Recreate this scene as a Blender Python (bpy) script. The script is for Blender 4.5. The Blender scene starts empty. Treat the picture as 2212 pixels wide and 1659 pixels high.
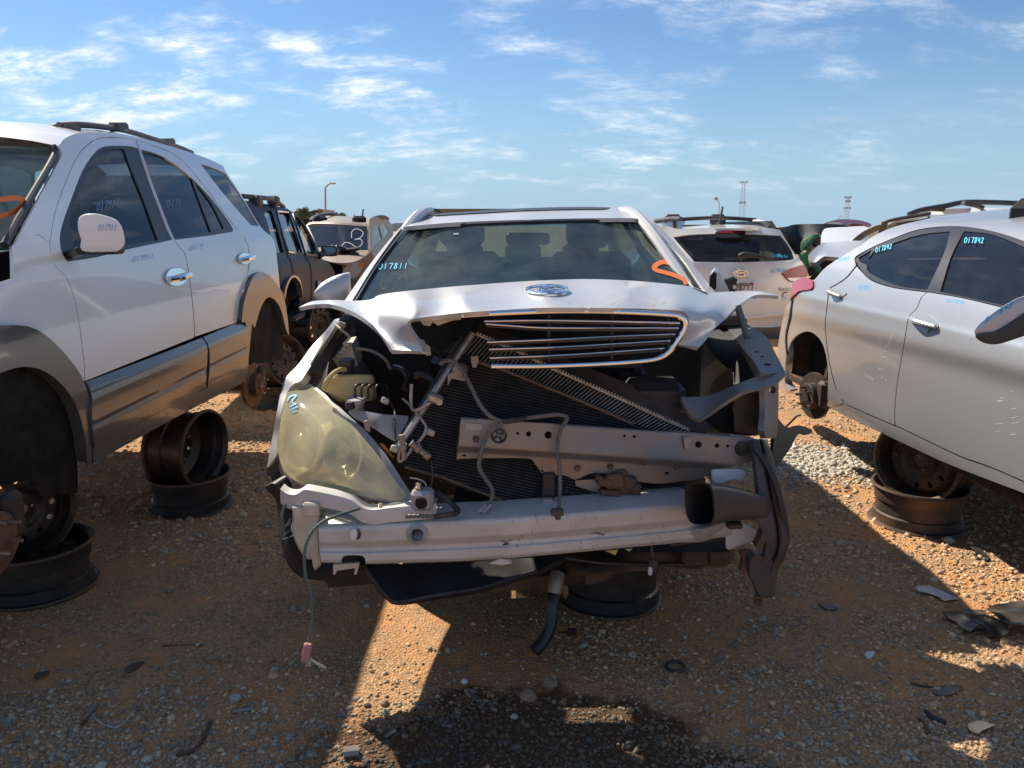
import bpy, math, random
import numpy as np
from mathutils import Vector, Matrix, Quaternion
from mathutils.geometry import delaunay_2d_cdt
random.seed(7); RNG = np.random.default_rng(7)
scene = bpy.context.scene
COL = scene.collection
R = math.radians

# ---------------------------------------------------------------- camera
F, CX, CY = 1671.0, 1106.0, 829.5          # focal length and centre in units of a 2212 x 1659 picture
PITCH, EYE = R(11.5), 1.5
cam_data = bpy.data.cameras.new("camera")
cam_data.sensor_width = 36.0
cam_data.lens = 36.0 * F / 2212.0
cam_data.clip_start, cam_data.clip_end = 0.05, 12000.0
cam = bpy.data.objects.new("camera", cam_data); COL.objects.link(cam)
cam.location = (0, 0, EYE); cam.rotation_euler = (R(90) - PITCH, 0, 0)
scene.camera = cam

# ---------------------------------------------------------------- sky and sun
SUN_DIR = Vector((0.725, -0.75, -1.0)).normalized()      # the way the light travels
SUN_EL = math.asin(-SUN_DIR.z); SUN_AZ = math.atan2(-SUN_DIR.x, -SUN_DIR.y)
world = bpy.data.worlds.new("World"); scene.world = world; world.use_nodes = True
wt = world.node_tree; wt.nodes.clear()
def wn(kind, **kw):
    n = wt.nodes.new(kind)
    for k, v in kw.items(): setattr(n, k, v)
    return n
def wl(a, b): wt.links.new(a, b)
def wmath(op, a, b=None, clamp=False):
    n = wn('ShaderNodeMath', operation=op, use_clamp=clamp)
    for i, v in enumerate((a, b)):
        if v is None: continue
        if isinstance(v, (int, float)): n.inputs[i].default_value = v
        else: wl(v, n.inputs[i])
    return n.outputs[0]
def wramp(v, lo, hi):
    n = wn('ShaderNodeMapRange', interpolation_type='SMOOTHSTEP')
    wl(v, n.inputs[0]); n.inputs[1].default_value = lo; n.inputs[2].default_value = hi
    return n.outputs[0]
def wnoise(vec, scale, detail=4, rough=.55, dist=0):
    n = wn('ShaderNodeTexNoise'); wl(vec, n.inputs['Vector'])
    n.inputs['Scale'].default_value = scale; n.inputs['Detail'].default_value = detail
    n.inputs['Roughness'].default_value = rough; n.inputs['Distortion'].default_value = dist
    return n.outputs[0]
def wmap(vec, loc=(0, 0, 0), rot=0, sc=(1, 1, 1)):
    n = wn('ShaderNodeMapping'); wl(vec, n.inputs[0])
    n.inputs['Location'].default_value = loc; n.inputs['Rotation'].default_value = (0, 0, rot); n.inputs['Scale'].default_value = sc
    return n.outputs[0]
sky = wn('ShaderNodeTexSky', sky_type='NISHITA', sun_disc=False, sun_elevation=SUN_EL, sun_rotation=SUN_AZ,
         altitude=100.0, air_density=1.0, dust_density=0.15, ozone_density=1.0)
tc = wn('ShaderNodeTexCoord'); sp = wn('ShaderNodeSeparateXYZ'); wl(tc.outputs['Generated'], sp.inputs[0])
zz = wmath('ADD', wmath('MAXIMUM', sp.outputs[2], 0.0), 0.30)
cmb = wn('ShaderNodeCombineXYZ')                        # the cloud sheet: directions projected on a flat layer
wl(wmath('DIVIDE', sp.outputs[0], zz), cmb.inputs[0]); wl(wmath('DIVIDE', sp.outputs[1], zz), cmb.inputs[1])
sheet = cmb.outputs[0]
wv = wn('ShaderNodeTexNoise'); wl(wmap(sheet, (1.0, 2.0, 0), 0, (1, 1, 1)), wv.inputs['Vector'])
wv.inputs['Scale'].default_value = 2.0; wv.inputs['Detail'].default_value = 3; wv.inputs['Roughness'].default_value = .5
bend = wn('ShaderNodeVectorMath', operation='MULTIPLY_ADD'); wl(wv.outputs['Color'], bend.inputs[0]); bend.inputs[1].default_value = (.20, .20, 0); wl(sheet, bend.inputs[2])
bent = bend.outputs[0]
streak = wnoise(wmap(bent, (1.3, 0.9, 0), R(32), (1.0, 2.0, 1)), 6.5, 12, .72, .1)
puff = wnoise(wmap(sheet, (1.1, 1.7, 0), R(10), (1.0, 1.5, 1)), 2.9, 5, .6, .2)
cover = wnoise(wmap(sheet, (0.62, 3.3, 0), R(0), (1, 1, 1)), 0.9, 2, .5, 0)
c1 = wramp(streak, .34, .80)
c2 = wramp(puff, .45, .66)
c3 = wramp(cover, .36, .62)
leftward = wramp(wmath('MULTIPLY', sp.outputs[0], -1.0), -.75, .65)
cloud = wmath('MULTIPLY', wmath('MULTIPLY', c1, c2), wmath('ADD', wmath('MULTIPLY', c3, .7), wmath('MULTIPLY', leftward, .85)))
cloud = wmath('MULTIPLY', cloud, wramp(sp.outputs[2], .0, .10), True)
cloud = wmath('MULTIPLY', cloud, 1.4, True)
tint = wn('ShaderNodeMix', data_type='RGBA', blend_type='MULTIPLY'); tint.inputs['Factor'].default_value = 1.0
wl(sky.outputs[0], tint.inputs[6]); tint.inputs[7].default_value = (.62, .79, .97, 1)
hz_ = wn('ShaderNodeMix', data_type='RGBA'); wl(wmath('POWER', wramp(sp.outputs[2], .27, -.03), 1.5), hz_.inputs['Factor'])
wl(tint.outputs[2], hz_.inputs[6]); hz_.inputs[7].default_value = (3.3, 4.9, 6.3, 1)
mixc = wn('ShaderNodeMix', data_type='RGBA'); wl(cloud, mixc.inputs['Factor'])
wl(hz_.outputs[2], mixc.inputs[6]); mixc.inputs[7].default_value = (9.2, 9.6, 10.0, 1)
bg = wn('ShaderNodeBackground'); wl(mixc.outputs[2], bg.inputs[0]); bg.inputs[1].default_value = 0.07
wl(bg.outputs[0], wn('ShaderNodeOutputWorld').inputs[0])

sun = bpy.data.lights.new("sun", 'SUN'); sun.energy = 4.2; sun.angle = R(0.55); sun.color = (1.0, .90, .75)
sun_o = bpy.data.objects.new("sun", sun); COL.objects.link(sun_o)
sun_o.rotation_euler = SUN_DIR.to_track_quat('-Z', 'Y').to_euler(); sun_o.location = (-20, 20, 25)
vs = scene.view_settings
vs.view_transform = 'Standard'; vs.look = 'None'; vs.exposure = 0.78; vs.gamma = 1.0; vs.use_curve_mapping = False
scene.cycles.max_bounces = 8; scene.cycles.transparent_max_bounces = 16
scene.cycles.caustics_reflective = False; scene.cycles.caustics_refractive = False

# ---------------------------------------------------------------- helpers: picture to place
CP, SP = math.cos(PITCH), math.sin(PITCH)
def ray(px, py):
    X, V = (px - CX) / F, (CY - py) / F
    return X, CP + V * SP, -SP + V * CP
def at(px, py, y):                                      # on the vertical plane at distance y
    a, b, c = ray(px, py); t = y / b
    return Vector((a * t, y, EYE + c * t))
def atz(px, py, z=0.0):                                 # on the level plane at height z
    a, b, c = ray(px, py); t = (z - EYE) / c
    return Vector((a * t, b * t, z))
YAW = 0.13
def wp(px, py, base):                                   # wreck: distance grows a little towards its far corner
    a, b, c = ray(px, py); t = base / (b - YAW * a)
    return Vector((a * t, b * t, EYE + c * t))
K = .54861
def zc(x0, y0, w, ow):
    k = w / ow
    return lambda x, y: ((x0 + x * k) * K, (y0 + y * k) * K)
z1 = zc(0, 400, 1200, 2212); z2 = zc(0, 1200, 1200, 1531); z3 = zc(900, 650, 700, 1659)
z4 = zc(1050, 1100, 1000, 1843); z5 = zc(1600, 1100, 1200, 2212); z6 = zc(2300, 1100, 900, 1066)
z7 = zc(2500, 650, 800, 1770); z8 = zc(3000, 750, 1032, 1712); z9 = zc(3000, 1600, 1032, 1712)
z10 = zc(1000, 1900, 1200, 2212); z11 = zc(2000, 1900, 1200, 2212); z12 = zc(0, 2300, 1400, 2212)
z13 = zc(1200, 2300, 1500, 2212); z14 = zc(2600, 2300, 1432, 2212); z15 = zc(1300, 780, 1600, 2212)
z16 = zc(900, 1200, 600, 1991); z0 = lambda x, y: (x, y)
def tr(zf, pts): return [zf(p[0], p[1]) + tuple(p[2:]) for p in pts]

# ---------------------------------------------------------------- helpers: materials
MATS = {}
def material(name, col, rough=.5, metal=0.0, col2=None, scale=8.0, coat=0.0, bump=0.0, bscale=60.0, spec=.5, lo=.42, hi=.62, detail=5, rough2=None, dust=0.0, flake=0.0):
    m = bpy.data.materials.new(name); m.use_nodes = True; MATS[name] = m
    nt = m.node_tree; b = nt.nodes['Principled BSDF']
    b.inputs['Base Color'].default_value = (*col, 1); b.inputs['Roughness'].default_value = rough
    b.inputs['Metallic'].default_value = metal; b.inputs['Coat Weight'].default_value = coat
    b.inputs['Coat Roughness'].default_value = .06; b.inputs['Specular IOR Level'].default_value = spec
    tcn = nt.nodes.new('ShaderNodeTexCoord')
    def noise(sc, det=5, rgh=.6):
        n = nt.nodes.new('ShaderNodeTexNoise'); n.inputs['Scale'].default_value = sc
        n.inputs['Detail'].default_value = det; n.inputs['Roughness'].default_value = rgh
        nt.links.new(tcn.outputs['Object'], n.inputs['Vector']); return n.outputs[0]
    def rng(v, a, bb, c=0, d=1):
        n = nt.nodes.new('ShaderNodeMapRange'); nt.links.new(v, n.inputs[0])
        for i, q in enumerate((a, bb, c, d)): n.inputs[1 + i].default_value = q
        return n.outputs[0]
    def mix(f, a, bb):
        n = nt.nodes.new('ShaderNodeMix'); n.data_type = 'RGBA'
        nt.links.new(f, n.inputs['Factor'])
        for s, v in ((6, a), (7, bb)):
            if isinstance(v, tuple): n.inputs[s].default_value = (*v, 1)
            else: nt.links.new(v, n.inputs[s])
        return n.outputs[2]
    out = None
    if col2 is not None:
        f = rng(noise(scale, detail), lo, hi); out = mix(f, tuple(col), tuple(col2))
        if rough2 is not None: nt.links.new(rng(noise(scale, detail), lo, hi, rough, rough2), b.inputs['Roughness'])
    if flake:
        f = rng(noise(900, 1), .3, .7); c = out if out is not None else tuple(col)
        out = mix(f, c, tuple(min(1, v * (1 + flake)) for v in col))
    if dust:
        f = rng(noise(3.1, 7, .68), .38, .72, 0, dust); c = out if out is not None else tuple(col)
        out = mix(f, c, (.36, .29, .22))
        nt.links.new(rng(noise(3.1, 7, .68), .38, .72, rough, min(.9, rough + dust * .7)), b.inputs['Roughness'])
    if out is not None: nt.links.new(out, b.inputs['Base Color'])
    if bump:
        bn = nt.nodes.new('ShaderNodeBump'); bn.inputs['Strength'].default_value = bump; bn.inputs['Distance'].default_value = .004
        nt.links.new(noise(bscale, 6), bn.inputs['Height']); nt.links.new(bn.outputs[0], b.inputs['Normal'])
    return m
def glass(name, tint, haze=0.0, hazecol=(.4, .42, .4), rough=.02, hscale=4.0, ior=1.5):
    m = bpy.data.materials.new(name); m.use_nodes = True; MATS[name] = m
    nt = m.node_tree; nt.nodes.clear()
    tr_ = nt.nodes.new('ShaderNodeBsdfTransparent'); tr_.inputs[0].default_value = (*tint, 1)
    gl = nt.nodes.new('ShaderNodeBsdfGlossy'); gl.inputs['Roughness'].default_value = rough
    fr = nt.nodes.new('ShaderNodeFresnel'); fr.inputs[0].default_value = ior
    geo = nt.nodes.new('ShaderNodeNewGeometry'); mb = nt.nodes.new('ShaderNodeMath'); mb.operation = 'MULTIPLY'
    inv = nt.nodes.new('ShaderNodeMath'); inv.operation = 'SUBTRACT'; inv.inputs[0].default_value = 1.0
    nt.links.new(geo.outputs['Backfacing'], inv.inputs[1]); nt.links.new(fr.outputs[0], mb.inputs[0]); nt.links.new(inv.outputs[0], mb.inputs[1])
    mx = nt.nodes.new('ShaderNodeMixShader'); nt.links.new(mb.outputs[0], mx.inputs[0])
    a = tr_.outputs[0]
    if haze:
        df = nt.nodes.new('ShaderNodeBsdfDiffuse'); df.inputs[0].default_value = (*hazecol, 1)
        tl = nt.nodes.new('ShaderNodeBsdfTranslucent'); tl.inputs[0].default_value = (*hazecol, 1)
        ad = nt.nodes.new('ShaderNodeMixShader'); ad.inputs[0].default_value = .35 if haze < .5 else .2
        nt.links.new(df.outputs[0], ad.inputs[1]); nt.links.new(tl.outputs[0], ad.inputs[2])
        tcn = nt.nodes.new('ShaderNodeTexCoord'); n = nt.nodes.new('ShaderNodeTexNoise')
        n.inputs['Scale'].default_value = hscale; n.inputs['Detail'].default_value = 8; n.inputs['Roughness'].default_value = .65
        nt.links.new(tcn.outputs['Object'], n.inputs['Vector'])
        mr = nt.nodes.new('ShaderNodeMapRange'); nt.links.new(n.outputs[0], mr.inputs[0])
        for i, q in enumerate((.35, .68, haze * .5, min(.93, haze * 1.4))): mr.inputs[1 + i].default_value = q
        m2 = nt.nodes.new('ShaderNodeMixShader'); nt.links.new(mr.outputs[0], m2.inputs[0])
        nt.links.new(tr_.outputs[0], m2.inputs[1]); nt.links.new(ad.outputs[0], m2.inputs[2]); a = m2.outputs[0]
    nt.links.new(a, mx.inputs[1]); nt.links.new(gl.outputs[0], mx.inputs[2])
    o = nt.nodes.new('ShaderNodeOutputMaterial'); nt.links.new(mx.outputs[0], o.inputs[0])
    return m
M = MATS
material('silver_paint', (.39, .41, .44), .38, .50, coat=.5, flake=.12, dust=.04)
material('pearl_paint', (.50, .50, .51), .42, .35, coat=.35, flake=.10, dust=.14, bump=.05, bscale=18)
material('pearl_dirty', (.58, .575, .575), .48, .2, coat=.15, col2=(.44, .41, .37), scale=5, lo=.45, hi=.75, dust=.18)
material('white_paint', (.87, .87, .86), .28, 0, coat=.8, dust=.07)
material('cream_paint', (.80, .77, .70), .30, 0, coat=.7, dust=.12)
material('navy_paint', (.009, .011, .028), .42, 0, coat=0, spec=.08)
material('tan_paint', (.27, .205, .15), .5, .1, coat=.2, dust=.25)
material('maroon_paint', (.07, .005, .011), .45, 0, coat=.1, spec=.2)
material('black_paint', (.014, .014, .016), .5, 0, spec=.2)
material('well_black', (.012, .012, .012), .9, 0, col2=(.03, .027, .024), scale=6, spec=.2)
material('grey_cladding', (.085, .088, .095), .20, .0, coat=.7, dust=.06)
material('dark_gap', (.012, .012, .013), .9)
material('chrome', (.82, .83, .85), .07, 1.0, dust=.05)
material('black_plastic', (.024, .024, .026), .48, 0, col2=(.06, .052, .045), scale=9, lo=.45, hi=.75)
material('dusty_plastic', (.05, .05, .054), .5, 0, col2=(.10, .085, .07), scale=5, lo=.46, hi=.78)
material('trim_black', (.028, .03, .033), .38)
material('rubber', (.03, .03, .03), .75, 0, col2=(.08, .07, .06), scale=11)
material('worn_steel', (.23, .23, .24), .46, .5, col2=(.31, .245, .18), scale=6, lo=.40, hi=.64, bump=.15)
material('primer_grey', (.36, .355, .36), .5, .25, col2=(.26, .235, .21), scale=7, lo=.45, hi=.7)
material('dirt_metal', (.095, .062, .042), .75, .2, col2=(.17, .105, .06), scale=9, bump=.5, bscale=90)
material('fin_metal', (.12, .115, .11), .5, .5, col2=(.07, .06, .05), scale=30)
material('light_fin', (.46, .42, .38), .5, .4, col2=(.30, .25, .2), scale=25)
material('brown_plate', (.14, .095, .07), .6, .2, col2=(.09, .06, .045), scale=10)
material('aluminium', (.42, .39, .36), .42, .8, col2=(.28, .22, .17), scale=14)
material('rim_black', (.022, .022, .023), .42, .2, col2=(.075, .05, .035), scale=6, lo=.46, hi=.7, bump=.2)
material('rim_rusty', (.045, .038, .034), .55, .3, col2=(.16, .085, .045), scale=5, lo=.42, hi=.66, bump=.3)
material('rim_lip', (.085, .055, .036), .7, .2, col2=(.16, .095, .055), scale=9, lo=.5, hi=.75, bump=.3)
material('rim_edge_rust', (.20, .105, .055), .8, .1, col2=(.10, .06, .04), scale=12, bump=.4)
material('brake_rust', (.24, .13, .08), .7, .5, col2=(.13, .075, .05), scale=18, bump=.3)
material('hub_dark', (.05, .042, .036), .7, .3, col2=(.10, .06, .04), scale=14)
material('yellow_tank', (.62, .50, .22), .38, 0, col2=(.55, .42, .17), scale=8)
material('beige_plastic', (.60, .54, .46), .5, 0, col2=(.48, .42, .34), scale=9, dust=.2)
material('foam', (.74, .74, .75), .8, 0, bump=.3, bscale=200)
material('cloth', (.035, .036, .040), .9, 0, bump=.3, bscale=300)
material('cloth_grey', (.10, .10, .105), .9, 0, bump=.3, bscale=300)
material('dash', (.05, .05, .052), .7)
material('red_lens', (.26, .006, .014), .2, 0, coat=.4)
material('pink_red_lens', (.40, .03, .05), .3, 0, coat=.5, dust=.12)
material('clear_lens', (.62, .60, .56), .15, .4, coat=1.0)
material('amber', (.55, .22, .02), .3, 0, coat=.6)
material('ink_blue', (.05, .42, .78), .6)
material('ink_pale', (.25, .40, .72), .6)
material('ink_cyan', (.10, .60, .85), .6)
material('spray_orange', (.85, .20, .05), .6)
material('chalk_white', (.50, .50, .50), .7)
material('loom_grey', (.11, .11, .105), .5, 0, col2=(.17, .15, .13), scale=8)
material('plate_white', (.72, .73, .75), .5)
material('plate_ink', (.02, .02, .04), .6)
material('paper', (.78, .72, .74), .8, 0, col2=(.66, .52, .54), scale=30)
material('black_sheet', (.035, .033, .032), .42, 0, col2=(.16, .10, .05), scale=7, lo=.45, hi=.7, bump=.4, bscale=30)
material('pink_plug', (.50, .24, .22), .55, 0)
material('tape_green', (.10, .14, .13), .55)
material('stud_steel', (.62, .62, .62), .3, .9)
material('reflector', (.80, .77, .68), .25, .55)
material('hose_black', (.018, .018, .019), .33)
material('hood_liner', (.045, .042, .04), .9, 0, col2=(.025, .024, .024), scale=5)
material('wood_pole', (.35, .34, .33), .6)
material('steel_far', (.26, .31, .36), .6)
material('sign_back', (.16, .10, .08), .7)
material('sign_face', (.40, .32, .26), .7)
glass('windscreen', (.28, .45, .44), haze=.19, hazecol=(.28, .38, .36), hscale=5)
glass('window_dark', (.10, .115, .13), haze=.06, hazecol=(.3, .3, .3))
glass('window_clear', (.42, .48, .50), haze=.06, hazecol=(.35, .35, .33))
glass('lens_yellow', (.97, .92, .66), haze=.50, hazecol=(.99, .90, .58), rough=.05, hscale=2.2)

# ---------------------------------------------------------------- helpers: shapes
def crom(pts, n, closed=False):
    P = [np.array(p, float) for p in pts]; out = []
    m = len(P); segs = m if closed else m - 1
    for i in range(segs):
        if closed: a, b, c, d = P[i - 1], P[i], P[(i + 1) % m], P[(i + 2) % m]
        else:
            b, c = P[i], P[i + 1]
            a = P[i - 1] if i > 0 else 2 * b - c
            d = P[i + 2] if i + 2 < m else 2 * c - b
        for k in range(n):
            t = k / n
            out.append(.5 * (2 * b + (c - a) * t + (2 * a - 5 * b + 4 * c - d) * t * t + (3 * b - a - 3 * c + d) * t ** 3))
    if not closed: out.append(P[-1])
    return out
def loop2(pts, n=4):
    """closed outline; points with a third value of 1 are corners, the rest are rounded through"""
    cor = [i for i, p in enumerate(pts) if len(p) > 2 and p[2] == 1]
    q = [p[:2] for p in pts]
    if not cor: return [tuple(v) for v in crom(q, n, True)]
    out = []
    for j, i in enumerate(cor):
        e = cor[(j + 1) % len(cor)]
        if e <= i: e += len(q)
        sec = [q[k % len(q)] for k in range(i, e + 1)]
        c = crom(sec, n) if len(sec) > 2 else [np.array(v, float) for v in sec]
        out += [tuple(v) for v in c[:-1]]
    return out
def poly(*pts): return [(p[0], p[1], 1) for p in pts]
def pin(x, y, lp):
    lp = np.asarray(lp); xa, ya = lp[:, 0], lp[:, 1]; xb, yb = np.roll(xa, -1), np.roll(ya, -1)
    x = np.asarray(x)[:, None]; y = np.asarray(y)[:, None]
    c = ((ya > y) != (yb > y)) & (x < (xb - xa) * (y - ya) / np.where(yb == ya, 1e-9, yb - ya) + xa)
    return (c.sum(1) % 2) == 1
def segdist(x, y, lp):
    lp = np.asarray(lp); a = lp; b = np.roll(lp, -1, 0); d = b - a
    L = (d ** 2).sum(1) + 1e-12; p = np.stack([x, y], 1)[:, None, :]
    t = np.clip(((p - a) * d).sum(2) / L, 0, 1); q = a + t[..., None] * d
    return np.sqrt(((p - q) ** 2).sum(2)).min(1)
def rbf(ctrl):
    c = np.array(ctrl, float); p = c[:, :2]; n = len(p)
    s = np.ptp(p, 0).max() or 1; q = p / s
    def ph(r): return np.where(r > 1e-9, r * r * np.log(np.maximum(r, 1e-9)), 0)
    A = np.zeros((n + 3, n + 3)); A[:n, :n] = ph(np.linalg.norm(q[:, None] - q[None], axis=2)) + np.eye(n) * 1e-5
    A[:n, n] = A[n, :n] = 1; A[:n, n + 1:] = q; A[n + 1:, :n] = q.T
    w = np.linalg.lstsq(A, np.concatenate([c[:, 2], np.zeros(3)]), rcond=None)[0]
    def f(x, y):
        v = np.array([x / s, y / s]); r = np.linalg.norm(q - v, axis=1)
        return float(ph(r) @ w[:n] + w[n] + w[n + 1:] @ v)
    return f
def mesh_obj(name, verts, faces, mat, parent=None, smooth=True, normals=None, sharp=None):
    me = bpy.data.meshes.new(name); me.from_pydata([tuple(v) for v in verts], [], faces); 
    if smooth: me.polygons.foreach_set('use_smooth', [True] * len(me.polygons))
    me.materials.append(M[mat] if isinstance(mat, str) else mat); me.update()
    if normals is not None: me.normals_split_custom_set_from_vertices([tuple(v) for v in normals])
    elif smooth and sharp: me.set_sharp_from_angle(angle=R(sharp))
    o = bpy.data.objects.new(name, me); COL.objects.link(o)
    if parent is not None:
        o.parent = parent; o.matrix_parent_inverse = PINV.get(parent.name, Matrix.Identity(4))
        PINV[o.name] = Matrix.Identity(4)
    return o
PINV = {}
def thing(name, label, cat, loc, group=None):
    o = bpy.data.objects.new(name, None); COL.objects.link(o); o.location = loc
    o.empty_display_size = .2
    PINV[o.name] = Matrix.Translation(-Vector(loc)); tag(o, label, cat, group); return o
def tag(o, label, cat, group=None):
    o['label'] = label; o['category'] = cat
    if group: o['group'] = group
    return o
def panel(name, outline, S, mat, parent=None, holes=(), h=8.0, th=.012, out=None, n=4, solid=False, hn=3, eps=.35):
    lp = loop2(outline, n); hl = [loop2(q, hn) for q in holes]
    V = [tuple(p) for p in lp]; E = [(i, (i + 1) % len(lp)) for i in range(len(lp))]
    for q in hl:
        b = len(V); V += [tuple(p) for p in q]; E += [(b + i, b + (i + 1) % len(q)) for i in range(len(q))]
    a = np.array(lp); mn, mx = a.min(0), a.max(0)
    gx = np.arange(mn[0] + h * .5, mx[0], h); gy = np.arange(mn[1] + h * .5, mx[1], h)
    if len(gx) and len(gy):
        X, Y = [v.ravel() for v in np.meshgrid(gx, gy)]; X = X + (np.round((Y - mn[1]) / h) % 2) * h * .5
        k = pin(X, Y, lp) & (segdist(X, Y, lp) > h * .4)
        for q in hl: k &= ~pin(X, Y, q) & (segdist(X, Y, q) > h * .4)
        V += list(zip(X[k], Y[k]))
    co, ed, fa, _, _, _ = delaunay_2d_cdt([Vector((float(v[0]), float(v[1]))) for v in V], E, [], 0, 1e-6)
    c2 = np.array([(v.x, v.y) for v in co]); fa = [tuple(f) for f in fa]
    cen = np.array([c2[list(f)].mean(0) for f in fa])
    k = pin(cen[:, 0], cen[:, 1], lp)
    for q in hl: k &= ~pin(cen[:, 0], cen[:, 1], q)
    fa = [f for f, g in zip(fa, k) if g]
    P3, N3 = [], []
    camv = Vector((0, 0, EYE))
    for u, v in c2:
        p = S(u, v); du = S(u + eps, v) - S(u - eps, v); dv = S(u, v + eps) - S(u, v - eps)
        nn = du.cross(dv); nn = nn.normalized() if nn.length > 1e-12 else Vector((0, -1, 0))
        o = out if out is not None else camv - p
        if nn.dot(o) < 0: nn = -nn
        P3.append(p); N3.append(nn)
    F2 = []
    for f in fa:
        nn = (P3[f[1]] - P3[f[0]]).cross(P3[f[2]] - P3[f[0]])
        F2.append(f if nn.dot(N3[f[0]]) >= 0 else f[::-1])
    cnt = {}
    for f in F2:
        for i in range(3): cnt[(f[i], f[(i + 1) % 3])] = 1
    bnd = [e for e in cnt if (e[1], e[0]) not in cnt]
    nv = len(P3); idx = {}
    verts, nrm, faces = list(P3), [tuple(v) for v in N3], list(F2)
    if th:
        for a_, b_ in bnd:
            for q in (a_, b_):
                if q not in idx:
                    idx[q] = len(verts); verts += [P3[q], P3[q] - N3[q] * th]; nrm += [(0, 0, 0), (0, 0, 0)]
        for a_, b_ in bnd: faces.append((idx[a_], idx[a_] + 1, idx[b_] + 1, idx[b_]))
        if solid:
            b0 = len(verts); verts += [p - q * th for p, q in zip(P3, N3)]; nrm += [tuple(-q) for q in N3]
            faces += [tuple(b0 + i for i in f[::-1]) for f in F2]
    return mesh_obj(name, verts, faces, mat, parent, True, nrm)
class MB:
    def __init__(s): s.v, s.f = [], []
    def add(s, v, f):
        b = len(s.v); s.v += [Vector(p) for p in v]; s.f += [tuple(b + i for i in q) for q in f]; return s
    def grid(s, rows, cu=False, cv=False, flip=False):
        nr, nc = len(rows), len(rows[0]); f = []
        for i in range(nr if cv else nr - 1):
            for j in range(nc if cu else nc - 1):
                a, b = i * nc + j, i * nc + (j + 1) % nc; c, d = ((i + 1) % nr) * nc + (j + 1) % nc, ((i + 1) % nr) * nc + j
                f.append((a, d, c, b) if flip else (a, b, c, d))
        return s.add([p for r in rows for p in r], f)
    def tube(s, path, r, seg=8, cap=True, n=0, flat=None, up=None):
        P = [Vector(p) for p in (crom(path, n) if n else path)]
        rs = r if isinstance(r, (list, tuple)) else [r]
        if len(rs) > 1: rs = list(np.interp(np.linspace(0, 1, len(P)), np.linspace(0, 1, len(rs)), rs))
        else: rs = [rs[0]] * len(P)
        rows, nrm = [], None
        for i, p in enumerate(P):
            t = (P[min(i + 1, len(P) - 1)] - P[max(i - 1, 0)]).normalized()
            if nrm is None:
                nrm = Vector(up) if up is not None else (Vector((0, 0, 1)) if abs(t.z) < .9 else Vector((1, 0, 0)))
            nrm = (nrm - t * nrm.dot(t)).normalized(); bi = t.cross(nrm); k = flat or 1
            rows.append([p + (nrm * math.cos(2 * math.pi * j / seg) * k + bi * math.sin(2 * math.pi * j / seg)) * rs[i] for j in range(seg)])
        b = len(s.v); s.grid(rows, cu=True)
        if cap: s.f.append(tuple(b + j for j in range(seg))[::-1]); s.f.append(tuple(b + (len(rows) - 1) * seg + j for j in range(seg)))
        return s
    def hose(s, path, r, pitch=.006, seg=9, n=12, depth=.82):
        P = [Vector(p) for p in crom(path, n)]; L = [0]
        for a, b in zip(P, P[1:]): L.append(L[-1] + (b - a).length)
        m = max(4, int(L[-1] / pitch) * 2); q = np.linspace(0, L[-1], m)
        pa = np.stack([np.interp(q, L, [p[i] for p in P]) for i in range(3)], 1)
        rr = [r if (i // 2) % 2 == 0 else r * depth for i in range(m)]
        b = len(s.v); s.tube([tuple(v) for v in pa], rr, seg); return s
    def lathe(s, prof, c=(0, 0, 0), axis=(0, 0, 1), seg=24, ref=None):
        ax = Vector(axis).normalized(); rf = Vector(ref) if ref is not None else (Vector((1, 0, 0)) if abs(ax.x) < .9 else Vector((0, 1, 0)))
        u = (rf - ax * rf.dot(ax)).normalized(); w = ax.cross(u); c = Vector(c)
        return s.grid([[c + ax * h + (u * math.cos(2 * math.pi * j / seg) + w * math.sin(2 * math.pi * j / seg)) * r for j in range(seg)] for r, h in prof], cu=True)
    def box(s, c, size, b=.004, rot=None):
        """box with chamfered edges"""
        c = Vector(c); hx, hy, hz = [v / 2 for v in size]; b = min(b, hx * .9, hy * .9, hz * .9); vs_ = []; idx = {}
        for sx in (-1, 1):
            for sy in (-1, 1):
                for sz in (-1, 1):
                    for k in range(3):
                        p = [sx * (hx - (b if k != 0 else 0)), sy * (hy - (b if k != 1 else 0)), sz * (hz - (b if k != 2 else 0))]
                        idx[(sx, sy, sz, k)] = len(vs_); vs_.append(Vector(p))
        f = []
        for k in range(3):
            o = [i for i in range(3) if i != k]
            for sg in (-1, 1):
                q = []
                for a_, b_ in ((-1, -1), (1, -1), (1, 1), (-1, 1)):
                    t = [0, 0, 0]; t[k] = sg; t[o[0]] = a_; t[o[1]] = b_; q.append(idx[(*t, k)])
                f.append(q)
        for k in range(3):
            o = [i for i in range(3) if i != k]
            for a_ in (-1, 1):
                for b_ in (-1, 1):
                    e = []
                    for sg in (-1, 1):
                        t = [0, 0, 0]; t[k] = sg; t[o[0]] = a_; t[o[1]] = b_; e.append(tuple(t))
                    f.append([idx[(*e[0], o[0])], idx[(*e[1], o[0])], idx[(*e[1], o[1])], idx[(*e[0], o[1])]])
        for sx in (-1, 1):
            for sy in (-1, 1):
                for sz in (-1, 1): f.append([idx[(sx, sy, sz, k)] for k in range(3)])
        out = []
        for q in f:
            ct = sum((vs_[i] for i in q), Vector()) / len(q); nn = (vs_[q[1]] - vs_[q[0]]).cross(vs_[q[2]] - vs_[q[0]])
            out.append(tuple(q) if nn.dot(ct) > 0 else tuple(q[::-1]))
        m = rot if rot is not None else Matrix.Identity(3)
        return s.add([c + m @ v for v in vs_], out)
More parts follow.
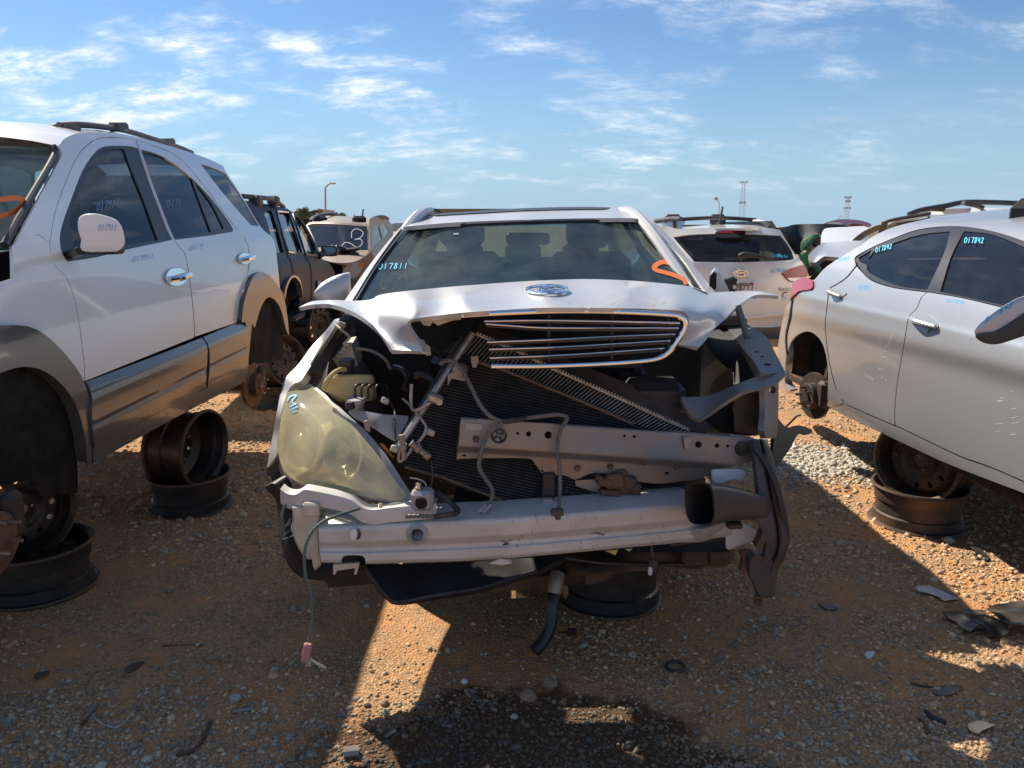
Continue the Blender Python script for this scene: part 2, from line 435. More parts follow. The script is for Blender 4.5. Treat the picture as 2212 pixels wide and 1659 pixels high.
    def prism(s, lp, depth):
        """outline of 3D points pushed along a vector"""
        P = [Vector(p) for p in lp]; d = Vector(depth); k = len(P)
        f = [tuple(range(k)), tuple(range(2 * k - 1, k - 1, -1))] + [((i + 1) % k, i, k + i, k + (i + 1) % k) for i in range(k)]
        nn = sum(((P[i] - P[0]).cross(P[(i + 1) % k] - P[0]) for i in range(k)), Vector())
        if nn.dot(d) > 0: f = [q[::-1] for q in f]
        return s.add(P + [p + d for p in P], f)
    def build(s, name, mat, parent=None, smooth=True, sharp=35): return mesh_obj(name, s.v, s.f, mat, parent, smooth, None, sharp)
def dmap(D): return lambda u, v: wp(u, v, D(u, v))
def lift(S, d, toward=None):
    """a surface moved a few millimetres towards the viewer's side along its own normal"""
    def g(u, v):
        p = S(u, v); n = (S(u + .3, v) - S(u - .3, v)).cross(S(u, v + .3) - S(u, v - .3)).normalized()
        o = toward if toward is not None else Vector((0, 0, EYE)) - p
        return p + (n if n.dot(o) > 0 else -n) * d
    return g
def stroke(mb, pts, w, S, n=4, closed=False):
    """a brush or pen stroke lying on a surface: pts in the surface's own coordinates"""
    P = [np.array(p[:2], float) for p in crom([p[:2] for p in pts], n, closed)] if n else [np.array(p, float) for p in pts]
    if closed: P.append(P[0])
    L, Rr = [], []
    for i, p in enumerate(P):
        t = P[min(i + 1, len(P) - 1)] - P[max(i - 1, 0)]; t = t / (np.linalg.norm(t) + 1e-9); q = np.array([-t[1], t[0]]) * w / 2
        L.append(S(*(p + q))); Rr.append(S(*(p - q)))
    mb.grid([L, Rr]); return mb
DIG = {'0': [[(.5, 0), (.1, .3), (.1, .8), (.45, 1), (.85, .7), (.85, .25), (.5, 0)]], '1': [[(.5, 0), (.45, .5), (.4, 1)]],
       '2': [[(.1, .25), (.4, 0), (.8, .2), (.5, .6), (.1, 1), (.5, .92), (.9, .95)]], '4': [[(.3, 0), (.1, .55), (.85, .5)], [(.75, .1), (.65, 1)]],
       '7': [[(.1, .05), (.5, .03), (.9, .02), (.65, .5), (.45, 1)]], '8': [[(.85, .12), (.5, 0), (.2, .22), (.5, .45), (.75, .7), (.4, 1), (.1, .78), (.5, .45), (.85, .12)]],
       '9': [[(.8, .2), (.45, 0), (.15, .25), (.45, .45), (.8, .15), (.75, .6), (.6, 1)]], '6': [[(.7, 0), (.25, .5), (.2, .9), (.6, 1), (.8, .7), (.3, .6)]],
       'm': [[(.05, 1), (.1, .1), (.35, .1), (.45, .8), (.5, .1), (.8, .1), (.9, 1)]], 'o': [[(.5, .4), (.15, .6), (.3, 1), (.8, .85), (.8, .5), (.5, .4)]]}
def scrawl(name, text, x, y, w, h, S, mat, parent, pen=1.6, slope=0.0, slant=.15):
    mb = MB(); cw = w / len(text)
    for i, ch in enumerate(text):
        for st in DIG[ch]:
            q = [(x + (i + u * .82) * cw + slant * h * (1 - v), y + slope * (i + u) * cw + v * h) for u, v in st]
            stroke(mb, q, pen, S, 4)
    return mb.build(name, mat, parent, False)
# ================================================================ the ground
def fbm(x, y, seed, base=1.0, octs=4):
    r = np.random.default_rng(seed); v = np.zeros_like(x); a = 1.0; f = base
    for _ in range(octs):
        for _ in range(4):
            th, ph = r.uniform(0, 6.283, 2); v += a * np.sin((x * math.cos(th) + y * math.sin(th)) * f * 6.283 + ph) / 4
        a *= .55; f *= 2.03
    return v
def ground_h(x, y):
    x = np.asarray(x, float); y = np.asarray(y, float)
    near = np.clip(1.4 - np.hypot(x, y - 3) / 14, 0, 1)
    return near * (.010 * fbm(x, y, 3, .35, 3) + .004 * fbm(x, y, 5, 2.2, 3))
def axis(lo, hi, d, far):
    a = list(np.arange(lo, hi + 1e-6, d)); k = d
    while a[-1] < far: k *= 1.28; a.append(a[-1] + k)
    b = []; k = d; q = lo
    while q > -far: k *= 1.28; q -= k; b.append(q)
    return np.array(b[::-1] + a)
gx, gy = axis(-3.6, 3.6, .035, 6000), axis(1.2, 7.6, .035, 6000)
X, Y = np.meshgrid(gx, gy); Zg = ground_h(X, Y)
nc = len(gx); ii = np.arange((len(gy) - 1) * nc).reshape(len(gy) - 1, nc)[:, :-1].ravel()
me = bpy.data.meshes.new('ground')
me.from_pydata(np.stack([X.ravel(), Y.ravel(), Zg.ravel()], 1).tolist(), [], np.stack([ii, ii + 1, ii + nc + 1, ii + nc], 1).tolist())
me.polygons.foreach_set('use_smooth', [True] * len(me.polygons))
gm = bpy.data.materials.new('red_dirt'); gm.use_nodes = True; nt = gm.node_tree; pb = nt.nodes['Principled BSDF']; MATS['red_dirt'] = gm
def gn(kind, **kw):
    n = nt.nodes.new(kind)
    for k, v in kw.items():
        if k in n.inputs: n.inputs[k].default_value = v
        else: setattr(n, k, v)
    return n
def gl_(a, b): nt.links.new(a, b)
geo = gn('ShaderNodeNewGeometry')
def gnoise(s, d=6, r=.6):
    n = gn('ShaderNodeTexNoise', Scale=s, Detail=d, Roughness=r); gl_(geo.outputs['Position'], n.inputs['Vector']); return n.outputs[0]
def gr(v, a, b, c=0., d=1.):
    n = gn('ShaderNodeMapRange'); gl_(v, n.inputs[0])
    for i, q in enumerate((a, b, c, d)): n.inputs[1 + i].default_value = q
    return n.outputs[0]
def gmix(f, a, b):
    n = gn('ShaderNodeMix', data_type='RGBA')
    if isinstance(f, float): n.inputs['Factor'].default_value = f
    else: gl_(f, n.inputs['Factor'])
    for s, v in ((6, a), (7, b)):
        if isinstance(v, tuple): n.inputs[s].default_value = (*v, 1)
        else: gl_(v, n.inputs[s])
    return n.outputs[2]
c = gmix(gr(gnoise(1.6, 5), .35, .65), (0.772, 0.365, 0.144), (0.617, 0.287, 0.113))
c = gmix(gr(gnoise(9, 6, .7), .42, .66), c, (0.518, 0.269, 0.128))
vor = gn('ShaderNodeTexVoronoi', Scale=95.0); gl_(geo.outputs['Position'], vor.inputs['Vector'])
sepv = gn('ShaderNodeSeparateColor'); gl_(vor.outputs['Color'], sepv.inputs[0])
vor2 = gn('ShaderNodeTexVoronoi', Scale=52.0); gl_(geo.outputs['Position'], vor2.inputs['Vector'])
sepw = gn('ShaderNodeSeparateColor'); gl_(vor2.outputs['Color'], sepw.inputs[0])
peb = gmix(sepv.outputs[0], (0.707, 0.446, 0.228), (0.322, 0.197, 0.104))
peb = gmix(gr(sepw.outputs[1], .45, .75), peb, gmix(sepw.outputs[0], (0.645, 0.428, 0.236), (0.395, 0.268, 0.160)))
peb = gmix(gr(vor.outputs['Distance'], .42, .75, 0, .75), peb, (.20, .135, .08))
c = gmix(gr(gnoise(2.3, 5, .7), .38, .56, 0., .92), c, peb)
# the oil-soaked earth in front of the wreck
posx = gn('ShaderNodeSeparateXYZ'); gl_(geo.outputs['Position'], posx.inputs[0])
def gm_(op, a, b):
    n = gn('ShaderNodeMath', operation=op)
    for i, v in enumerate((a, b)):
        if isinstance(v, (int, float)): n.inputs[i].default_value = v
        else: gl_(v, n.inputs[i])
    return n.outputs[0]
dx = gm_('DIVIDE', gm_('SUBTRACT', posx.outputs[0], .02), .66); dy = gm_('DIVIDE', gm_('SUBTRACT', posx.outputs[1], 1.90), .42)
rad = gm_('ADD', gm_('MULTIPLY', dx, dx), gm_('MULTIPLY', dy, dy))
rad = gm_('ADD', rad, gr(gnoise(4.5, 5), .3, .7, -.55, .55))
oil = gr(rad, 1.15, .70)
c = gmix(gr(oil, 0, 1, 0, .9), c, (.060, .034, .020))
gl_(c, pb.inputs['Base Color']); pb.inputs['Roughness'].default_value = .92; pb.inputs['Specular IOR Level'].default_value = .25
bn = gn('ShaderNodeBump'); bn.inputs['Strength'].default_value = .7; bn.inputs['Distance'].default_value = .012
hgt = gm_('ADD', gr(vor.outputs['Distance'], 0, .7, .7, 0), gm_('MULTIPLY', gnoise(38, 8, .7), 1.3)); gl_(hgt, bn.inputs['Height']); gl_(bn.outputs[0], pb.inputs['Normal'])
me.materials.append(gm); me.update()
ground = bpy.data.objects.new('ground', me); COL.objects.link(ground); ground['kind'] = 'structure'

# loose gravel: real stones, each with its own shape, size and tone
def gravel(name, label, n_try, sampler, size, seed, tones, density=None):
    r = np.random.default_rng(seed)
    ph = (1 + 5 ** .5) / 2
    ico = np.array([(-1, ph, 0), (1, ph, 0), (-1, -ph, 0), (1, -ph, 0), (0, -1, ph), (0, 1, ph), (0, -1, -ph), (0, 1, -ph), (ph, 0, -1), (ph, 0, 1), (-ph, 0, -1), (-ph, 0, 1)]) / 1.9
    fc = np.array([(0, 11, 5), (0, 5, 1), (0, 1, 7), (0, 7, 10), (0, 10, 11), (1, 5, 9), (5, 11, 4), (11, 10, 2), (10, 7, 6), (7, 1, 8), (3, 9, 4), (3, 4, 2), (3, 2, 6), (3, 6, 8), (3, 8, 9), (4, 9, 5), (2, 4, 11), (6, 2, 10), (8, 6, 7), (9, 8, 1)])
    x, y = sampler(r, n_try)
    if density is not None:
        k = r.random(len(x)) < density(x, y); x, y = x[k], y[k]
    n = len(x); s = size(r, x, y)
    base = ico[None] * (1 + r.uniform(-.38, .32, (n, 12, 1)))
    sc = np.stack([r.uniform(.7, 1.25, n), r.uniform(.7, 1.25, n), r.uniform(.45, .85, n)], 1)[:, None]
    P = base * sc * s[:, None, None]
    a = r.uniform(0, 6.283, n); ca, sa = np.cos(a)[:, None], np.sin(a)[:, None]
    tl = r.uniform(-.5, .5, n)[:, None]
    px, py, pz = P[..., 0], P[..., 1], P[..., 2]
    py, pz = py * np.cos(tl) - pz * np.sin(tl), py * np.sin(tl) + pz * np.cos(tl)
    px, py = px * ca - py * sa, px * sa + py * ca
    zc_ = ground_h(x, y) + s * r.uniform(.0, .30, n)
    V = np.stack([px + x[:, None], py + y[:, None], pz + zc_[:, None]], 2).reshape(-1, 3)
    Fq = (fc[None] + (np.arange(n) * 12)[:, None, None]).reshape(-1, 3)
    me = bpy.data.meshes.new(name); me.vertices.add(len(V)); me.vertices.foreach_set('co', V.ravel())
    me.loops.add(Fq.size); me.loops.foreach_set('vertex_index', Fq.ravel().astype(np.int32))
    me.polygons.add(len(Fq)); me.polygons.foreach_set('loop_start', np.arange(0, Fq.size, 3, dtype=np.int32))
    me.update(calc_edges=True)
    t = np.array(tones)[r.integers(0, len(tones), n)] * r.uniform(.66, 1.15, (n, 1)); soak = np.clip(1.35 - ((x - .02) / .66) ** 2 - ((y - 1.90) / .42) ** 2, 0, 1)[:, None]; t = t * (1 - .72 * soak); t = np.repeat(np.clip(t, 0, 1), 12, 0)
    at_ = me.color_attributes.new('tone', 'FLOAT_COLOR', 'POINT'); at_.data.foreach_set('color', np.concatenate([t, np.ones((len(t), 1))], 1).ravel())
    m = bpy.data.materials.new(name + '_stone'); m.use_nodes = True; nt = m.node_tree; b = nt.nodes['Principled BSDF']
    an = nt.nodes.new('ShaderNodeAttribute'); an.attribute_name = 'tone'
    nz = nt.nodes.new('ShaderNodeTexNoise'); nz.inputs['Scale'].default_value = 140; nz.inputs['Detail'].default_value = 4
    tcn = nt.nodes.new('ShaderNodeTexCoord'); nt.links.new(tcn.outputs['Object'], nz.inputs['Vector'])
    mr = nt.nodes.new('ShaderNodeMapRange'); nt.links.new(nz.outputs[0], mr.inputs[0])
    for i, q in enumerate((.3, .7, .7, 1.2)): mr.inputs[1 + i].default_value = q
    mx = nt.nodes.new('ShaderNodeMix'); mx.data_type = 'RGBA'; mx.blend_type = 'MULTIPLY'; mx.inputs['Factor'].default_value = 1
    nt.links.new(an.outputs['Color'], mx.inputs[6]); nt.links.new(mr.outputs[0], mx.inputs[7]); nt.links.new(mx.outputs[2], b.inputs['Base Color'])
    b.inputs['Roughness'].default_value = .85
    me.materials.append(m)
    o = bpy.data.objects.new(name, me); COL.objects.link(o); o['kind'] = 'stuff'; tag(o, label, 'gravel'); return o
def in_view(r, n, y0, y1, p=1.7):
    u = r.random(n); y = y0 + (y1 - y0) * u ** p; x = r.uniform(-1, 1, n) * (y * .72 + .25); return x, y
TAN = [(0.659, 0.441, 0.237), (0.573, 0.400, 0.237), (0.476, 0.348, 0.220), (0.708, 0.533, 0.335), (0.610, 0.359, 0.163), (0.403, 0.301, 0.205), (0.586, 0.475, 0.341)]
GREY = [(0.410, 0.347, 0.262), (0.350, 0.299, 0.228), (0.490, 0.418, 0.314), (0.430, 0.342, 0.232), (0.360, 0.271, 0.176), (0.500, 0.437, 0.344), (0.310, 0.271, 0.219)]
def dens_small(x, y):
    v = fbm(x, y, 11, .42, 4) + .5 * fbm(x, y, 12, 1.6, 2)
    bare = np.exp(-(((x + .25) / .55) ** 2 + ((y - 2.75) / .42) ** 2)) + np.exp(-(((x + 1.3) / .8) ** 2 + ((y - 2.85) / .35) ** 2)) + .8 * np.exp(-(((x - 1.0) / .5) ** 2 + ((y - 2.75) / .25) ** 2))
    return np.clip(.60 + v * .75 - bare * .95, .04, 1)
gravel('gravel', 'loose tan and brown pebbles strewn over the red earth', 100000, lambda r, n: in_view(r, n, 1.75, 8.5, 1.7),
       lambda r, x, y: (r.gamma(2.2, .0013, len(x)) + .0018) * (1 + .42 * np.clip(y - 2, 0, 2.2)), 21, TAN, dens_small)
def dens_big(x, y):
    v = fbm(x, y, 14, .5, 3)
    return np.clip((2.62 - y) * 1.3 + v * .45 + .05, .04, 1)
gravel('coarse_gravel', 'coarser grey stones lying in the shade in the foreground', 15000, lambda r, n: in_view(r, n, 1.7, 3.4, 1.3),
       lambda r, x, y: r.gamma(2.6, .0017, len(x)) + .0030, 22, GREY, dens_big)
def white_patch(r, n):
    return r.normal(1.95, .28, n), r.normal(4.85, .20, n)
gravel('white_gravel', 'patch of white crushed stone beside the silver sedan', 2600, white_patch, lambda r, x, y: r.gamma(4, .0022, len(x)) + .004, 23, [(.62, .57, .48), (.56, .51, .43), (.50, .45, .37)])
# ================================================================ the wrecked silver sedan in the middle
W = thing('wrecked_sedan', 'wrecked pale silver sedan facing the viewer with its front end torn open and hood buckled', 'car', (.08, 4.4, 0))
def P(zf, x, y, base): return wp(*zf(x, y), base)
def path(zf, pts, base=None): return [wp(*zf(p[0], p[1]), p[2] if len(p) > 2 else base) for p in pts]
def flat(name, zf, pts, depth, mat, parent, holes=(), th=.012, h=8, n=4, solid=False):
    D = depth if callable(depth) else (rbf([zf(a, b) + (c,) for a, b, c in depth]) if isinstance(depth, list) else (lambda u, v, d=depth: d))
    return panel(name, tr(zf, pts), dmap(D), mat, parent, [tr(zf, q) for q in holes], h=h, th=th, n=n, solid=solid)
def disc(x, y, rx, ry=None, k=8):
    ry = ry or rx; return [(x + rx * math.cos(6.2832 * i / k), y + ry * math.sin(6.2832 * i / k)) for i in range(k)]

# --- hood: one crumpled skin, distances given at a scatter of points
HC = [(645, 664, 2.86), (674, 651, 3.0), (719, 648, 3.05), (770, 650, 3.0), (803, 646, 2.95), (829, 635, 2.95), (933, 623, 2.95), (1125, 608, 2.95), (1241, 603, 2.95),
      (1388, 608, 2.95), (1487, 618, 2.97), (1530, 632, 3.0), (1575, 630, 3.08), (1634, 629, 3.1), (1680, 639, 3.0), (674, 657, 2.86), (725, 661, 2.78), (778, 682, 2.62), (811, 709, 2.50), (835, 737, 2.42), (848, 756, 2.38),
      (905, 757, 2.33), (880, 702, 2.36), (903, 684, 2.36), (1000, 672, 2.33), (1175, 664, 2.31), (1354, 665, 2.33), (1473, 671, 2.38), (1488, 690, 2.39), (1463, 745, 2.38), (1510, 751, 2.42), (1545, 710, 2.56), (1590, 665, 2.78), (1640, 637, 2.98),
      (900, 655, 2.46), (1000, 642, 2.50), (1180, 635, 2.50), (1354, 638, 2.50), (1460, 647, 2.52), (840, 690, 2.47), (820, 660, 2.64), (1530, 672, 2.56), (1180, 615, 2.78), (1000, 624, 2.78), (1380, 618, 2.78)]
HS = dmap(rbf(HC))
hood_out = poly((645, 664)) + [(674, 651), (719, 648), (770, 649.5), (803, 646), (829, 635), (933, 623), (1030, 615), (1125, 608), (1241, 603), (1320, 604), (1388, 608), (1487, 618), (1530, 631), (1575, 630), (1634, 629), (1666, 634)] \
    + poly((1682, 639)) + [(1655, 637), (1634, 637), (1614, 646), (1590, 664), (1565, 690), (1543, 711), (1525, 734)] + poly((1510, 751)) + [(1487, 747)] + poly((1462, 745)) \
    + [(1475, 722), (1486, 702), (1487, 684), (1474, 673), (1440, 669), (1354, 666), (1175, 665), (1080, 670), (997, 675.5), (950, 681), (903, 687), (885, 693), (880, 703), (892, 724), (908, 745)] \
    + poly((914, 760)) + [(880, 757)] + poly((848, 756)) + [(835, 738), (811, 709), (778, 682), (743, 665), (710, 657), (674, 658)]
hood = panel('hood', hood_out, HS, 'pearl_paint', W, h=9, th=.014, solid=True)
# the part of the hood behind the crest, falling back to the windscreen
crest = [(803, 646), (829, 635), (933, 623), (1125, 608), (1241, 603), (1388, 608), (1487, 618), (1530, 631)]
fr_ = crom([wp(x, y, 2.95) for x, y in crest], 4); bk = []
for p in fr_: bk.append(Vector((p[0] * .93, 3.30, 1.13)))
mid = [Vector(((a[0] + b[0]) / 2, 3.12, (a[2] + b[2]) / 2 + .02)) for a, b in zip(fr_, bk)]
MB().grid([[Vector(p) - Vector((0, 0, .004)) for p in fr_], mid, bk]).build('hood_rear', 'pearl_paint', hood)
em = MB(); HL = lift(HS, .009)
em.tube([HL(*z5(1023 + 143 * math.cos(a), 92 + 27 * math.sin(a))) for a in np.linspace(0, 6.2832, 49)], .0062, 8, False)
em.tube([HL(*z5(*q)) for q in ((1075, 68), (1030, 76), (985, 88), (965, 96), (990, 101), (1050, 103), (1120, 103))], .0058, 8, n=5)
em.build('emblem', 'chrome', hood)
br = MB(); br.prism(path(z4, [(1060, 400), (1100, 430), (1145, 445), (1150, 465), (1185, 490), (1192, 550), (1165, 555), (1130, 525), (1090, 470)], 2.385), (0, .006, 0)); br.build('latch_tab', 'primer_grey', hood)
br = MB(); br.prism(path(z5, [(40, 290), (200, 275), (395, 255), (398, 290), (330, 300), (230, 335), (190, 310), (170, 340), (120, 330), (100, 300)], 2.40), (0, .01, 0)); br.build('grille_tab', 'beige_plastic', hood)

# --- grille: chrome surround open on its broken side, five loose bars
gr_ = MB().tube(path(z5, [(400, 262), (700, 245), (1100, 232), (1500, 236), (1900, 256), (1990, 275), (2024, 312), (2015, 370), (1960, 460), (1900, 530), (1830, 573), (1700, 595), (1400, 615), (1000, 630), (615, 631)], 2.325), .0068, 10, n=8, flat=1.25)
grille = gr_.build('grille_surround', 'chrome', W)
for pts in ([(565, 303), (1000, 297), (1500, 305), (1985, 318)], [(575, 322), (750, 335), (1000, 350), (1500, 353), (1975, 355)], [(585, 455), (1100, 435), (1500, 415), (1950, 398)],
            [(600, 507), (1100, 492), (1500, 470), (1915, 445)], [(605, 570), (1100, 552), (1500, 527), (1875, 500)]):
    gb = MB().tube(path(z5, pts, 2.335), .0027, 8, n=8, flat=1.1).build('grille_bar', 'chrome', grille)
    a = [Vector(p) for p in crom(path(z5, [(x + 8, y + 9) for x, y in pts], 2.342), 8)]; m = MB()
    m.grid([a, [p + Vector((0, .035, .004)) for p in a], [p + Vector((0, .035, -.006)) for p in a], [p + Vector((0, 0, -.006)) for p in a]], cv=True); m.build('grille_fin', 'black_plastic', grille)
for x, y0, y1 in ((1035, 250, 600), (1490, 245, 585), (1900, 270, 500)):
    MB().tube(path(z5, [(x, y0, 2.375), (x - 5, y1, 2.375)]), .006, 6).build('grille_rib', 'black_plastic', grille)

# --- windscreen, pillars, roof
WD = rbf([(763, 650, 3.36), (1150, 640, 3.22), (1525, 640, 3.36), (815, 570, 3.72), (1145, 560, 3.60), (1468, 560, 3.72), (868, 493, 4.10), (1130, 478, 4.0), (1392, 478, 4.10)])
WS = dmap(WD)
ws = panel('windscreen', poly((766, 648)) + [(815, 568)] + poly((872, 497)) + [(991, 485), (1189, 478), (1344, 477)] + poly((1388, 479)) + [(1409, 499), (1465, 559), (1505, 614)] + poly((1522, 634)) + poly((1150, 634)), WS, 'windscreen', W, h=22, th=.006)
scrawl('chalk_number', '017811', 817, 571, 66, 12, lift(WS, .004), 'ink_cyan', ws, 1.7, -.02)
ob = MB(); ol = lift(WS, .004)
for q, w_ in (([(1448, 571), (1432, 567), (1418, 572), (1412, 580), (1420, 586), (1440, 591), (1462, 598), (1477, 606), (1481, 616)], 9), ([(1415, 578), (1428, 570), (1446, 568)], 6)): stroke(ob, q, w_, ol, 5)
ob.build('orange_spray_mark', 'spray_orange', ws, False)
st = MB(); st.grid([[WS(u, v) for u in (1346, 1367, 1388)] for v in (478.5, 483)]); st.build('sticker', 'plate_white', ws, False)
for o_ in (MB().grid([[lift(WS, .004)(u, v) for u in (980, 986, 991)] for v in (505, 508.5)]),): o_.build('toll_tag', 'clear_lens', ws, False)
PD = lambda u, v: WD(u, v) - .035
panel('windscreen_trim', [(758, 650, 1), (812, 566), (866, 494), (872, 492, 1), (874, 497, 1), (817, 570), (770, 648, 1)], dmap(PD), 'trim_black', W, h=14, th=.03)
panel('windscreen_trim', [(1390, 475, 1), (1412, 496), (1470, 556), (1509, 612), (1528, 636, 1), (1518, 634, 1), (1500, 614), (1461, 560), (1405, 499), (1386, 481, 1)], dmap(PD), 'trim_black', W, h=14, th=.03)
panel('windscreen_trim', [(866, 491, 1), (991, 481), (1189, 474), (1344, 472.5), (1391, 474, 1), (1389, 479, 1), (1344, 476), (1189, 477), (991, 485), (871, 496, 1)], dmap(lambda u, v: WD(u, v) - .02), 'trim_black', W, h=14, th=.02)
panel('pillar', [(744, 650, 1), (800, 570), (852, 505), (880, 478), (905, 463, 1), (911, 465, 1), (885, 481), (866, 494), (812, 567), (760, 650, 1)], dmap(lambda u, v: WD(u, v) - .05 + max(0, (490 - v)) * .012), 'pearl_paint', W, h=10, th=.07)
panel('pillar', [(1362, 452, 1), (1395, 466), (1427, 491), (1468, 536), (1510, 588), (1548, 634, 1), (1527, 634, 1), (1509, 610), (1470, 554), (1413, 494), (1388, 472, 1)], dmap(lambda u, v: WD(u, v) - .05 + max(0, (480 - v)) * .012), 'pearl_paint', W, h=10, th=.07)
RD = rbf([(868, 489, 4.10), (1000, 479, 4.04), (1130, 474, 4.0), (1300, 471, 4.04), (1390, 472, 4.10), (911, 465, 4.62), (1050, 455, 4.72), (1241, 447, 4.78), (1356, 450, 4.62), (890, 476, 4.32), (1130, 461, 4.36), (1375, 461, 4.32)])
roof = panel('roof', [(868, 490, 1), (991, 480), (1189, 473), (1344, 471), (1390, 473, 1), (1378, 460), (1356, 450, 1), (1320, 447.5), (1241, 446.5), (1130, 450), (1000, 458), (911, 465, 1), (888, 477)], dmap(RD), 'pearl_paint', W, h=8, th=.02)
panel('sunroof', [(936, 465, 1), (1000, 459.5), (1130, 452), (1241, 449), (1318, 450, 1), (1300, 453.5), (1241, 454), (1130, 457), (1000, 464), (945, 467.5)], lift(dmap(RD), .006), 'trim_black', roof, h=8, th=.004)
# body behind the windscreen (seen only from the side)
BX = .08
def bodyrow(y, hw, zs, ztop):  return [Vector((BX + s * hw * k, y, z)) for s, k, z in ((-1, .93, .36), (-1, 1.0, .62), (-1, 1.0, .82), (-1, .955, ztop))]
def mirror_x(p): return Vector((2 * BX - p[0], p[1], p[2]))
secs = [(3.35, .90, 1.06), (3.8, .905, 1.08), (4.6, .91, 1.09), (5.4, .91, 1.10), (6.2, .90, 1.11), (6.8, .86, 1.10), (7.1, .78, 1.07)]
rows = [bodyrow(y, hw, .36, zt) for y, hw, zt in secs]
for sgn in (0, 1):
    rr = [[mirror_x(p) for p in r] for r in rows] if sgn else rows
    MB().grid([[Vector(q) for q in crom(r, 4)] for r in rr], flip=bool(sgn)).build('body_side', 'pearl_paint', W)
gh = [Vector((BX - .80, 3.42, 1.10)), Vector((BX - .60, 4.15, 1.53)), Vector((BX - .57, 5.0, 1.585)), Vector((BX - .60, 5.6, 1.52)), Vector((BX - .78, 6.35, 1.10))]
for sgn in (0, 1):
    top = crom([mirror_x(p) if sgn else p for p in gh], 6); low = [Vector((BX + (.86 if sgn else -.86), y, 1.085)) for y in np.linspace(3.42, 6.35, len(top))]
    MB().grid([[Vector(p) for p in top], low], flip=not sgn).build('side_window', 'window_dark', W)
    MB().tube(top, .028, 8).build('roof_rail', 'pearl_paint', W)
    MB().tube([Vector((BX + (.86 if sgn else -.86), 4.75, 1.08)), Vector((BX + (.60 if sgn else -.60), 4.85, 1.54))], .03, 8, flat=.5).build('centre_pillar', 'trim_black', W)
rb = [[Vector((BX + s * w_, y, z)) for s in (-1, -.5, 0, .5, 1)] for w_, y, z in ((.57, 4.75, 1.605), (.59, 5.55, 1.545))]
MB().grid(rb).build('roof_rear', 'pearl_paint', W)
MB().grid([[Vector((BX + s * w_, y, z)) for s in (-1, 0, 1)] for w_, y, z in ((.59, 5.55, 1.54), (.76, 6.3, 1.12))]).build('rear_window', 'window_clear', W)
MB().grid([[Vector((BX + s * w_, y, z)) for s in (-1, -.4, .4, 1)] for w_, y, z in ((.82, 6.3, 1.10), (.82, 6.7, 1.12), (.76, 7.1, 1.07), (.78, 7.15, .6), (.74, 7.1, .4))]).build('trunk', 'pearl_paint', W)
MB().box((BX, 5.2, .36), (1.6, 3.7, .04)).build('floor_pan', 'dirt_metal', W)
# cabin
cb = MB(); cb.grid([[Vector((BX + s * .8, y, z)) for s in (-1, -.5, 0, .5, 1)] for y, z in ((3.34, 1.10), (3.55, 1.12), (3.75, 1.10), (3.8, .95), (3.8, .6))]); cb.build('dashboard', 'dash', W)
def seat(parent, x, y, z, fx=-1, w=.50, mat='cloth', back=.62):
    m = MB(); m.box((x, y, z), (w, .50, .18), .06)
    m.box((x, y + .27, z + .08 + back / 2), (w, .15, back), .06, Matrix.Rotation(-.2, 3, 'X'))
    m.box((x, y + .37, z + .19 + back), (.27, .10, .19), .045); return m.build('seat', mat, parent)
seat(W, BX - .38, 4.35, .66); seat(W, BX + .38, 4.35, .66)
bs = MB(); bs.box((BX, 5.35, .68), (1.35, .5, .2), .06); bs.box((BX, 5.62, 1.0), (1.35, .16, .58), .06, Matrix.Rotation(-.25, 3, 'X'))
for s in (-.42, 0, .42): bs.box((BX + s, 5.70, 1.32), (.26, .1, .14), .04)
bs.build('rear_bench', 'cloth', W)
sw = MB(); ctr = Vector((BX + .38, 3.93, 1.06)); ax = Vector((0, -.85, .5)).normalized(); u = Vector((1, 0, 0)); v = ax.cross(u)
sw.tube([ctr + u * .18 * math.cos(a) + v * .18 * math.sin(a) for a in np.linspace(0, 6.2832, 33)], .013, 8, False); sw.lathe([(0, .02), (.06, .015), (.07, 0)], ctr, ax, 12)
for a in (0, 3.14, 4.71): sw.tube([ctr, ctr + u * .18 * math.cos(a) + v * .18 * math.sin(a)], .011, 6)
sw.build('steering_wheel', 'dash', W)
MB().box((BX, 3.98, 1.44), (.22, .03, .06), .012).build('rear_view_mirror', 'black_plastic', W)

# --- door mirrors
mm = MB(); c0 = at(710, 636, 3.42)
rows = []
for t in np.linspace(0, 1, 7):
    e = math.sin(math.pi * min(1, .12 + t * .88)) ** .45 if t < 1 else .0
    rows.append([c0 + Vector((-.055 + t * .14, .05 * t + math.sin(a) * .055 * (.4 + .6 * e), .02 * t + math.cos(a) * .075 * (.25 + .75 * (t * (2 - t)) ** .6))) for a in np.linspace(0, 6.2832, 17)[:-1]])
mm.grid(rows, cu=True); mm.f.append(tuple(range(len(mm.v) - 16, len(mm.v)))); mm.f.append(tuple(range(16))[::-1]); mm.build('door_mirror', 'pearl_paint', W)
rm = MB(); pts = path(z7, [(640, 1085), (655, 960), (690, 918), (735, 940), (775, 1000), (825, 1098), (740, 1125)], 3.42); rm.prism(pts, (.03, .10, .01))
mr_ = rm.build('door_mirror', 'pearl_paint', W); MB().prism(path(z7, [(650, 1060), (655, 970), (690, 932), (712, 945), (708, 1075), (690, 1095)], 3.415), (0, .01, 0)).build('mirror_cavity', 'dark_gap', mr_)
kn = MB()
for i in range(7): kn.box(wp(*z7(815 + random.uniform(-18, 45), 1000 + i * 14), 3.44), (.05, .04, .018), .004, Matrix.Rotation(random.uniform(-.5, .5), 3, 'Y'))
kn.build('broken_mirror_motor', 'black_plastic', mr_)

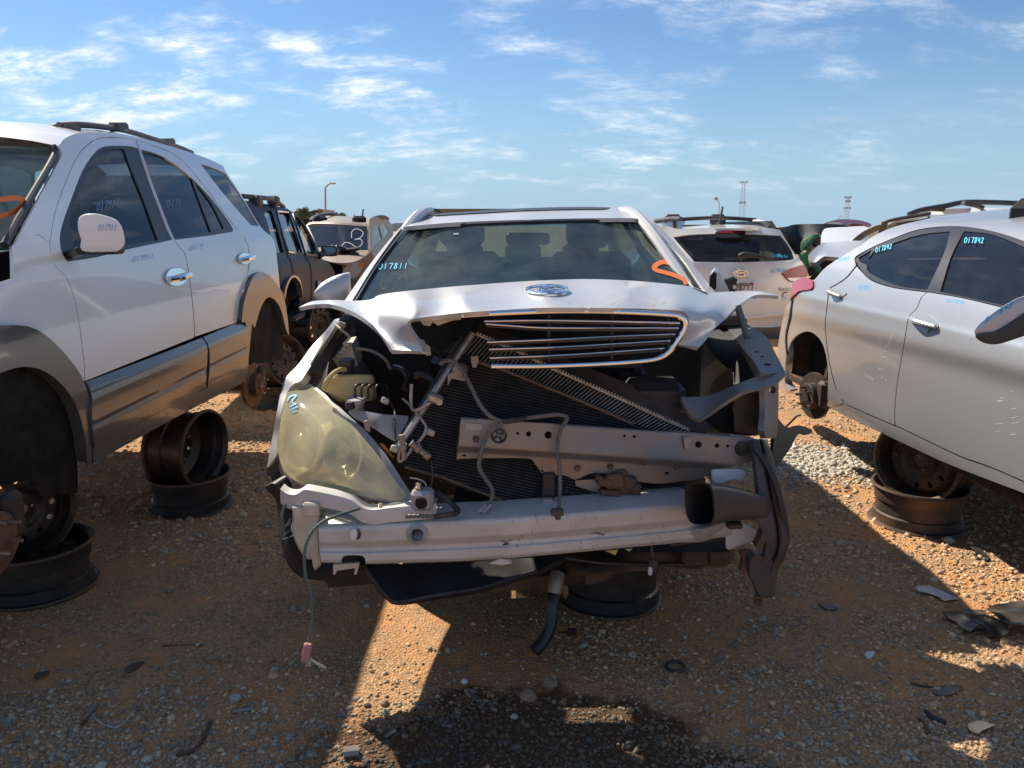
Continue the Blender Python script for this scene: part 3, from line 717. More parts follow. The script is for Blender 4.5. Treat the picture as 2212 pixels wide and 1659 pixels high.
# --- left front wing (fender) and headlamp
flat('fender', z0, [(722, 690, 1), (733, 690), (714, 724), (690, 761), (667, 796), (650, 822), (634, 830), (621, 848), (606, 900), (600, 950), (597, 984), (576, 1012, 1), (590, 935), (598, 890), (608, 840), (618, 815), (642, 790), (675, 746), (705, 713)],
     [(722, 690, 3.12), (733, 690, 3.12), (705, 713, 3.02), (714, 724, 3.0), (667, 796, 2.82), (642, 790, 2.88), (618, 815, 2.84), (621, 848, 2.78), (606, 900, 2.70), (590, 935, 2.76), (597, 984, 2.66), (576, 1012, 2.74)], 'pearl_paint', W, th=.03, h=6)
oe = [Vector(p) for p in crom(path(z0, [(722, 690, 3.12), (705, 713, 3.03), (675, 746, 2.95), (642, 790, 2.88), (618, 815, 2.84), (608, 840, 2.81), (598, 890, 2.77), (590, 935, 2.76), (576, 1012, 2.74)]), 4)]
MB().grid([oe, [Vector((p.x - .004, p.y + (max(3.45, p.y + .3) - p.y) * min(1, max(.06, (p.z - .74) / .10)), p.z - .01)) for p in oe]]).build('fender_side', 'pearl_paint', W)
HD = rbf([(650, 821, 2.84), (695, 845, 2.72), (784, 925, 2.52), (873, 1044, 2.37), (887, 1070, 2.345), (859, 1084, 2.33), (725, 1068, 2.42), (624, 1035, 2.56), (598, 976, 2.66), (600, 931, 2.68), (620, 848, 2.78), (680, 950, 2.50), (760, 1000, 2.415), (640, 880, 2.66), (660, 1020, 2.48), (820, 1040, 2.365)])
LS = dmap(HD)
lens = panel('headlamp_lens', [(640, 824), (652, 822), (680, 838), (720, 876), (776, 934), (815, 982), (855, 1040), (874, 1064), (870, 1079), (820, 1077), (725, 1062), (665, 1050), (627, 1031), (611, 1010), (601, 975), (603, 931), (611, 886), (622, 848)], LS, 'lens_yellow', None, h=9, th=.02)
hl = thing  # keep the builder name short below
head = panel('headlamp', [(652, 820, 1), (665, 823), (697, 845), (727, 871), (786, 925), (831, 976), (875, 1044), (889, 1068), (884, 1084, 1), (858, 1086), (814, 1081), (725, 1069), (665, 1057), (622, 1036), (606, 1013), (596, 976, 1), (611, 1010), (627, 1032), (665, 1051), (725, 1063), (820, 1078), (868, 1078), (872, 1066), (853, 1041), (813, 983), (774, 935), (718, 877), (679, 839)], lift(LS, -.006), 'primer_grey', W, h=9, th=.05)
lens.parent = head; lens.matrix_parent_inverse = Matrix.Identity(4)
hs = dmap(lambda u, v: HD(u, v) + .13); 
panel('lamp_housing', [(650, 832), (715, 885), (772, 945), (850, 1045), (855, 1068), (725, 1055), (665, 1043), (625, 1015), (608, 975), (612, 900), (630, 845)], hs, 'reflector', head, h=10, th=.01)
for (cx, cy, rx, ry, bs_) in ((656, 955, 41, 66, .0), (740, 979, 41, 60, .0)):
    m = MB(); dd = HD(cx, cy)
    prof = [(1.0, .028), (.97, .02), (.93, .035), (.7, .095), (.45, .12)]
    m.grid([[wp(cx + rx * k * math.cos(a), cy + ry * k * math.sin(a), HD(cx + rx * k * math.cos(a), cy + ry * k * math.sin(a)) + o_) for a in np.linspace(0, 6.2832, 29)[:-1]] for k, o_ in prof], cu=True); m.build('reflector_bowl', 'reflector', head)
    m = MB(); m.lathe([(.0, -.035), (.018, -.03), (.03, -.012), (.032, .02)], wp(cx, cy, dd + .075), (0, .95, .2), 18); m.build('projector', 'clear_lens', head)
for (cx, cy, rx, ry) in ((656, 955, 42, 67), (740, 979, 42, 61)):
    MB().tube([wp(cx + rx * math.cos(a), cy + ry * math.sin(a), HD(cx + rx * math.cos(a), cy + ry * math.sin(a)) + .012) for a in np.linspace(0, 6.2832, 41)], .0035, 6, False).build('bezel_ring', 'clear_lens', head)
ink = MB(); ll = lift(LS, .004)
for q in ([(622, 868), (628, 858), (641, 856), (632, 868), (640, 876)], [(628, 880), (642, 872)], [(630, 886), (644, 879)], [(632, 891), (643, 888)]): stroke(ink, q, 2.6, ll, 4)
ink.build('chalk_mark', 'ink_blue', head, False)
MB().prism(path(z4, [(820, 1190), (850, 1200), (925, 1290), (915, 1300), (870, 1260)], 2.47), (0, .01, 0)).build('amber_marker', 'amber', head)

# --- engine bay walls, all dull and dark
eb = MB()
eb.grid([[Vector((x, 3.22, z)) for x in np.linspace(-.66, .80, 6)] for z in (.35, 1.14)])
eb.grid([[Vector((x, y, .40)) for x in np.linspace(-.24, .75, 4)] for y in (2.5, 3.22)])
eb.build('firewall', 'hood_liner', W, False)
la = MB(); la.grid([[Vector((-.70, 3.22, 1.06)), Vector((-.66, 2.95, .98)), Vector((-.60, 2.72, .86)), Vector((-.52, 2.6, .78))], [Vector((-.60, 3.22, .9)), Vector((-.54, 2.95, .84)), Vector((-.50, 2.72, .74)), Vector((-.46, 2.6, .68))], [Vector((-.52, 3.22, .62)), Vector((-.48, 2.95, .60)), Vector((-.46, 2.72, .56)), Vector((-.44, 2.6, .54))]])
la.build('inner_apron', 'worn_steel', W)
eng = MB(); eng.box((.22, 2.98, .78), (.62, .36, .42), .05); eng.box((.22, 2.93, 1.0), (.52, .30, .07), .03)
for i in range(4): eng.box((.02 + i * .13, 2.79, .93), (.06, .05, .10), .015)
eng.build('engine', 'black_plastic', W)
MB().box((.50, 2.72, .86), (.22, .20, .22), .03).build('battery', 'black_plastic', W)
MB().tube([Vector((-.30, 3.1, .95)), Vector((-.12, 2.95, .92)), Vector((-.05, 2.8, .80))], .05, 10, n=5).build('intake_hose', 'hose_black', W)
MB().box((-.10, 3.05, .98), (.34, .2, .16), .04).build('air_box', 'black_plastic', W)
MB().tube(path(z4, [(470, 430, 2.98), (420, 530, 2.92), (380, 640, 2.86), (345, 700, 2.83)]), .028, 8, n=5, flat=.6).build('fender_seal', 'rubber', W)
MB().tube(path(z4, [(530, 330, 3.05), (470, 420, 2.97), (380, 560, 2.88), (300, 700, 2.82)]), .016, 8, n=5).build('weather_strip', 'rubber', W)
m = MB(); q = path(z4, [(480, 580), (560, 490), (615, 478), (660, 628), (520, 640)], 2.97); m.prism(q, (0, .10, .02))
bx = m.build('fuse_box_cover', 'beige_plastic', W)
for i in range(5): MB().prism(path(z4, [(478 + i * 22, 575 - i * 25), (505 + i * 22, 572 - i * 25), (508 + i * 22, 582 - i * 25), (481 + i * 22, 585 - i * 25)], 2.955), (0, .02, 0)).build('cover_rib', 'beige_plastic', bx)
# yellow washer tank
def blob(mb, zf, out, d, push, n=3, levels=((0, .80, .0), (1, .93, .006), (2, 1.0, .03), (3, 1.0, .10), (4, .9, .13))):
    lp = loop2([zf(*p[:2]) + tuple(p[2:]) for p in out], n); cx = sum(p[0] for p in lp) / len(lp); cy = sum(p[1] for p in lp) / len(lp)
    rows = [[wp(cx + (a - cx) * k, cy + (b - cy) * k, d + o_ * push) for a, b in lp] for _, k, o_ in levels]
    b0 = len(mb.v); mb.grid(rows, cu=True); mb.f.append(tuple(range(b0, b0 + len(lp)))[::-1]); return mb
tank = blob(MB(), z4, [(412, 800), (420, 730), (470, 695), (560, 690), (700, 690), (770, 695), (790, 740), (785, 860), (740, 885), (600, 890), (520, 885), (450, 830)], 2.68, 1.2).build('washer_tank', 'yellow_tank', W)
m = MB(); c_ = P(z4, 585, 640, 2.74); m.lathe([(.0, .03), (.026, .03), (.028, .026), (.028, .008), (.020, .004), (.020, -.04)], c_, (0, -.1, 1), 16); m.build('filler_cap', 'black_plastic', tank)
MB().tube(path(z4, [(570, 652, 2.70), (530, 655, 2.68), (480, 685, 2.66), (440, 740, 2.65), (410, 800, 2.65)]), .0085, 8, n=5).build('yellow_hose', 'yellow_tank', tank)
m = MB(); m.lathe([(0, .012), (.03, .012), (.034, .006), (.034, 0), (.026, -.004), (.024, -.04)], P(z4, 650, 885, 2.60), (0, -.15, 1), 18); m.build('reservoir', 'primer_grey', W)
m = MB(); m.lathe([(0, .012), (.012, .012), (.016, .004), (.016, -.012)], P(z4, 605, 912, 2.57), (0, -.15, 1), 12); m.build('rubber_plug', 'rubber', W)
for x0, x1 in ((640, 760), (688, 800), (735, 850), (790, 885)):
    MB().tube(path(z4, [(x0, 870, 2.60), (x0 + 2, 790, 2.61), (x0 + 22, 765, 2.62), (x1 - 40, 762, 2.66), (x1 - 10, 775, 2.68), (x1, 850, 2.70)]), .0042, 7, n=4).build('brake_line', 'black_plastic', W)
flat('frame_rail', z4, [(590, 960, 1), (700, 955), (850, 980), (1028, 990, 1), (1022, 1030), (960, 1140), (945, 1185, 1), (880, 1150), (790, 1090), (700, 1040), (640, 1010)], [(590, 960, 2.60), (1028, 990, 2.50), (945, 1185, 2.46), (700, 1040, 2.54), (800, 1010, 2.50)], 'primer_grey', W, th=.03, h=10)
flat('rail_bracket', z4, [(700, 1035, 1), (748, 1018, 1), (750, 1110, 1), (715, 1090, 1)], 2.48, 'worn_steel', W, th=.01)

# --- radiator pack, tipped over towards the far side
rp = flat('radiator_tank', z5, [(540, 308, 1), (900, 470, 1), (1320, 640, 1), (1700, 790, 1), (2080, 960, 1), (2215, 1060, 1), (2180, 1110, 1), (2040, 1090, 1), (1600, 870, 1), (1090, 640, 1), (600, 430, 1), (498, 385, 1)], [(540, 308, 2.62), (2212, 1060, 2.52), (498, 385, 2.56), (1300, 700, 2.56), (1320, 640, 2.60), (2040, 1090, 2.46)], 'brown_plate', W, th=.04, h=14)
fin = flat('radiator', z5, [(500, 390, 1), (600, 430, 1), (1090, 640, 1), (2060, 1100, 1), (1760, 1090, 1), (1260, 890, 1), (700, 665, 1), (380, 555, 1)], [(500, 390, 2.55), (2060, 1100, 2.45), (380, 555, 2.53), (1260, 890, 2.47), (1090, 640, 2.51)], 'dark_gap', W, th=.03, h=14)
RF = rbf([z5(a, b) + (c - .012,) for a, b, c in [(500, 390, 2.55), (2060, 1100, 2.45), (380, 555, 2.53), (1260, 890, 2.47), (1090, 640, 2.51)]]); RS = dmap(RF)
m = MB()
for i in range(64):
    t = i / 63; a = (500 + t * 1540, 405 + t * 690); b = (a[0] - 130 + t * 20, a[1] + 150 - t * 95)
    m.tube([RS(*z5(*a)), RS(*z5(*b))], .0016, 4)
fo = m.build('radiator_fins', 'light_fin', fin); fo['kind'] = 'stuff'
m = MB(); hd = [(500, 395), (800, 520), (1040, 640), (1500, 845), (2055, 1098)]
m.tube([RS(*z5(*p)) for p in hd], .0062, 6, flat=.8); m.build('radiator_header', 'light_fin', fin)
m = MB()
for i in range(70):
    t = i / 69; x = np.interp(t, [0, 1], [520, 2040]); y = np.interp(x, [p[0] for p in hd], [p[1] for p in hd])
    m.box(RS(*z5(x, y - 12)), (.006, .008, .009), .001)
q = m.build('header_crimps', 'light_fin', fin); q['kind'] = 'stuff'
CD = [(520, 600, 2.50), (1700, 1080, 2.44), (-60, 1260, 2.42), (830, 1660, 2.40), (600, 1100, 2.45), (1250, 1660, 2.40)]
cond = flat('condenser', z5, [(400, 545, 1), (530, 610, 1), (700, 660, 1), (1260, 885, 1), (1760, 1095, 1), (1760, 1300, 1), (1250, 1660, 1), (830, 1660, 1), (0, 1380, 1), (-70, 1260, 1)], CD, 'dark_gap', W, th=.025, h=20)
CF = rbf([z5(a, b) + (c - .008,) for a, b, c in CD]); CS = dmap(CF); m = MB()
co = [(400, 545), (530, 610), (700, 660), (1260, 885), (1760, 1095), (1760, 1300), (1250, 1660), (830, 1660), (0, 1380), (-70, 1260)]
for i in range(60):
    y0 = 560 + i * 22 - 200; seg_ = []
    for x in np.arange(-60, 1760, 30):
        y = y0 + (x + 60) * .22
        if pin([x], [y], co)[0]: seg_.append(CS(*z5(x, y)))
    if len(seg_) > 2: m.tube(seg_, .0017, 4)
q = m.build('condenser_fins', 'fin_metal', cond); q['kind'] = 'stuff'
MB().tube(path(z5, [(520, 600, 2.48), (700, 655, 2.47), (1260, 880, 2.44), (1650, 1050, 2.42)]), .006, 6).build('condenser_edge', 'brown_plate', cond)
MB().tube(path(z5, [(-10, 1360, 2.40), (240, 1425, 2.40), (600, 1565, 2.39), (850, 1665, 2.38)]), .008, 6, flat=.7).build('condenser_edge', 'brown_plate', cond)
MB().tube(path(z5, [(485, 390, 2.52), (330, 620, 2.49), (180, 860, 2.46), (0, 1130, 2.43), (-60, 1220, 2.42)]), .012, 8).build('header_tube', 'aluminium', cond)
MB().tube(path(z5, [(420, 430, 2.56), (200, 800, 2.50), (-80, 1250, 2.46)]), .016, 8).build('radiator_side_tube', 'black_plastic', cond)
m = MB(); m.prism(path(z5, [(470, 560), (520, 555), (525, 600), (505, 640), (480, 640), (470, 600)], 2.46), (0, .012, 0)); m.prism(path(z5, [(300, 690), (345, 670), (430, 710), (425, 740), (330, 720), (300, 770)], 2.45), (0, .012, 0)); m.build('condenser_bracket', 'worn_steel', cond)
m = MB(); m.lathe([(.0, -.012), (.02, -.012), (.023, -.006), (.023, .02)], P(z5, 385, 660, 2.46), (.3, 1, 0), 14); m.build('radiator_cap', 'worn_steel', cond)
# refrigerant lines
MB().tube(path(z4, [(1050, 760, 2.46), (1048, 900, 2.45), (1062, 945, 2.44), (1100, 948, 2.43), (1180, 900, 2.42), (1230, 865, 2.42)]), .0062, 9, n=6).build('refrigerant_line', 'aluminium', W)
MB().tube(path(z4, [(1080, 960, 2.44), (1135, 1030, 2.43), (1158, 1075, 2.42), (1135, 1140, 2.41), (1060, 1225, 2.40), (1005, 1290, 2.39), (970, 1320, 2.39), (958, 1295, 2.39), (975, 1225, 2.39), (985, 1170, 2.40)]), .0055, 9, n=6).build('refrigerant_line', 'aluminium', W)
MB().tube(path(z4, [(990, 865, 2.50), (1040, 910, 2.47), (1075, 955, 2.44)]), .0045, 8, n=4).build('refrigerant_line', 'aluminium', W)
m = MB(); m.box(P(z4, 1225, 865, 2.41), (.05, .03, .032), .008, Matrix.Rotation(.3, 3, 'Y')); m.lathe([(0, -.012), (.011, -.012), (.011, .01)], P(z4, 1255, 885, 2.40), (0, 1, 0), 8); m.build('line_coupling', 'aluminium', W)
m = MB(); c_ = P(z4, 1110, 1235, 2.385); ax = Vector((.62, .05, -.55))
m.lathe([(0, -.035), (.012, -.035), (.012, -.012), (.016, -.012), (.016, .0), (.011, .004), (.011, .02), (.014, .022), (.014, .04), (0, .04)], c_, ax, 10); m.build('pressure_switch', 'aluminium', W)
m = MB(); m.lathe([(0, -.03), (.010, -.03), (.010, .0), (.014, .0), (.014, .016), (.009, .018), (.009, .05)], P(z4, 985, 1195, 2.39), (.1, 0, -1), 10); m.build('line_fitting', 'worn_steel', W)

# --- upper tie bar, hanging loose, pierced with holes
def tie(u, v):
    t = np.interp(u, [1000, 1230, 1640], [900, 915, 945]); k = v - t
    return 2.375 + np.interp(k, [-8, 2, 60, 66, 75, 140], [.03, 0, -.012, -.012, .012, .022]) + .00002 * (u - 1300)
tie_out = tr(z5, [(395, 1000, 1), (480, 1005), (600, 1020), (900, 1040), (1250, 1055), (1700, 1090), (2100, 1122)]) + tr(z6, [(400, 703), (600, 722), (790, 738, 1), (800, 800), (780, 850, 1), (700, 870), (620, 885), (560, 922), (470, 942)]) + tr(z5, [(2050, 1455), (1850, 1482), (1650, 1462), (1380, 1405), (1225, 1456, 1), (1130, 1420), (1010, 1427, 1), (985, 1410), (930, 1335), (880, 1300), (620, 1297), (365, 1306, 1), (385, 1150)])
hz = [disc(440, 1070, 13), disc(1030, 1130, 27), disc(888, 1122, 19), disc(808, 1118, 11), disc(1583, 1136, 11), disc(1655, 1140, 13), disc(2120, 1198, 25), disc(2047, 1207, 11), disc(1890, 1407, 17, 11), disc(985, 1390, 10), disc(420, 1278, 17, 7)]
hz = [tr(z5, q) for q in hz] + [tr(z6, disc(620, 775, 11)), tr(z6, disc(670, 778, 7))]
def tie_t(u): return float(np.interp(u, [1000, 1230, 1640], [900, 915, 945]))
tb = panel('tie_bar', [(p[0], p[1] - tie_t(p[0])) + tuple(p[2:]) for p in tie_out], lambda u, q: wp(u, q + tie_t(u), tie(u, q + tie_t(u))), 'worn_steel', W, [[(p[0], p[1] - tie_t(p[0])) for p in q] for q in hz], h=6, th=.035)
m = MB(); c_ = P(z5, 672, 1133, 2.36); m.lathe([(.024, 0), (.026, -.004), (.020, -.006), (.019, 0)], c_, (0, 1, .1), 18)
for a in range(4): m.box(c_ + Vector((.011 * math.cos(a * 1.571 + .5), -.003, .011 * math.sin(a * 1.571 + .5))), (.012, .004, .007), .001, Matrix.Rotation(-a * 1.571 - .5, 3, 'Y'))
m.build('push_clip', 'black_plastic', tb)
m = MB(); m.lathe([(.0, -.012), (.022, -.010), (.026, 0)], wp(*z6(735, 790), 2.375), (0, 1, .1), 18); m.build('rubber_plug', 'rubber', tb)
m = MB(); m.prism(path(z5, [(430, 1045), (545, 1050), (560, 1090), (470, 1095), (430, 1085)], 2.362), (0, .008, 0)); m.build('tab_plate', 'primer_grey', tb); m = MB(); m.prism(path(z5, [(2012, 1145), (2072, 1148), (2068, 1225), (2045, 1242), (2022, 1225)], 2.362), (0, .008, 0)); m.build('tab_plate', 'primer_grey', tb)
# hood latch below it
m = MB()
for x, y, w_, h_, r_ in ((1440, 1470, .055, .03, .2), (1510, 1460, .06, .05, -.1), (1600, 1470, .06, .045, .3), (1560, 1525, .09, .03, -.15), (1665, 1540, .03, .06, .1), (1480, 1545, .07, .02, .1), (1660, 1600, .05, .035, .0), (1400, 1440, .03, .018, .4), (1560, 1400, .04, .02, 0)):
    m.box(P(z5, x, y, 2.385 + random.uniform(-.01, .01)), (w_, .03, h_), .006, Matrix.Rotation(r_, 3, 'Y'))
m.build('hood_latch', 'dirt_metal', W)
m = MB(); m.prism(path(z5, [(1225, 1460), (1400, 1450), (1420, 1560), (1330, 1530), (1230, 1500)], 2.40), (0, .02, 0)); m.build('latch_plate', 'worn_steel', W)
MB().box(P(z5, 1030, 1490, 2.395), (.045, .03, .09), .006).build('horn_bracket', 'black_plastic', W)
MB().box(P(z5, 1028, 1620, 2.36), (.036, .03, .030), .005).build('support_bracket', 'primer_grey', W)

# --- wiring
MB().hose(path(z5, [(250, 612, 2.45), (290, 590, 2.43), (350, 600, 2.42), (410, 670, 2.41), (470, 780, 2.40), (530, 900, 2.38), (600, 985, 2.36), (690, 1030, 2.345), (735, 1033, 2.345)]), .0076, .0062).build('wiring_harness', 'loom_grey', W)
MB().tube(path(z5, [(690, 1028, 2.343), (730, 1030, 2.34), (800, 1022, 2.34), (870, 1005, 2.345)]), .0085, 8, n=4).build('harness_tape', 'rubber', W)
MB().hose(path(z5, [(860, 1008, 2.345), (1000, 990, 2.35), (1110, 982, 2.355), (1165, 1003, 2.35), (1150, 1050, 2.345)]), .0076, .0062).build('wiring_harness', 'loom_grey', W)
MB().hose(path(z5, [(700, 1042, 2.34), (620, 1095, 2.335), (565, 1180, 2.33), (535, 1290, 2.325), (530, 1370, 2.325), (570, 1440, 2.33), (620, 1515, 2.33), (622, 1580, 2.33), (595, 1650, 2.32)]), .0074, .0062).build('wiring_harness', 'loom_grey', W)
MB().hose(path(z5, [(1150, 1035, 2.345), (1110, 1120, 2.34), (1095, 1240, 2.325), (1110, 1350, 2.32), (1116, 1500, 2.30), (1105, 1665, 2.255)]), .0070, .0062).build('wiring_harness', 'loom_grey', W)
m = MB(); m.box(P(z11, 357, 215, 2.235), (.040, .02, .022), .004); m.box(P(z11, 362, 245, 2.235), (.018, .018, .02), .004); m.build('harness_plug', 'dusty_plastic', W)
m = MB()
for dx_ in (-20, 15): m.tube([P(z10, 1700 + dx_, 165, 2.31), P(z10, 1650 + dx_, 215, 2.29)], .006, 7)
m.build('harness_plug', 'primer_grey', W)
MB().hose(path(z10, [(1100, 245, 2.26), (1200, 243, 2.255), (1310, 246, 2.255)]), .0070, .0062).build('wiring_harness', 'loom_grey', W)
MB().tube(path(z10, [(1310, 248, 2.255), (1400, 235, 2.26), (1480, 212, 2.27), (1440, 160, 2.30), (1380, 110, 2.33), (1330, 75, 2.36)]), .009, 8, n=5).build('taped_wiring', 'rubber', W)
wire = MB().hose(path(z10, [(760, 190, 2.30), (680, 215, 2.26), (590, 245, 2.225), (490, 290, 2.20), (410, 375, 2.19), (368, 500, 2.185), (375, 680, 2.185), (415, 800, 2.18), (422, 950, 2.18), (410, 1090, 2.18), (398, 1140, 2.18)]), .0053, .006).build('dangling_wire', 'tape_green', W)
m = MB(); m.box(P(z10, 385, 1215, 2.18), (.024, .018, .042), .004, Matrix.Rotation(.25, 3, 'Y')); m.box(P(z10, 375, 1275, 2.18), (.020, .014, .022), .003, Matrix.Rotation(.3, 3, 'Y')); m.build('pink_plug', 'pink_plug', wire)
m = MB()
for dx_ in (-8, 8, 20): m.tube([P(z10, 390 + dx_, 1270, 2.18), P(z10, 388 + dx_, 1335, 2.18)], .002, 5)
m.tube([P(z10, 410, 1285, 2.18), P(z10, 460, 1315, 2.175), P(z10, 520, 1348, 2.17)], .004, 6); m.build('plug_pins', 'beige_plastic', wire)

# --- bumper beam
TX, TY = [680, 700, 816, 995, 1097, 1246, 1365, 1478, 1580], [1140, 1138, 1131, 1122, 1117, 1106, 1096, 1086, 1078]
BXs, BYs = [690, 787, 995, 1097, 1246, 1395, 1450, 1580], [1215, 1218, 1212, 1206, 1193, 1179, 1173, 1156]
def beam(u, v):
    a, b = np.interp(u, TX, TY), np.interp(u, BXs, BYs); k = (v - a) / (b - a)
    return 2.262 + .085 * ((u - 1090) / 500) ** 2 + np.interp(k, [-.1, 0, .05, .12, .42, .50, .58, .68, .74, .93, 1.0, 1.1], [.03, .014, .003, 0, 0, .007, .016, .014, .005, .003, .012, .02])
bo = [(688, 1139, 1), (816, 1131), (995, 1122), (1097, 1117), (1246, 1106), (1365, 1096), (1478, 1086), (1578, 1077, 1), (1580, 1115), (1582, 1156, 1), (1450, 1174), (1395, 1179), (1246, 1193), (1097, 1206), (995, 1212), (790, 1218, 1), (788, 1206), (778, 1200), (748, 1200), (739, 1206), (737, 1216, 1), (694, 1215, 1), (690, 1180)]
def beam_k(p):
    a, b = np.interp(p[0], TX, TY), np.interp(p[0], BXs, BYs); return (p[0], (p[1] - a) / (b - a) * 84) + tuple(p[2:])
def beam_s(u, q):
    a, b = np.interp(u, TX, TY), np.interp(u, BXs, BYs); v = a + q / 84 * (b - a); return wp(u, v, beam(u, v))
bb = panel('bumper_beam', [beam_k(p) for p in bo], beam_s, 'pearl_dirty', W, [[beam_k(p) for p in tr(z10, q)] for q in (disc(748, 375, 30, 40), disc(1185, 375, 42, 45))], h=4.2, th=.03, n=6)
ba = [wp(a, b, 2.276 + .085 * ((a - 1090) / 500) ** 2) for a, b in zip(TX, TY)]; ba[0] = wp(688, 1139, 2.276 + .085 * .65)
MB().grid([[Vector(p) for p in crom(ba, 4)], [Vector(p) + Vector((0, .045, .012)) for p in crom(ba, 4)], [Vector(p) + Vector((0, .11, .016)) for p in crom(ba, 4)]]).build('beam_ledge', 'pearl_dirty', bb)
m = MB(); c_ = wp(*z10(1185, 375), beam(*z10(1185, 375)) - .002); m.lathe([(.033, .0), (.034, -.004), (.026, -.006), (.0215, -.010), (.0195, -.008), (.0195, .06)], c_, (0, 1, -.1), 24); m.build('tow_eye_socket', 'primer_grey', bb)
m = MB(); blob(m, z10, [(695, 380), (700, 345), (735, 335), (750, 355), (748, 400), (725, 425), (700, 410)], 2.27, .25); m.build('foam_plug', 'foam', bb)
m = MB()
for _ in range(9):
    x, y = random.gauss(1830, 22), random.gauss(430, 12); stroke(m, [(z10(x - 12, y + 4)), (z10(x, y)), (z10(x + 14, y - 5))], random.uniform(1.2, 3), lift(dmap(beam), .002), 2)
for _ in range(5):
    x, y = random.gauss(655, 22) + 1843, random.gauss(375, 10); stroke(m, [(z10(x - 12, y + 4)), (z10(x, y)), (z10(x + 14, y - 5))], random.uniform(1, 2.4), lift(dmap(beam), .002), 2)
m.build('rust_spots', 'rim_edge_rust', bb, False)['kind'] = 'stuff'
m = MB()
for _ in range(34):
    x, y = random.uniform(1843, 3000), random.uniform(200, 470); a = random.uniform(-.6, .2); l = random.uniform(8, 34)
    stroke(m, [z10(x, y), z10(x + l * .25, y + l * .6), z10(x + l * (.3 + a * .2), y + l)], random.uniform(.35, .8), lift(dmap(beam), .002), 2)
m.build('scratches', 'dirt_metal', bb, False)['kind'] = 'stuff'

# --- headlamp carrier, washer bottle and wheel-arch liner below the lamp
cp = [(190, 85, 2.42), (235, 118, 2.40), (290, 128, 2.385), (330, 112, 2.375), (365, 92, 2.37), (430, 100, 2.355), (520, 118, 2.34), (620, 140, 2.325), (700, 165, 2.315), (750, 200, 2.305), (800, 228, 2.30), (870, 238, 2.295), (1000, 222, 2.29), (1150, 208, 2.285), (1325, 192, 2.285)]
a = [Vector(p) for p in crom(path(z10, cp), 4)]
m = MB(); m.grid([[p + Vector((0, .05, .018)) for p in a], [p + Vector((0, .004, .016)) for p in a], a, [p + Vector((0, 0, -.030)) for p in a], [p + Vector((0, .03, -.036)) for p in a]]); car = m.build('lamp_carrier', 'pearl_dirty', W)
m = MB(); m.box(P(z10, 1225, 118, 2.30), (.070, .06, .064), .012); blk = m.build('carrier_block', 'primer_grey', W)
m = MB(); c_ = P(z10, 1213, 150, 2.268); m.lathe([(.0155, -.002), (.0175, -.004), (.019, 0)], c_, (0, 1, 0), 18); m.lathe([(0, .004), (.0155, .002)], c_ + Vector((0, -.004, 0)), (0, 1, 0), 18); m.build('block_hole', 'dark_gap', blk)
m = MB(); c_ = P(z10, 1195, 40, 2.30); m.lathe([(0, .016), (.009, .016), (.009, .004), (.013, .004), (.013, 0)], c_, (0, 0, 1), 6); m.build('bolt', 'stud_steel', blk)
m = MB(); c_ = P(z10, 917, 182, 2.285); m.lathe([(0, .014), (.006, .014), (.006, .0)], c_, (0, 0, 1), 6); m.build('bolt', 'stud_steel', car)
m = blob(MB(), z10, [(275, 165, 1), (480, 165, 1), (480, 300), (490, 600, 1), (440, 640, 1), (430, 565), (385, 555), (340, 505), (300, 430), (270, 330), (280, 250)], 2.36, .8, 3); bott = m.build('washer_bottle', 'beige_plastic', W)
MB().box(P(z10, 415, 195, 2.345), (.05, .02, .045), .006).build('bottle_rib', 'beige_plastic', bott)
m = MB(); m.prism(path(z10, [(575, 595), (765, 585), (745, 665), (725, 668), (735, 620), (605, 640), (585, 670), (575, 665)], 2.33), (0, .012, 0)); m.build('bumper_clip', 'beige_plastic', W)
flat('wheel_arch_liner', z10, [(80, 30, 1), (150, 10), (205, 140), (225, 330), (260, 470), (330, 590), (430, 650), (540, 640), (780, 600), (880, 735, 1), (760, 745), (540, 765, 1), (520, 720), (430, 705), (330, 680), (250, 600), (205, 480), (175, 320), (165, 140), (100, 60)],
     [(80, 30, 2.62), (205, 140, 2.56), (165, 140, 2.6), (225, 330, 2.52), (175, 320, 2.6), (330, 590, 2.47), (250, 600, 2.52), (540, 640, 2.44), (880, 735, 2.42), (540, 765, 2.48)], 'black_plastic', W, th=.05, h=10)
MB().hose(path(z10, [(225, 160, 2.40), (205, 240, 2.39), (215, 320, 2.39), (250, 300, 2.38), (265, 260, 2.38)]), .005, .006).build('wiring_harness', 'loom_grey', W)
MB().tube(path(z10, [(300, 345, 2.38), (240, 360, 2.37), (205, 410, 2.37), (250, 400, 2.37), (300, 380, 2.37)]), .0018, 6, n=5).build('loose_wire', 'tape_green', W)
flat('torn_liner', z4, [(0, 1370, 1), (40, 1340), (80, 1300, 1), (90, 1400), (120, 1480), (60, 1540, 1), (30, 1430), (0, 1440, 1)], 2.66, 'black_plastic', W, th=.01)

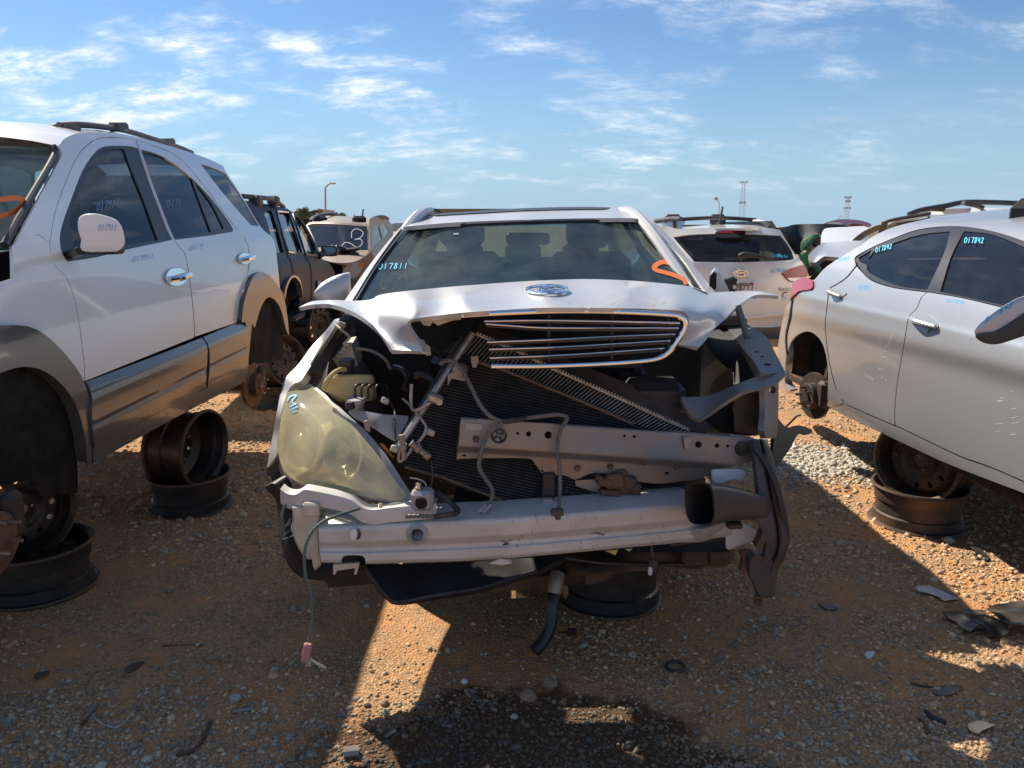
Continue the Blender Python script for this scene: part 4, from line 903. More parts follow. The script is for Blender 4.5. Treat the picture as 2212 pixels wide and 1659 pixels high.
# --- belly: under-tray, crossmember, hanging hose
tray = flat('under_tray', z10, [(795, 598, 1), (870, 690), (915, 770), (1000, 855, 1), (1080, 862), (1300, 822), (1650, 762), (1880, 690), (2050, 640), (2260, 540, 1), (1900, 552), (1480, 578)],
     [(795, 598, 2.36), (1000, 855, 2.30), (1300, 822, 2.28), (1880, 690, 2.31), (2260, 540, 2.36), (1480, 578, 2.42), (1200, 700, 2.36), (1600, 680, 2.35), (1900, 552, 2.42)], 'hose_black', W, th=.02, h=10)
MB().tube(path(z10, [(800, 605, 2.355), (915, 772, 2.30), (1000, 856, 2.292), (1080, 864, 2.285), (1300, 823, 2.27), (1650, 763, 2.285), (1880, 692, 2.30), (2050, 642, 2.32)]), .006, 7, n=5).build('tray_lip', 'black_plastic', tray)
flat('tray_tail', z10, [(1010, 860, 1), (1080, 868), (1340, 818, 1), (1290, 850), (1150, 878), (1070, 882)], 2.31, 'dirt_metal', tray, th=.01)
m = MB(); m.prism(path(z10, [(1700, 590), (1780, 555), (1840, 560), (1870, 590), (1800, 598)], 2.33), (0, .02, 0)); m.build('foam_scrap', 'foam', W)
cm = flat('crossmember', z11, [(-160, 700, 1), (100, 690), (430, 672), (700, 656), (1000, 640), (1180, 602), (1400, 596), (1460, 590, 1), (1440, 430, 1), (1200, 440), (500, 510), (0, 560), (-200, 640, 1)],
     [(-160, 700, 2.56), (430, 672, 2.52), (1000, 640, 2.54), (1460, 590, 2.60), (1440, 430, 2.66), (500, 510, 2.66), (0, 560, 2.66), (500, 600, 2.50), (1000, 570, 2.53)], 'dirt_metal', W, th=.06, h=12)
MB().tube(path(z11, [(420, 545, 2.49), (640, 580, 2.49), (900, 592, 2.50), (1180, 596, 2.54), (1500, 596, 2.58)]), .007, 7, n=5).build('oil_line', 'black_plastic', cm)
MB().tube(path(z11, [(40, 640, 2.40), (150, 580, 2.41), (300, 548, 2.42), (450, 555, 2.45)]), .010, 8, n=5).build('oil_line', 'hose_black', cm)
m = MB(); m.lathe([(0, -.05), (.05, -.05), (.058, -.03), (.058, .03), (.04, .05)], P(z11, 1520, 490, 2.58), (1, .2, .1), 16); m.box(P(z11, 1350, 490, 2.58), (.10, .08, .10), .01); m.build('bush_housing', 'dirt_metal', cm)
m = MB(); m.prism(path(z11, [(1690, 500), (1760, 490), (1730, 560), (1725, 660), (1690, 640), (1700, 570)], 2.56), (0, .02, 0)); m.build('rusty_bracket', 'rim_edge_rust', cm); m = MB(); m.prism(path(z11, [(1440, 600), (1600, 590), (1590, 610), (1470, 625)], 2.54), (0, .03, 0)); m.build('rusty_bracket', 'rim_edge_rust', cm)
m = MB(); m.prism(path(z11, [(705, 495), (800, 490), (780, 528)], 2.38), (0, .01, 0)); m.build('yellow_clip', 'yellow_tank', cm); m = MB(); m.prism(path(z11, [(850, 485), (905, 480), (880, 500)], 2.38), (0, .01, 0)); m.build('yellow_clip', 'yellow_tank', cm)
hh = MB().tube(path(z11, [(350, 690, 2.52), (345, 780, 2.50), (330, 850, 2.48), (318, 960, 2.46), (300, 1060, 2.44), (255, 1150, 2.42), (190, 1225, 2.40)]), .0225, 14, n=6).build('radiator_hose', 'hose_black', W)
m = MB(); m.tube(path(z11, [(365, 660, 2.53), (350, 720, 2.51), (335, 800, 2.495)]), .027, 14, n=3); m.build('hose_neck', 'worn_steel', hh)
m = MB(); m.prism(path(z11, [(395, 740), (435, 760), (440, 810), (415, 850), (400, 810)], 2.49), (0, .006, 0)); m.build('hose_clamp', 'rim_edge_rust', hh)
MB().tube(path(z11, [(360, 1085, 2.47), (400, 1088, 2.48), (430, 1085, 2.48)]), .003, 6).build('sensor_lead', 'hose_black', hh)
MB().box(P(z11, 462, 1083, 2.48), (.036, .02, .02), .003).build('sensor_plug', 'hose_black', hh)
hg = MB().hose(path(z11, [(1040, 450, 2.42), (1045, 500, 2.41), (1050, 550, 2.41)]), .006, .006).build('dangling_lead', 'dusty_plastic', W)
MB().box(P(z11, 1052, 600, 2.41), (.032, .025, .05), .006, Matrix.Rotation(.1, 3, 'Y')).build('lead_plug', 'dusty_plastic', hg)
MB().box(P(z11, 1032, 640, 2.40), (.014, .018, .03), .004).build('lead_pin', 'foam', hg)

# --- far front corner: bare apron, torn flange, liner, intake duct
ap = flat('fender_apron', z6, [(700, 165, 1), (770, 215), (850, 268), (890, 340), (937, 430, 1), (860, 442, 1), (822, 432), (790, 380), (745, 330), (690, 255), (640, 190, 1)],
     [(700, 165, 3.15), (770, 215, 3.0), (850, 268, 2.86), (937, 430, 2.60), (860, 442, 2.56), (745, 330, 2.72), (640, 190, 3.1)], 'worn_steel', W, [disc(855, 397, 18, 7), disc(805, 338, 10, 4), disc(830, 360, 7, 4)], th=.03, h=8)
flat('apron_wall', z6, [(640, 190, 1), (745, 330), (822, 432), (860, 442, 1), (700, 490, 1), (690, 420), (640, 390), (570, 300), (600, 230)],
     [(640, 190, 3.12), (745, 330, 2.74), (860, 442, 2.57), (700, 490, 2.66), (570, 300, 3.0), (640, 390, 2.8)], 'black_paint', W, th=.02, h=8)
flat('torn_flange', z6, [(448, 550, 1), (560, 545), (640, 520), (720, 485), (800, 455), (870, 440), (945, 432, 1), (915, 462), (860, 495), (740, 525), (640, 585), (580, 630), (540, 655, 1), (495, 630)],
     [(448, 550, 2.50), (945, 432, 2.58), (540, 655, 2.42), (740, 525, 2.46), (640, 520, 2.54), (860, 495, 2.50), (800, 455, 2.57)], 'worn_steel', W, th=.012, h=8, solid=True)
flat('apron_side', z6, [(840, 500, 1), (908, 470, 1), (905, 640), (898, 740, 1), (850, 742, 1), (838, 700), (845, 600)], [(840, 500, 2.50), (908, 470, 2.60), (898, 740, 2.58), (850, 742, 2.46)], 'worn_steel', W, [disc(880, 515, 16, 18)], th=.02, h=8)
flat('lamp_pocket', z6, [(545, 650, 1), (640, 590), (740, 535), (850, 505, 1), (840, 700, 1), (800, 730), (640, 715, 1)], 2.62, 'dark_gap', W, th=.02)
m = MB(); m.prism(path(z6, [(700, 530), (840, 505), (838, 730), (700, 710)], 2.58), (0, .05, 0)); m.build('lamp_bucket', 'brown_plate', W)
flat('hanging_liner', z6, [(898, 640, 1), (945, 690), (1000, 680), (1060, 700), (1062, 715, 1), (1040, 725), (1000, 722), (960, 790), (895, 885, 1), (878, 830)], [(898, 640, 2.66), (1062, 715, 2.80), (895, 885, 2.56), (960, 720, 2.68)], 'hose_black', W, th=.012, h=8)
MB().tube(path(z6, [(940, 690, 2.75), (965, 665, 2.78), (990, 640, 2.80), (1010, 633, 2.82)]), .004, 6, n=4).build('loose_wire', 'dusty_plastic', W)
MB().tube(path(z6, [(716, 125, 2.80), (762, 275, 2.74)]), [.013, .012], 10).build('hood_strut', 'tape_green', W)
m = MB(); m.box(P(z6, 680, 195, 3.05), (.12, .1, .05), .015); m.box(P(z6, 640, 215, 3.1), (.08, .1, .05), .015); m.build('wiper_motor', 'black_plastic', W)
for out_ in ([(592, 890), (640, 884), (745, 888), (750, 945), (700, 935), (610, 958)], [(672, 1140), (740, 1135), (800, 1175), (800, 1220), (735, 1240), (670, 1262), (658, 1215)]):
    blob(MB(), z6, out_, 2.36, .6).build('foam_block', 'foam', W)
duct = MB(); rows = []
def rrect(cx, cy, hw, hh, dep, tilt=0.0, n=20, dl=0.0):
    r = []
    for i in range(n):
        a = 6.2832 * i / n; c_, s_ = math.cos(a), math.sin(a); k = 3.4
        x = math.copysign(abs(c_) ** (2 / k), c_) * hw; y = math.copysign(abs(s_) ** (2 / k), s_) * hh
        r.append(wp(*z6(cx + x + tilt * y, cy + y), dep + dl * x / hw))
    return r
mouth = [(545, 1045, 50, 80, 2.36, .10, .0), (538, 1045, 60, 90, 2.18, .10, .0), (538, 1045, 63, 94, 2.10, .08, .0), (539, 1045, 69, 99, 2.088, .08, .0), (543, 1045, 71, 100, 2.092, .08, -.005), (575, 1045, 70, 96, 2.14, .08, -.03), (640, 1045, 72, 86, 2.19, .05, -.05), (720, 1052, 70, 70, 2.23, 0, -.05), (800, 1065, 60, 58, 2.26, 0, -.03), (860, 1075, 40, 50, 2.28, 0, .0)]
duct.grid([rrect(*q[:5], q[5], 20, q[6]) for q in mouth], cu=True); du = duct.build('intake_duct', 'dusty_plastic', W)
du2 = MB(); body = [(815, 745, 32, 8, 2.36), (822, 775, 42, 12, 2.345), (835, 850, 52, 20, 2.33), (850, 940, 58, 20, 2.31), (868, 1040, 66, 20, 2.285), (885, 1130, 70, 20, 2.265), (895, 1210, 64, 20, 2.26), (885, 1280, 58, 20, 2.265), (850, 1345, 60, 20, 2.27), (838, 1400, 58, 20, 2.275), (845, 1470, 44, 10, 2.285), (850, 1484, 30, 6, 2.29)]
rows = []
for cx, cy, hw, hh, dp in [tuple(np.array(v)) for v in crom(body, 3)]:
    k = .55 + hh / 44
    rows.append([wp(*z6(cx + u_ * hw, cy), dp + v_ * k) for u_, v_ in ((-1, 0), (-.92, -.022), (-.70, -.034), (-.05, -.036), (.10, -.030), (.17, -.010), (.24, -.030), (.40, -.038), (.78, -.032), (.95, -.018), (1, 0), (.85, .028), (0, .034), (-.85, .028))])
du2.grid(rows, cu=True, flip=True); nq = 14; du2.f.append(tuple(range(nq))); du2.f.append(tuple(range(len(du2.v) - nq, len(du2.v)))[::-1]); du2.build('duct_body', 'dusty_plastic', du, sharp=28)
m = MB(); m.prism(path(z6, [(775, 1310), (800, 1285), (870, 1300), (895, 1335), (890, 1470), (822, 1482), (770, 1375)], 2.235), (0, .05, 0)); m.build('duct_spout', 'dusty_plastic', du, False)
m = MB(); m.prism(path(z6, [(760, 1120), (850, 1110), (870, 1160), (850, 1220), (820, 1270), (800, 1250), (835, 1180), (820, 1145)], 2.225), (0, .04, 0)); m.build('duct_elbow', 'dusty_plastic', du, False)
MB().tube(path(z6, [(800, 790, 2.31), (850, 860, 2.28), (895, 960, 2.25), (925, 1080, 2.235), (945, 1200, 2.24), (915, 1310, 2.25)]), .011, 8, n=5).build('duct_flange', 'black_plastic', du)
MB().box(P(z6, 700, 1145, 2.24), (.05, .03, .02), .005).build('duct_clip', 'black_plastic', du)
m = MB(); c_ = P(z6, 812, 1505, 2.29); m.lathe([(0, -.012), (.012, -.012), (.015, 0), (.012, .014), (0, .014)], c_, (.3, 1, 0), 10); m.box(c_ + Vector((0, 0, .018)), (.03, .015, .014), .003); m.build('duct_grommet', 'rim_edge_rust', du)

# --- more of the tangle behind the beam and in the bay
for nm, pts_, r_, mt in (('heater_hose', [(1650, 1500, 2.44), (1850, 1545, 2.43), (2050, 1525, 2.43), (2200, 1500, 2.44)], .011, 'hose_black'), ('coolant_pipe', [(1700, 1590, 2.42), (1900, 1570, 2.41), (2150, 1540, 2.42)], .008, 'worn_steel'),
        ('heater_hose', [(1150, 1530, 2.41), (1300, 1600, 2.40), (1480, 1630, 2.39), (1700, 1640, 2.38)], .008, 'hose_black'), ('earth_strap', [(1900, 760, 2.62), (1980, 820, 2.58), (2040, 900, 2.54), (2000, 960, 2.50)], .006, 'loom_grey'),
        ('vacuum_hose', [(150, 480, 2.62), (230, 520, 2.58), (280, 600, 2.54), (260, 700, 2.52)], .007, 'hose_black'), ('vacuum_hose', [(60, 700, 2.56), (120, 690, 2.55), (200, 740, 2.52), (180, 830, 2.50)], .012, 'hose_black')):
    MB().tube(path(z5, pts_), r_, 9, n=6).build(nm, mt, W)
for nm, pts_, r_, mt in (('loose_wire', [(1040, 1440, 2.38), (1100, 1450, 2.37), (1150, 1480, 2.36), (1170, 1560, 2.36)], .0025, 'beige_plastic'), ('loose_wire', [(1195, 1320, 2.38), (1205, 1420, 2.37), (1190, 1540, 2.36), (1210, 1640, 2.35)], .003, 'hose_black'),
        ('breather_hose', [(930, 640, 2.75), (990, 660, 2.68), (1030, 720, 2.62), (1000, 800, 2.58)], .012, 'hose_black'), ('cable', [(500, 330, 3.0), (560, 380, 2.95), (600, 420, 2.9), (560, 470, 2.88)], .005, 'beige_plastic'),
        ('cable', [(650, 500, 2.9), (760, 520, 2.88), (860, 580, 2.8), (900, 650, 2.75)], .006, 'worn_steel'), ('sensor_lead', [(860, 880, 2.6), (900, 900, 2.57), (930, 960, 2.53), (925, 1040, 2.48), (935, 1180, 2.42)], .004, 'hose_black')):
    MB().tube(path(z4, pts_), r_, 8, n=6).build(nm, mt, W)
for x, y, d_ in ((545, 330, 3.0), (1190, 1110, 2.43), (930, 1230, 2.42), (860, 880, 2.58)): MB().box(P(z4, x, y, d_), (.028, .02, .02), .004, Matrix.Rotation(.4, 3, 'Y')).build('wire_clip', 'beige_plastic', W)
for x, y in ((505, 1160), (1240, 1370), (1480, 1360), (1720, 1330), (1960, 1360)):
    m = MB(); m.lathe([(0, -.007), (.007, -.007), (.008, -.002), (.012, -.002), (.012, .004)], wp(*z5(x, y), tie(*z5(x, y)) - .002), (0, 1, 0), 6); m.build('bolt', 'dirt_metal', tb)
m = MB(); m.tube(path(z11, [(1180, 452, 2.36), (1330, 432, 2.37), (1480, 420, 2.38), (1600, 405, 2.40)]), .008, 7, n=4, flat=.5); m.build('rusty_lip', 'rim_edge_rust', bb)
flat('crushed_end', z11, [(1340, 360, 1), (1450, 330), (1600, 290, 1), (1620, 340), (1605, 395, 1), (1500, 405), (1400, 430), (1250, 436, 1)], [(1340, 360, 2.315), (1600, 290, 2.34), (1605, 395, 2.37), (1450, 375, 2.30), (1500, 400, 2.35), (1250, 436, 2.34)], 'pearl_paint', bb, th=.01, h=6)

m = MB(); HQ = lift(HS, .0015)
for _ in range(60):
    x, y = random.uniform(1180, 1900), random.gauss(150, 26); a = random.uniform(10, 38); stroke(m, [z5(x, y), z5(x - a * .35, y + a * .5), z5(x - a, y + a * random.uniform(.7, 1.1))], random.uniform(.3, .9), HQ, 2)
for _ in range(24):
    x, y = random.uniform(150, 1900), random.uniform(70, 200); stroke(m, [z5(x, y), z5(x + random.uniform(-20, 20), y + random.uniform(3, 14))], random.uniform(.4, .9), HQ, 0)
m.build('scratches', 'chalk_white', hood, False)['kind'] = 'stuff'
# ================================================================ helpers for cars seen from the side
def curve1(pts, n=8):
    c = np.array(crom(pts, n)); return lambda v: float(np.interp(v, c[:, 0], c[:, 1]))
def hitter(Sx, x0):
    def f(u, v):
        a, b, c = ray(u, v); x = x0
        for _ in range(14):
            t = x / a; x = .4 * x + .6 * Sx(b * t, EYE + c * t)
        t = x / a; return Vector((x, b * t, EYE + c * t))
    return f
def mirrored(o, cx, parent, name=None):
    """the same panel on the other flank"""
    me = o.data.copy(); n = len(me.vertices); a = np.empty(n * 3); me.vertices.foreach_get('co', a); a = a.reshape(-1, 3); a[:, 0] = 2 * cx - a[:, 0]
    me.vertices.foreach_set('co', a.ravel()); me.flip_normals(); me.update()
    q = bpy.data.objects.new(name or o.name.split('.')[0], me); COL.objects.link(q); q.parent = parent; q.matrix_parent_inverse = o.matrix_parent_inverse; return q
def zpanel(name, zf, outline, S, mat, parent, holes=(), h=8, th=.012, out=None, n=4, solid=False):
    return panel(name, tr(zf, outline), S, mat, parent, [tr(zf, q) for q in holes], h=h, th=th, out=out, n=n, solid=solid)
def hub(parent, c, ax, r=.15, studs=5, rusty=True, toward=1):
    """bare brake disc with hat, caliper and wheel studs"""
    c = Vector(c); ax = Vector(ax).normalized()
    m = MB(); m.lathe([(0, -.05), (r, -.05), (r, -.046), (r + .001, -.03), (r, -.028), (.085, -.026), (.08, .018), (.076, .022), (.036, .022), (.034, .03), (0, .03)], c, ax, 28)
    d = m.build('brake_disc', 'brake_rust' if rusty else 'hub_dark', parent)
    u = Vector((0, 0, 1)); u = (u - ax * u.dot(ax)).normalized(); w = ax.cross(u)
    for i in range(studs):
        a = 6.2832 * i / studs + .3; q = c + (u * math.cos(a) + w * math.sin(a)) * .056
        MB().tube([q + ax * .02, q + ax * .062], .0062, 7).build('wheel_stud', 'stud_steel' if rusty else 'hub_dark', d)
    m = MB(); m.box(c - ax * .04 + w * -.11 + u * .03, (.09, .10, .17), .02); m.build('caliper', 'hub_dark', parent)
    m = MB(); m.tube([c - ax * .05, c - ax * .55], .045, 10); m.tube([c - ax * .12 + u * .02, c - ax * .2 + u * .45], .035, 10); m.build('axle', 'hub_dark', parent)

# ================================================================ white SUV on the left
SU = thing('white_suv', 'white suv with grey lower cladding and roof rails raised on bare wheel rims', 'suv', (-2.72, 4.3, 0))
SCX = -2.72
sp_ = curve1([(.3, -.09), (.5, -.045), (.7, -.012), (.95, .012), (1.15, .008), (1.38, -.03), (1.5, -.075), (1.7, -.155), (1.9, -.245), (2.05, -.34), (2.3, -.5)])
def SXs(y, z): return -1.80 + sp_(z) - .10 * max(0, 2.9 - y) ** 2
SS = hitter(SXs, -1.85); OUT = Vector((1, 0, .12))
def sp(name, zf, outline, mat, holes=(), dx=0.0, th=.012, parent=None, h=7, mir=True, n=4, par=None):
    S = (lambda u, v: SS(u, v) + Vector((dx, 0, 0))) if dx else SS
    o = zpanel(name, zf, outline, S, mat, parent or SU, holes, h=h, th=th, out=OUT, n=n)
    if mir: mirrored(o, SCX, parent or SU)
    return o
def Z2(*p): return [((q[0] * 1200 / 1531 * K) / (1200 / 2212 * K), ((1200 + q[1] * 1200 / 1531) - 400) / (1200 / 2212)) + tuple(q[2:]) for q in p]
fgap = [(362, 1020, 1), (372, 1110), (402, 1192), (490, 1290), (545, 1450), (581, 1640)] + Z2((408, 170), (424, 300), (427, 382, 1))
mgap = [(988, 282, 1), (1100, 600), (1210, 905), (1290, 1040), (1345, 1112), (1375, 1280), (1400, 1480), (1412, 1640)] + Z2((978, 160, 1))
def shift(p, d): return [(q[0] + d,) + tuple(q[1:]) for q in p]
win_f = [(434, 985), (448, 1090), (488, 1162, 1), (700, 1130), (880, 1083), (1252, 1003, 1), (1205, 905), (1095, 610), (1003, 338, 1), (930, 322), (760, 325), (680, 380), (600, 500), (520, 700), (456, 880)]
win_r = [(1022, 348, 1), (1120, 372), (1250, 440), (1400, 562), (1550, 722), (1680, 900), (1690, 945, 1), (1500, 975), (1272, 1003, 1), (1222, 905), (1112, 610)]
sp('front_fender', z1, [(90, 1045, 1), (180, 1000), (275, 968, 1)] + shift(fgap, -4) + Z2((388, 400), (330, 300), (230, 190), (130, 120), (0, 104), (-130, 130), (-330, 260, 1)) + [(-500, 1500, 1), (-400, 1340), (0, 1312, 1), (97, 1282, 1), (95, 1180)], 'white_paint')
fd = sp('front_door', z1, shift(fgap, 3) + Z2((975, 164, 1)) + shift(mgap[::-1][1:], -4) + [(900, 267), (722, 270), (642, 314), (563, 402), (474, 600), (404, 800)], 'white_paint', [win_f])
rdoor = sp('rear_door', z1, shift(mgap, 4) + Z2((1190, 88, 1)) + [(1724, 1560), (1742, 1436), (1793, 1246), (1806, 1130), (1788, 1025), (1713, 926), (1593, 768), (1443, 568), (1286, 402), (1100, 316)], 'white_paint', [win_r])
body = sp('body_frame', z1, [(100, 1048, 1), (250, 762), (400, 485), (447, 380), (425, 318, 1), (480, 262), (600, 226), (860, 236), (1030, 266), (1390, 371), (1600, 457), (1640, 510), (1760, 690), (1892, 908), (1985, 1000), (2012, 1150), (2036, 1405, 1), (1992, 1338), (1930, 1268), (1860, 1238), (1798, 1288), (1745, 1440, 1),
      (1800, 1250), (1812, 1130), (1793, 1022), (1718, 922), (1598, 764), (1448, 564), (1290, 397), (1100, 311), (900, 262), (720, 265), (639, 309), (559, 399), (469, 598), (399, 799), (359, 1018, 1), (276, 962, 1)], 'white_paint', [[(1456, 452, 1), (1550, 482), (1636, 522, 1), (1760, 702), (1880, 902, 1), (1830, 898), (1795, 868), (1600, 642)]])
sp('quarter_window', z1, [(1450, 446, 1), (1550, 476), (1640, 516, 1), (1766, 700), (1890, 908, 1), (1828, 904), (1790, 872), (1595, 645)], 'window_dark', dx=-.006, th=.004)
tf = sp('window_frame', z1, win_f, 'trim_black', [[(518, 905), (530, 780), (600, 600), (660, 440), (720, 372), (800, 345), (905, 345, 1), (960, 500), (1050, 722), (1152, 1006, 1), (880, 1056), (562, 1112, 1)]], dx=-.004, parent=fd)
sp('door_glass', z1, [(512, 905), (526, 780), (596, 600), (656, 436), (718, 366), (800, 340), (910, 340, 1), (966, 500), (1056, 722), (1160, 1012, 1), (880, 1062), (556, 1118, 1)], 'window_dark', dx=-.012, th=.004, parent=fd)
sp('window_frame', z1, win_r, 'trim_black', [[(1030, 362, 1), (1180, 402), (1300, 472), (1390, 552, 1), (1452, 722), (1536, 945, 1), (1275, 996, 1), (1160, 700)], [(1425, 590, 1), (1540, 742), (1620, 900), (1625, 926, 1), (1550, 940, 1), (1490, 780)]], dx=-.004, parent=rdoor)
sp('door_glass', z1, [(1026, 358, 1), (1180, 396), (1300, 466), (1420, 575), (1545, 738), (1630, 905), (1632, 932, 1), (1272, 1000, 1), (1155, 700)], 'window_dark', dx=-.012, th=.004, parent=rdoor)
cl_f = Z2((425, 386, 1), (480, 366), (800, 246), (1000, 168, 1), (1008, 180), (1004, 300), (1000, 410, 1), (985, 424), (700, 570), (480, 690), (430, 714, 1), (412, 560))
pa_, pb_ = SS(*z1(*Z2((425, 386))[0])), SS(*z1(*Z2((1192, 88))[0]))
def SC(u, v):
    p = SS(u, v); zt = pa_.z + (p.y - pa_.y) / (pb_.y - pa_.y) * (pb_.z - pa_.z); k = zt - p.z
    return p + Vector((.006 + float(np.interp(k, [0, .05, .075, .17, .19, .21, .45], [0, .030, .036, .036, .030, .036, .030])), 0, 0))
for o_ in (cl_f, Z2((1014, 162, 1), (1192, 88, 1), (1215, 112), (1218, 330), (1200, 344, 1), (1010, 418, 1), (1018, 300))):
    mirrored(zpanel('lower_cladding', z1, o_, SC, 'grey_cladding', SU, h=3.5, th=.04, out=OUT), SCX, SU)
sp('rocker_panel', z1, Z2((432, 718, 1), (700, 578), (990, 428), (1205, 346, 1), (1208, 360), (1190, 396), (1000, 490), (700, 650), (435, 796, 1)), 'grey_cladding', dx=.03, th=.09)
sp('wheel_flare', z1, Z2((-300, 240, 1), (-130, 126), (0, 102), (130, 118), (232, 188), (332, 298), (392, 400), (418, 520), (424, 640), (428, 800, 1), (404, 790, 1), (388, 650), (352, 520), (292, 422), (200, 342), (100, 312), (0, 328), (-100, 380), (-200, 520, 1)), 'grey_cladding', dx=.03, th=.05)
sp('wheel_flare', z1, [(1722, 1600, 1), (1740, 1450), (1798, 1292), (1860, 1240), (1930, 1268), (1992, 1340), (2032, 1412), (2058, 1560), (2072, 1700, 1), (2048, 1650), (2018, 1530), (1980, 1455), (1930, 1420), (1890, 1445), (1850, 1530), (1818, 1640)] + Z2((1245, 100), (1230, 240), (1222, 310, 1), (1204, 344, 1), (1217, 320), (1216, 110)), 'grey_cladding', dx=.03, th=.05)
sp('wheel_well', z1, Z2((-320, 300, 1), (-100, 330), (0, 300), (100, 290), (210, 320), (310, 420), (380, 560), (410, 700), (418, 790), (420, 945, 1), (330, 950), (215, 930, 1), (200, 880), (0, 905), (-300, 905, 1)), 'well_black', dx=-.025, th=.03)
sp('wheel_well', z1, [(1812, 1659, 1), (1850, 1520), (1890, 1435), (1930, 1408), (1985, 1445), (2022, 1530), (2055, 1650)] + Z2((1432, 100), (1436, 190), (1428, 268), (1380, 285), (1240, 305, 1), (1222, 290)), 'well_black', dx=-.02, th=.03)
hub(SU, (-1.83, 5.45, .385), (1, -.12, 0), .16)
hub(SU, (-1.735, 2.44, .485), (1, -.1, 0), .16)
# roof, windscreen, floor
edge = [SS(*z1(*p)) for p in ((425, 322), (480, 264), (600, 228), (860, 238), (1030, 268), (1390, 373), (1600, 459), (1640, 512))]
ec = [Vector(p) for p in crom(edge, 5)]
rows = []
for p in ec:
    rows.append([Vector((p.x + (2 * (SCX - p.x)) * s, p.y - .16 * math.sin(math.pi * s) * max(0, 1 - (p.y - ec[0].y) / .8), p.z + .055 * math.sin(math.pi * s) ** .7)) for s in np.linspace(0, 1, 15)])
MB().grid(rows).build('roof', 'white_paint', SU)
lo = [SS(*z1(*p)) for p in ((76, 1040), (240, 740), (395, 470), (440, 370), (420, 322))]
lc = [Vector(p) for p in crom(lo, 5)]
rows = [[Vector((p.x - .02 + (2 * (SCX - p.x) + .04) * s, p.y - .24 * math.sin(math.pi * s) ** .8, p.z - .01)) for s in np.linspace(0, 1, 15)] for p in lc]
swi = MB().grid(rows, flip=True).build('windscreen', 'windscreen', SU)
MB().tube([Vector((p.x - .01, p.y - .02, p.z)) for p in lc], .014, 8).build('windscreen_seal', 'trim_black', SU)
om = MB(); pl = lambda u, v: at(u, v, 3.02)
for q in ([(-25, 440), (-8, 462), (20, 460), (44, 446), (52, 434), (44, 427), (20, 428), (-8, 432), (-25, 440)],):
    rr_ = [np.array(v) for v in crom(q, 5)]
def on_ws(u, v):
    a, b, c = ray(u, v); best = None
    for r_ in rows:
        for p in r_[:7]:
            t = p.y / b; d = (a * t - p.x) ** 2 + (EYE + c * t - p.z) ** 2
            if best is None or d < best[0]: best = (d, p.y)
    return at(u, v, best[1] - .015)
stroke(om, [(-40, 452), (-14, 466), (20, 463), (44, 446), (50, 433), (38, 428), (8, 430), (-20, 437), (-40, 448)], 11, lambda u, v: at(u, v, 2.90 + .0032 * (u + 20)), 4); om.build('orange_spray_mark', 'spray_orange', swi, False)
rows = [[Vector((x, y, z)) for x in np.linspace(-1.95, -3.49, 9)] for y, z in ((3.02, 1.36), (2.75, 1.33), (2.5, 1.28))]
MB().grid(rows, flip=True).build('cowl', 'trim_black', SU)
m = MB(); m.box((SCX, 3.9, .60), (1.6, 4.2, .05)); m.build('floor_pan', 'hub_dark', SU)
m = MB(); m.box((SCX, 5.65, 1.1), (1.5, .1, .9)); m.build('cargo_wall', 'cloth', SU)
MB().grid([[Vector((x, y, z)) for x in np.linspace(-2.05, -3.39, 7)] for y, z in ((5.75, 1.86), (5.98, 1.45), (6.03, 1.25))]).build('rear_window', 'window_dark', SU)
MB().grid([[Vector((x, y, z)) for x in np.linspace(-1.92, -3.52, 7)] for y, z in ((6.035, 1.25), (6.06, .9), (6.03, .55))]).build('tailgate', 'white_paint', SU)
seat(SU, -2.33, 3.95, .92, mat='cloth_grey'); seat(SU, -3.1, 3.95, .92, mat='cloth_grey')
m = MB(); m.box((SCX, 4.95, .95), (1.3, .5, .2), .06); m.box((SCX, 5.25, 1.25), (1.3, .16, .6), .06, Matrix.Rotation(-.2, 3, 'X')); m.build('rear_bench', 'cloth_grey', SU)
MB().grid([[Vector((x, y, z)) for x in np.linspace(-1.98, -3.46, 5)] for y, z in ((2.98, 1.40), (3.3, 1.42), (3.45, 1.3), (3.5, .9))]).build('dashboard', 'dash', SU)
# engine bay front end (out of the picture): raised hood and nose
m = MB(); m.box((SCX, 2.25, .80), (1.55, 1.1, .7), .08); m.build('engine_bay', 'black_plastic', SU)
m = MB(); hd_ = Matrix.Rotation(R(-58), 3, 'X'); m.box(Vector((SCX, 2.92, 1.40)) + hd_ @ Vector((0, -.52, 0)), (1.50, 1.04, .035), .015, hd_); m.build('hood', 'white_paint', SU)
# roof rails
for mir_ in (0, 1):
    def fx(p): return Vector((2 * SCX - p.x, p.y, p.z)) if mir_ else p
    rl = [Vector((p.x - .10, p.y, p.z)) for p in [SS(*z1(*q)) + Vector((0, 0, 0)) for q in ((600, 226), (860, 236), (1030, 266), (1390, 371))]]
    tops = [at(*z1(*q), y_) for q, y_ in (((430, 172), 3.95), ((590, 168), 4.1), ((800, 190), 4.4), ((940, 218), 4.7), ((1100, 268), 5.05), ((1280, 325), 5.6), ((1390, 370), 6.0))]
    rail = MB().tube([fx(p) for p in tops], .020, 10, n=5, flat=.8).build('roof_rail', 'dusty_plastic', SU)
    m = MB(); c_ = [fx(at(*z1(*q), 3.95)) for q in ((345, 216), (365, 180), (420, 155), (560, 158), (590, 190), (585, 222))]; m.prism(c_, (.05 if mir_ else -.05, .03, 0)); m.build('rail_foot', 'dusty_plastic', rail)
    for q in ((860, 185), (1215, 295)):
        m = MB(); m.box(fx(at(*z1(*q), 4.5 if q[0] < 1000 else 5.4)), (.06, .14, .05), .012, Matrix.Rotation(.12, 3, 'X')); m.build('crossbar_clamp', 'dusty_plastic', rail)
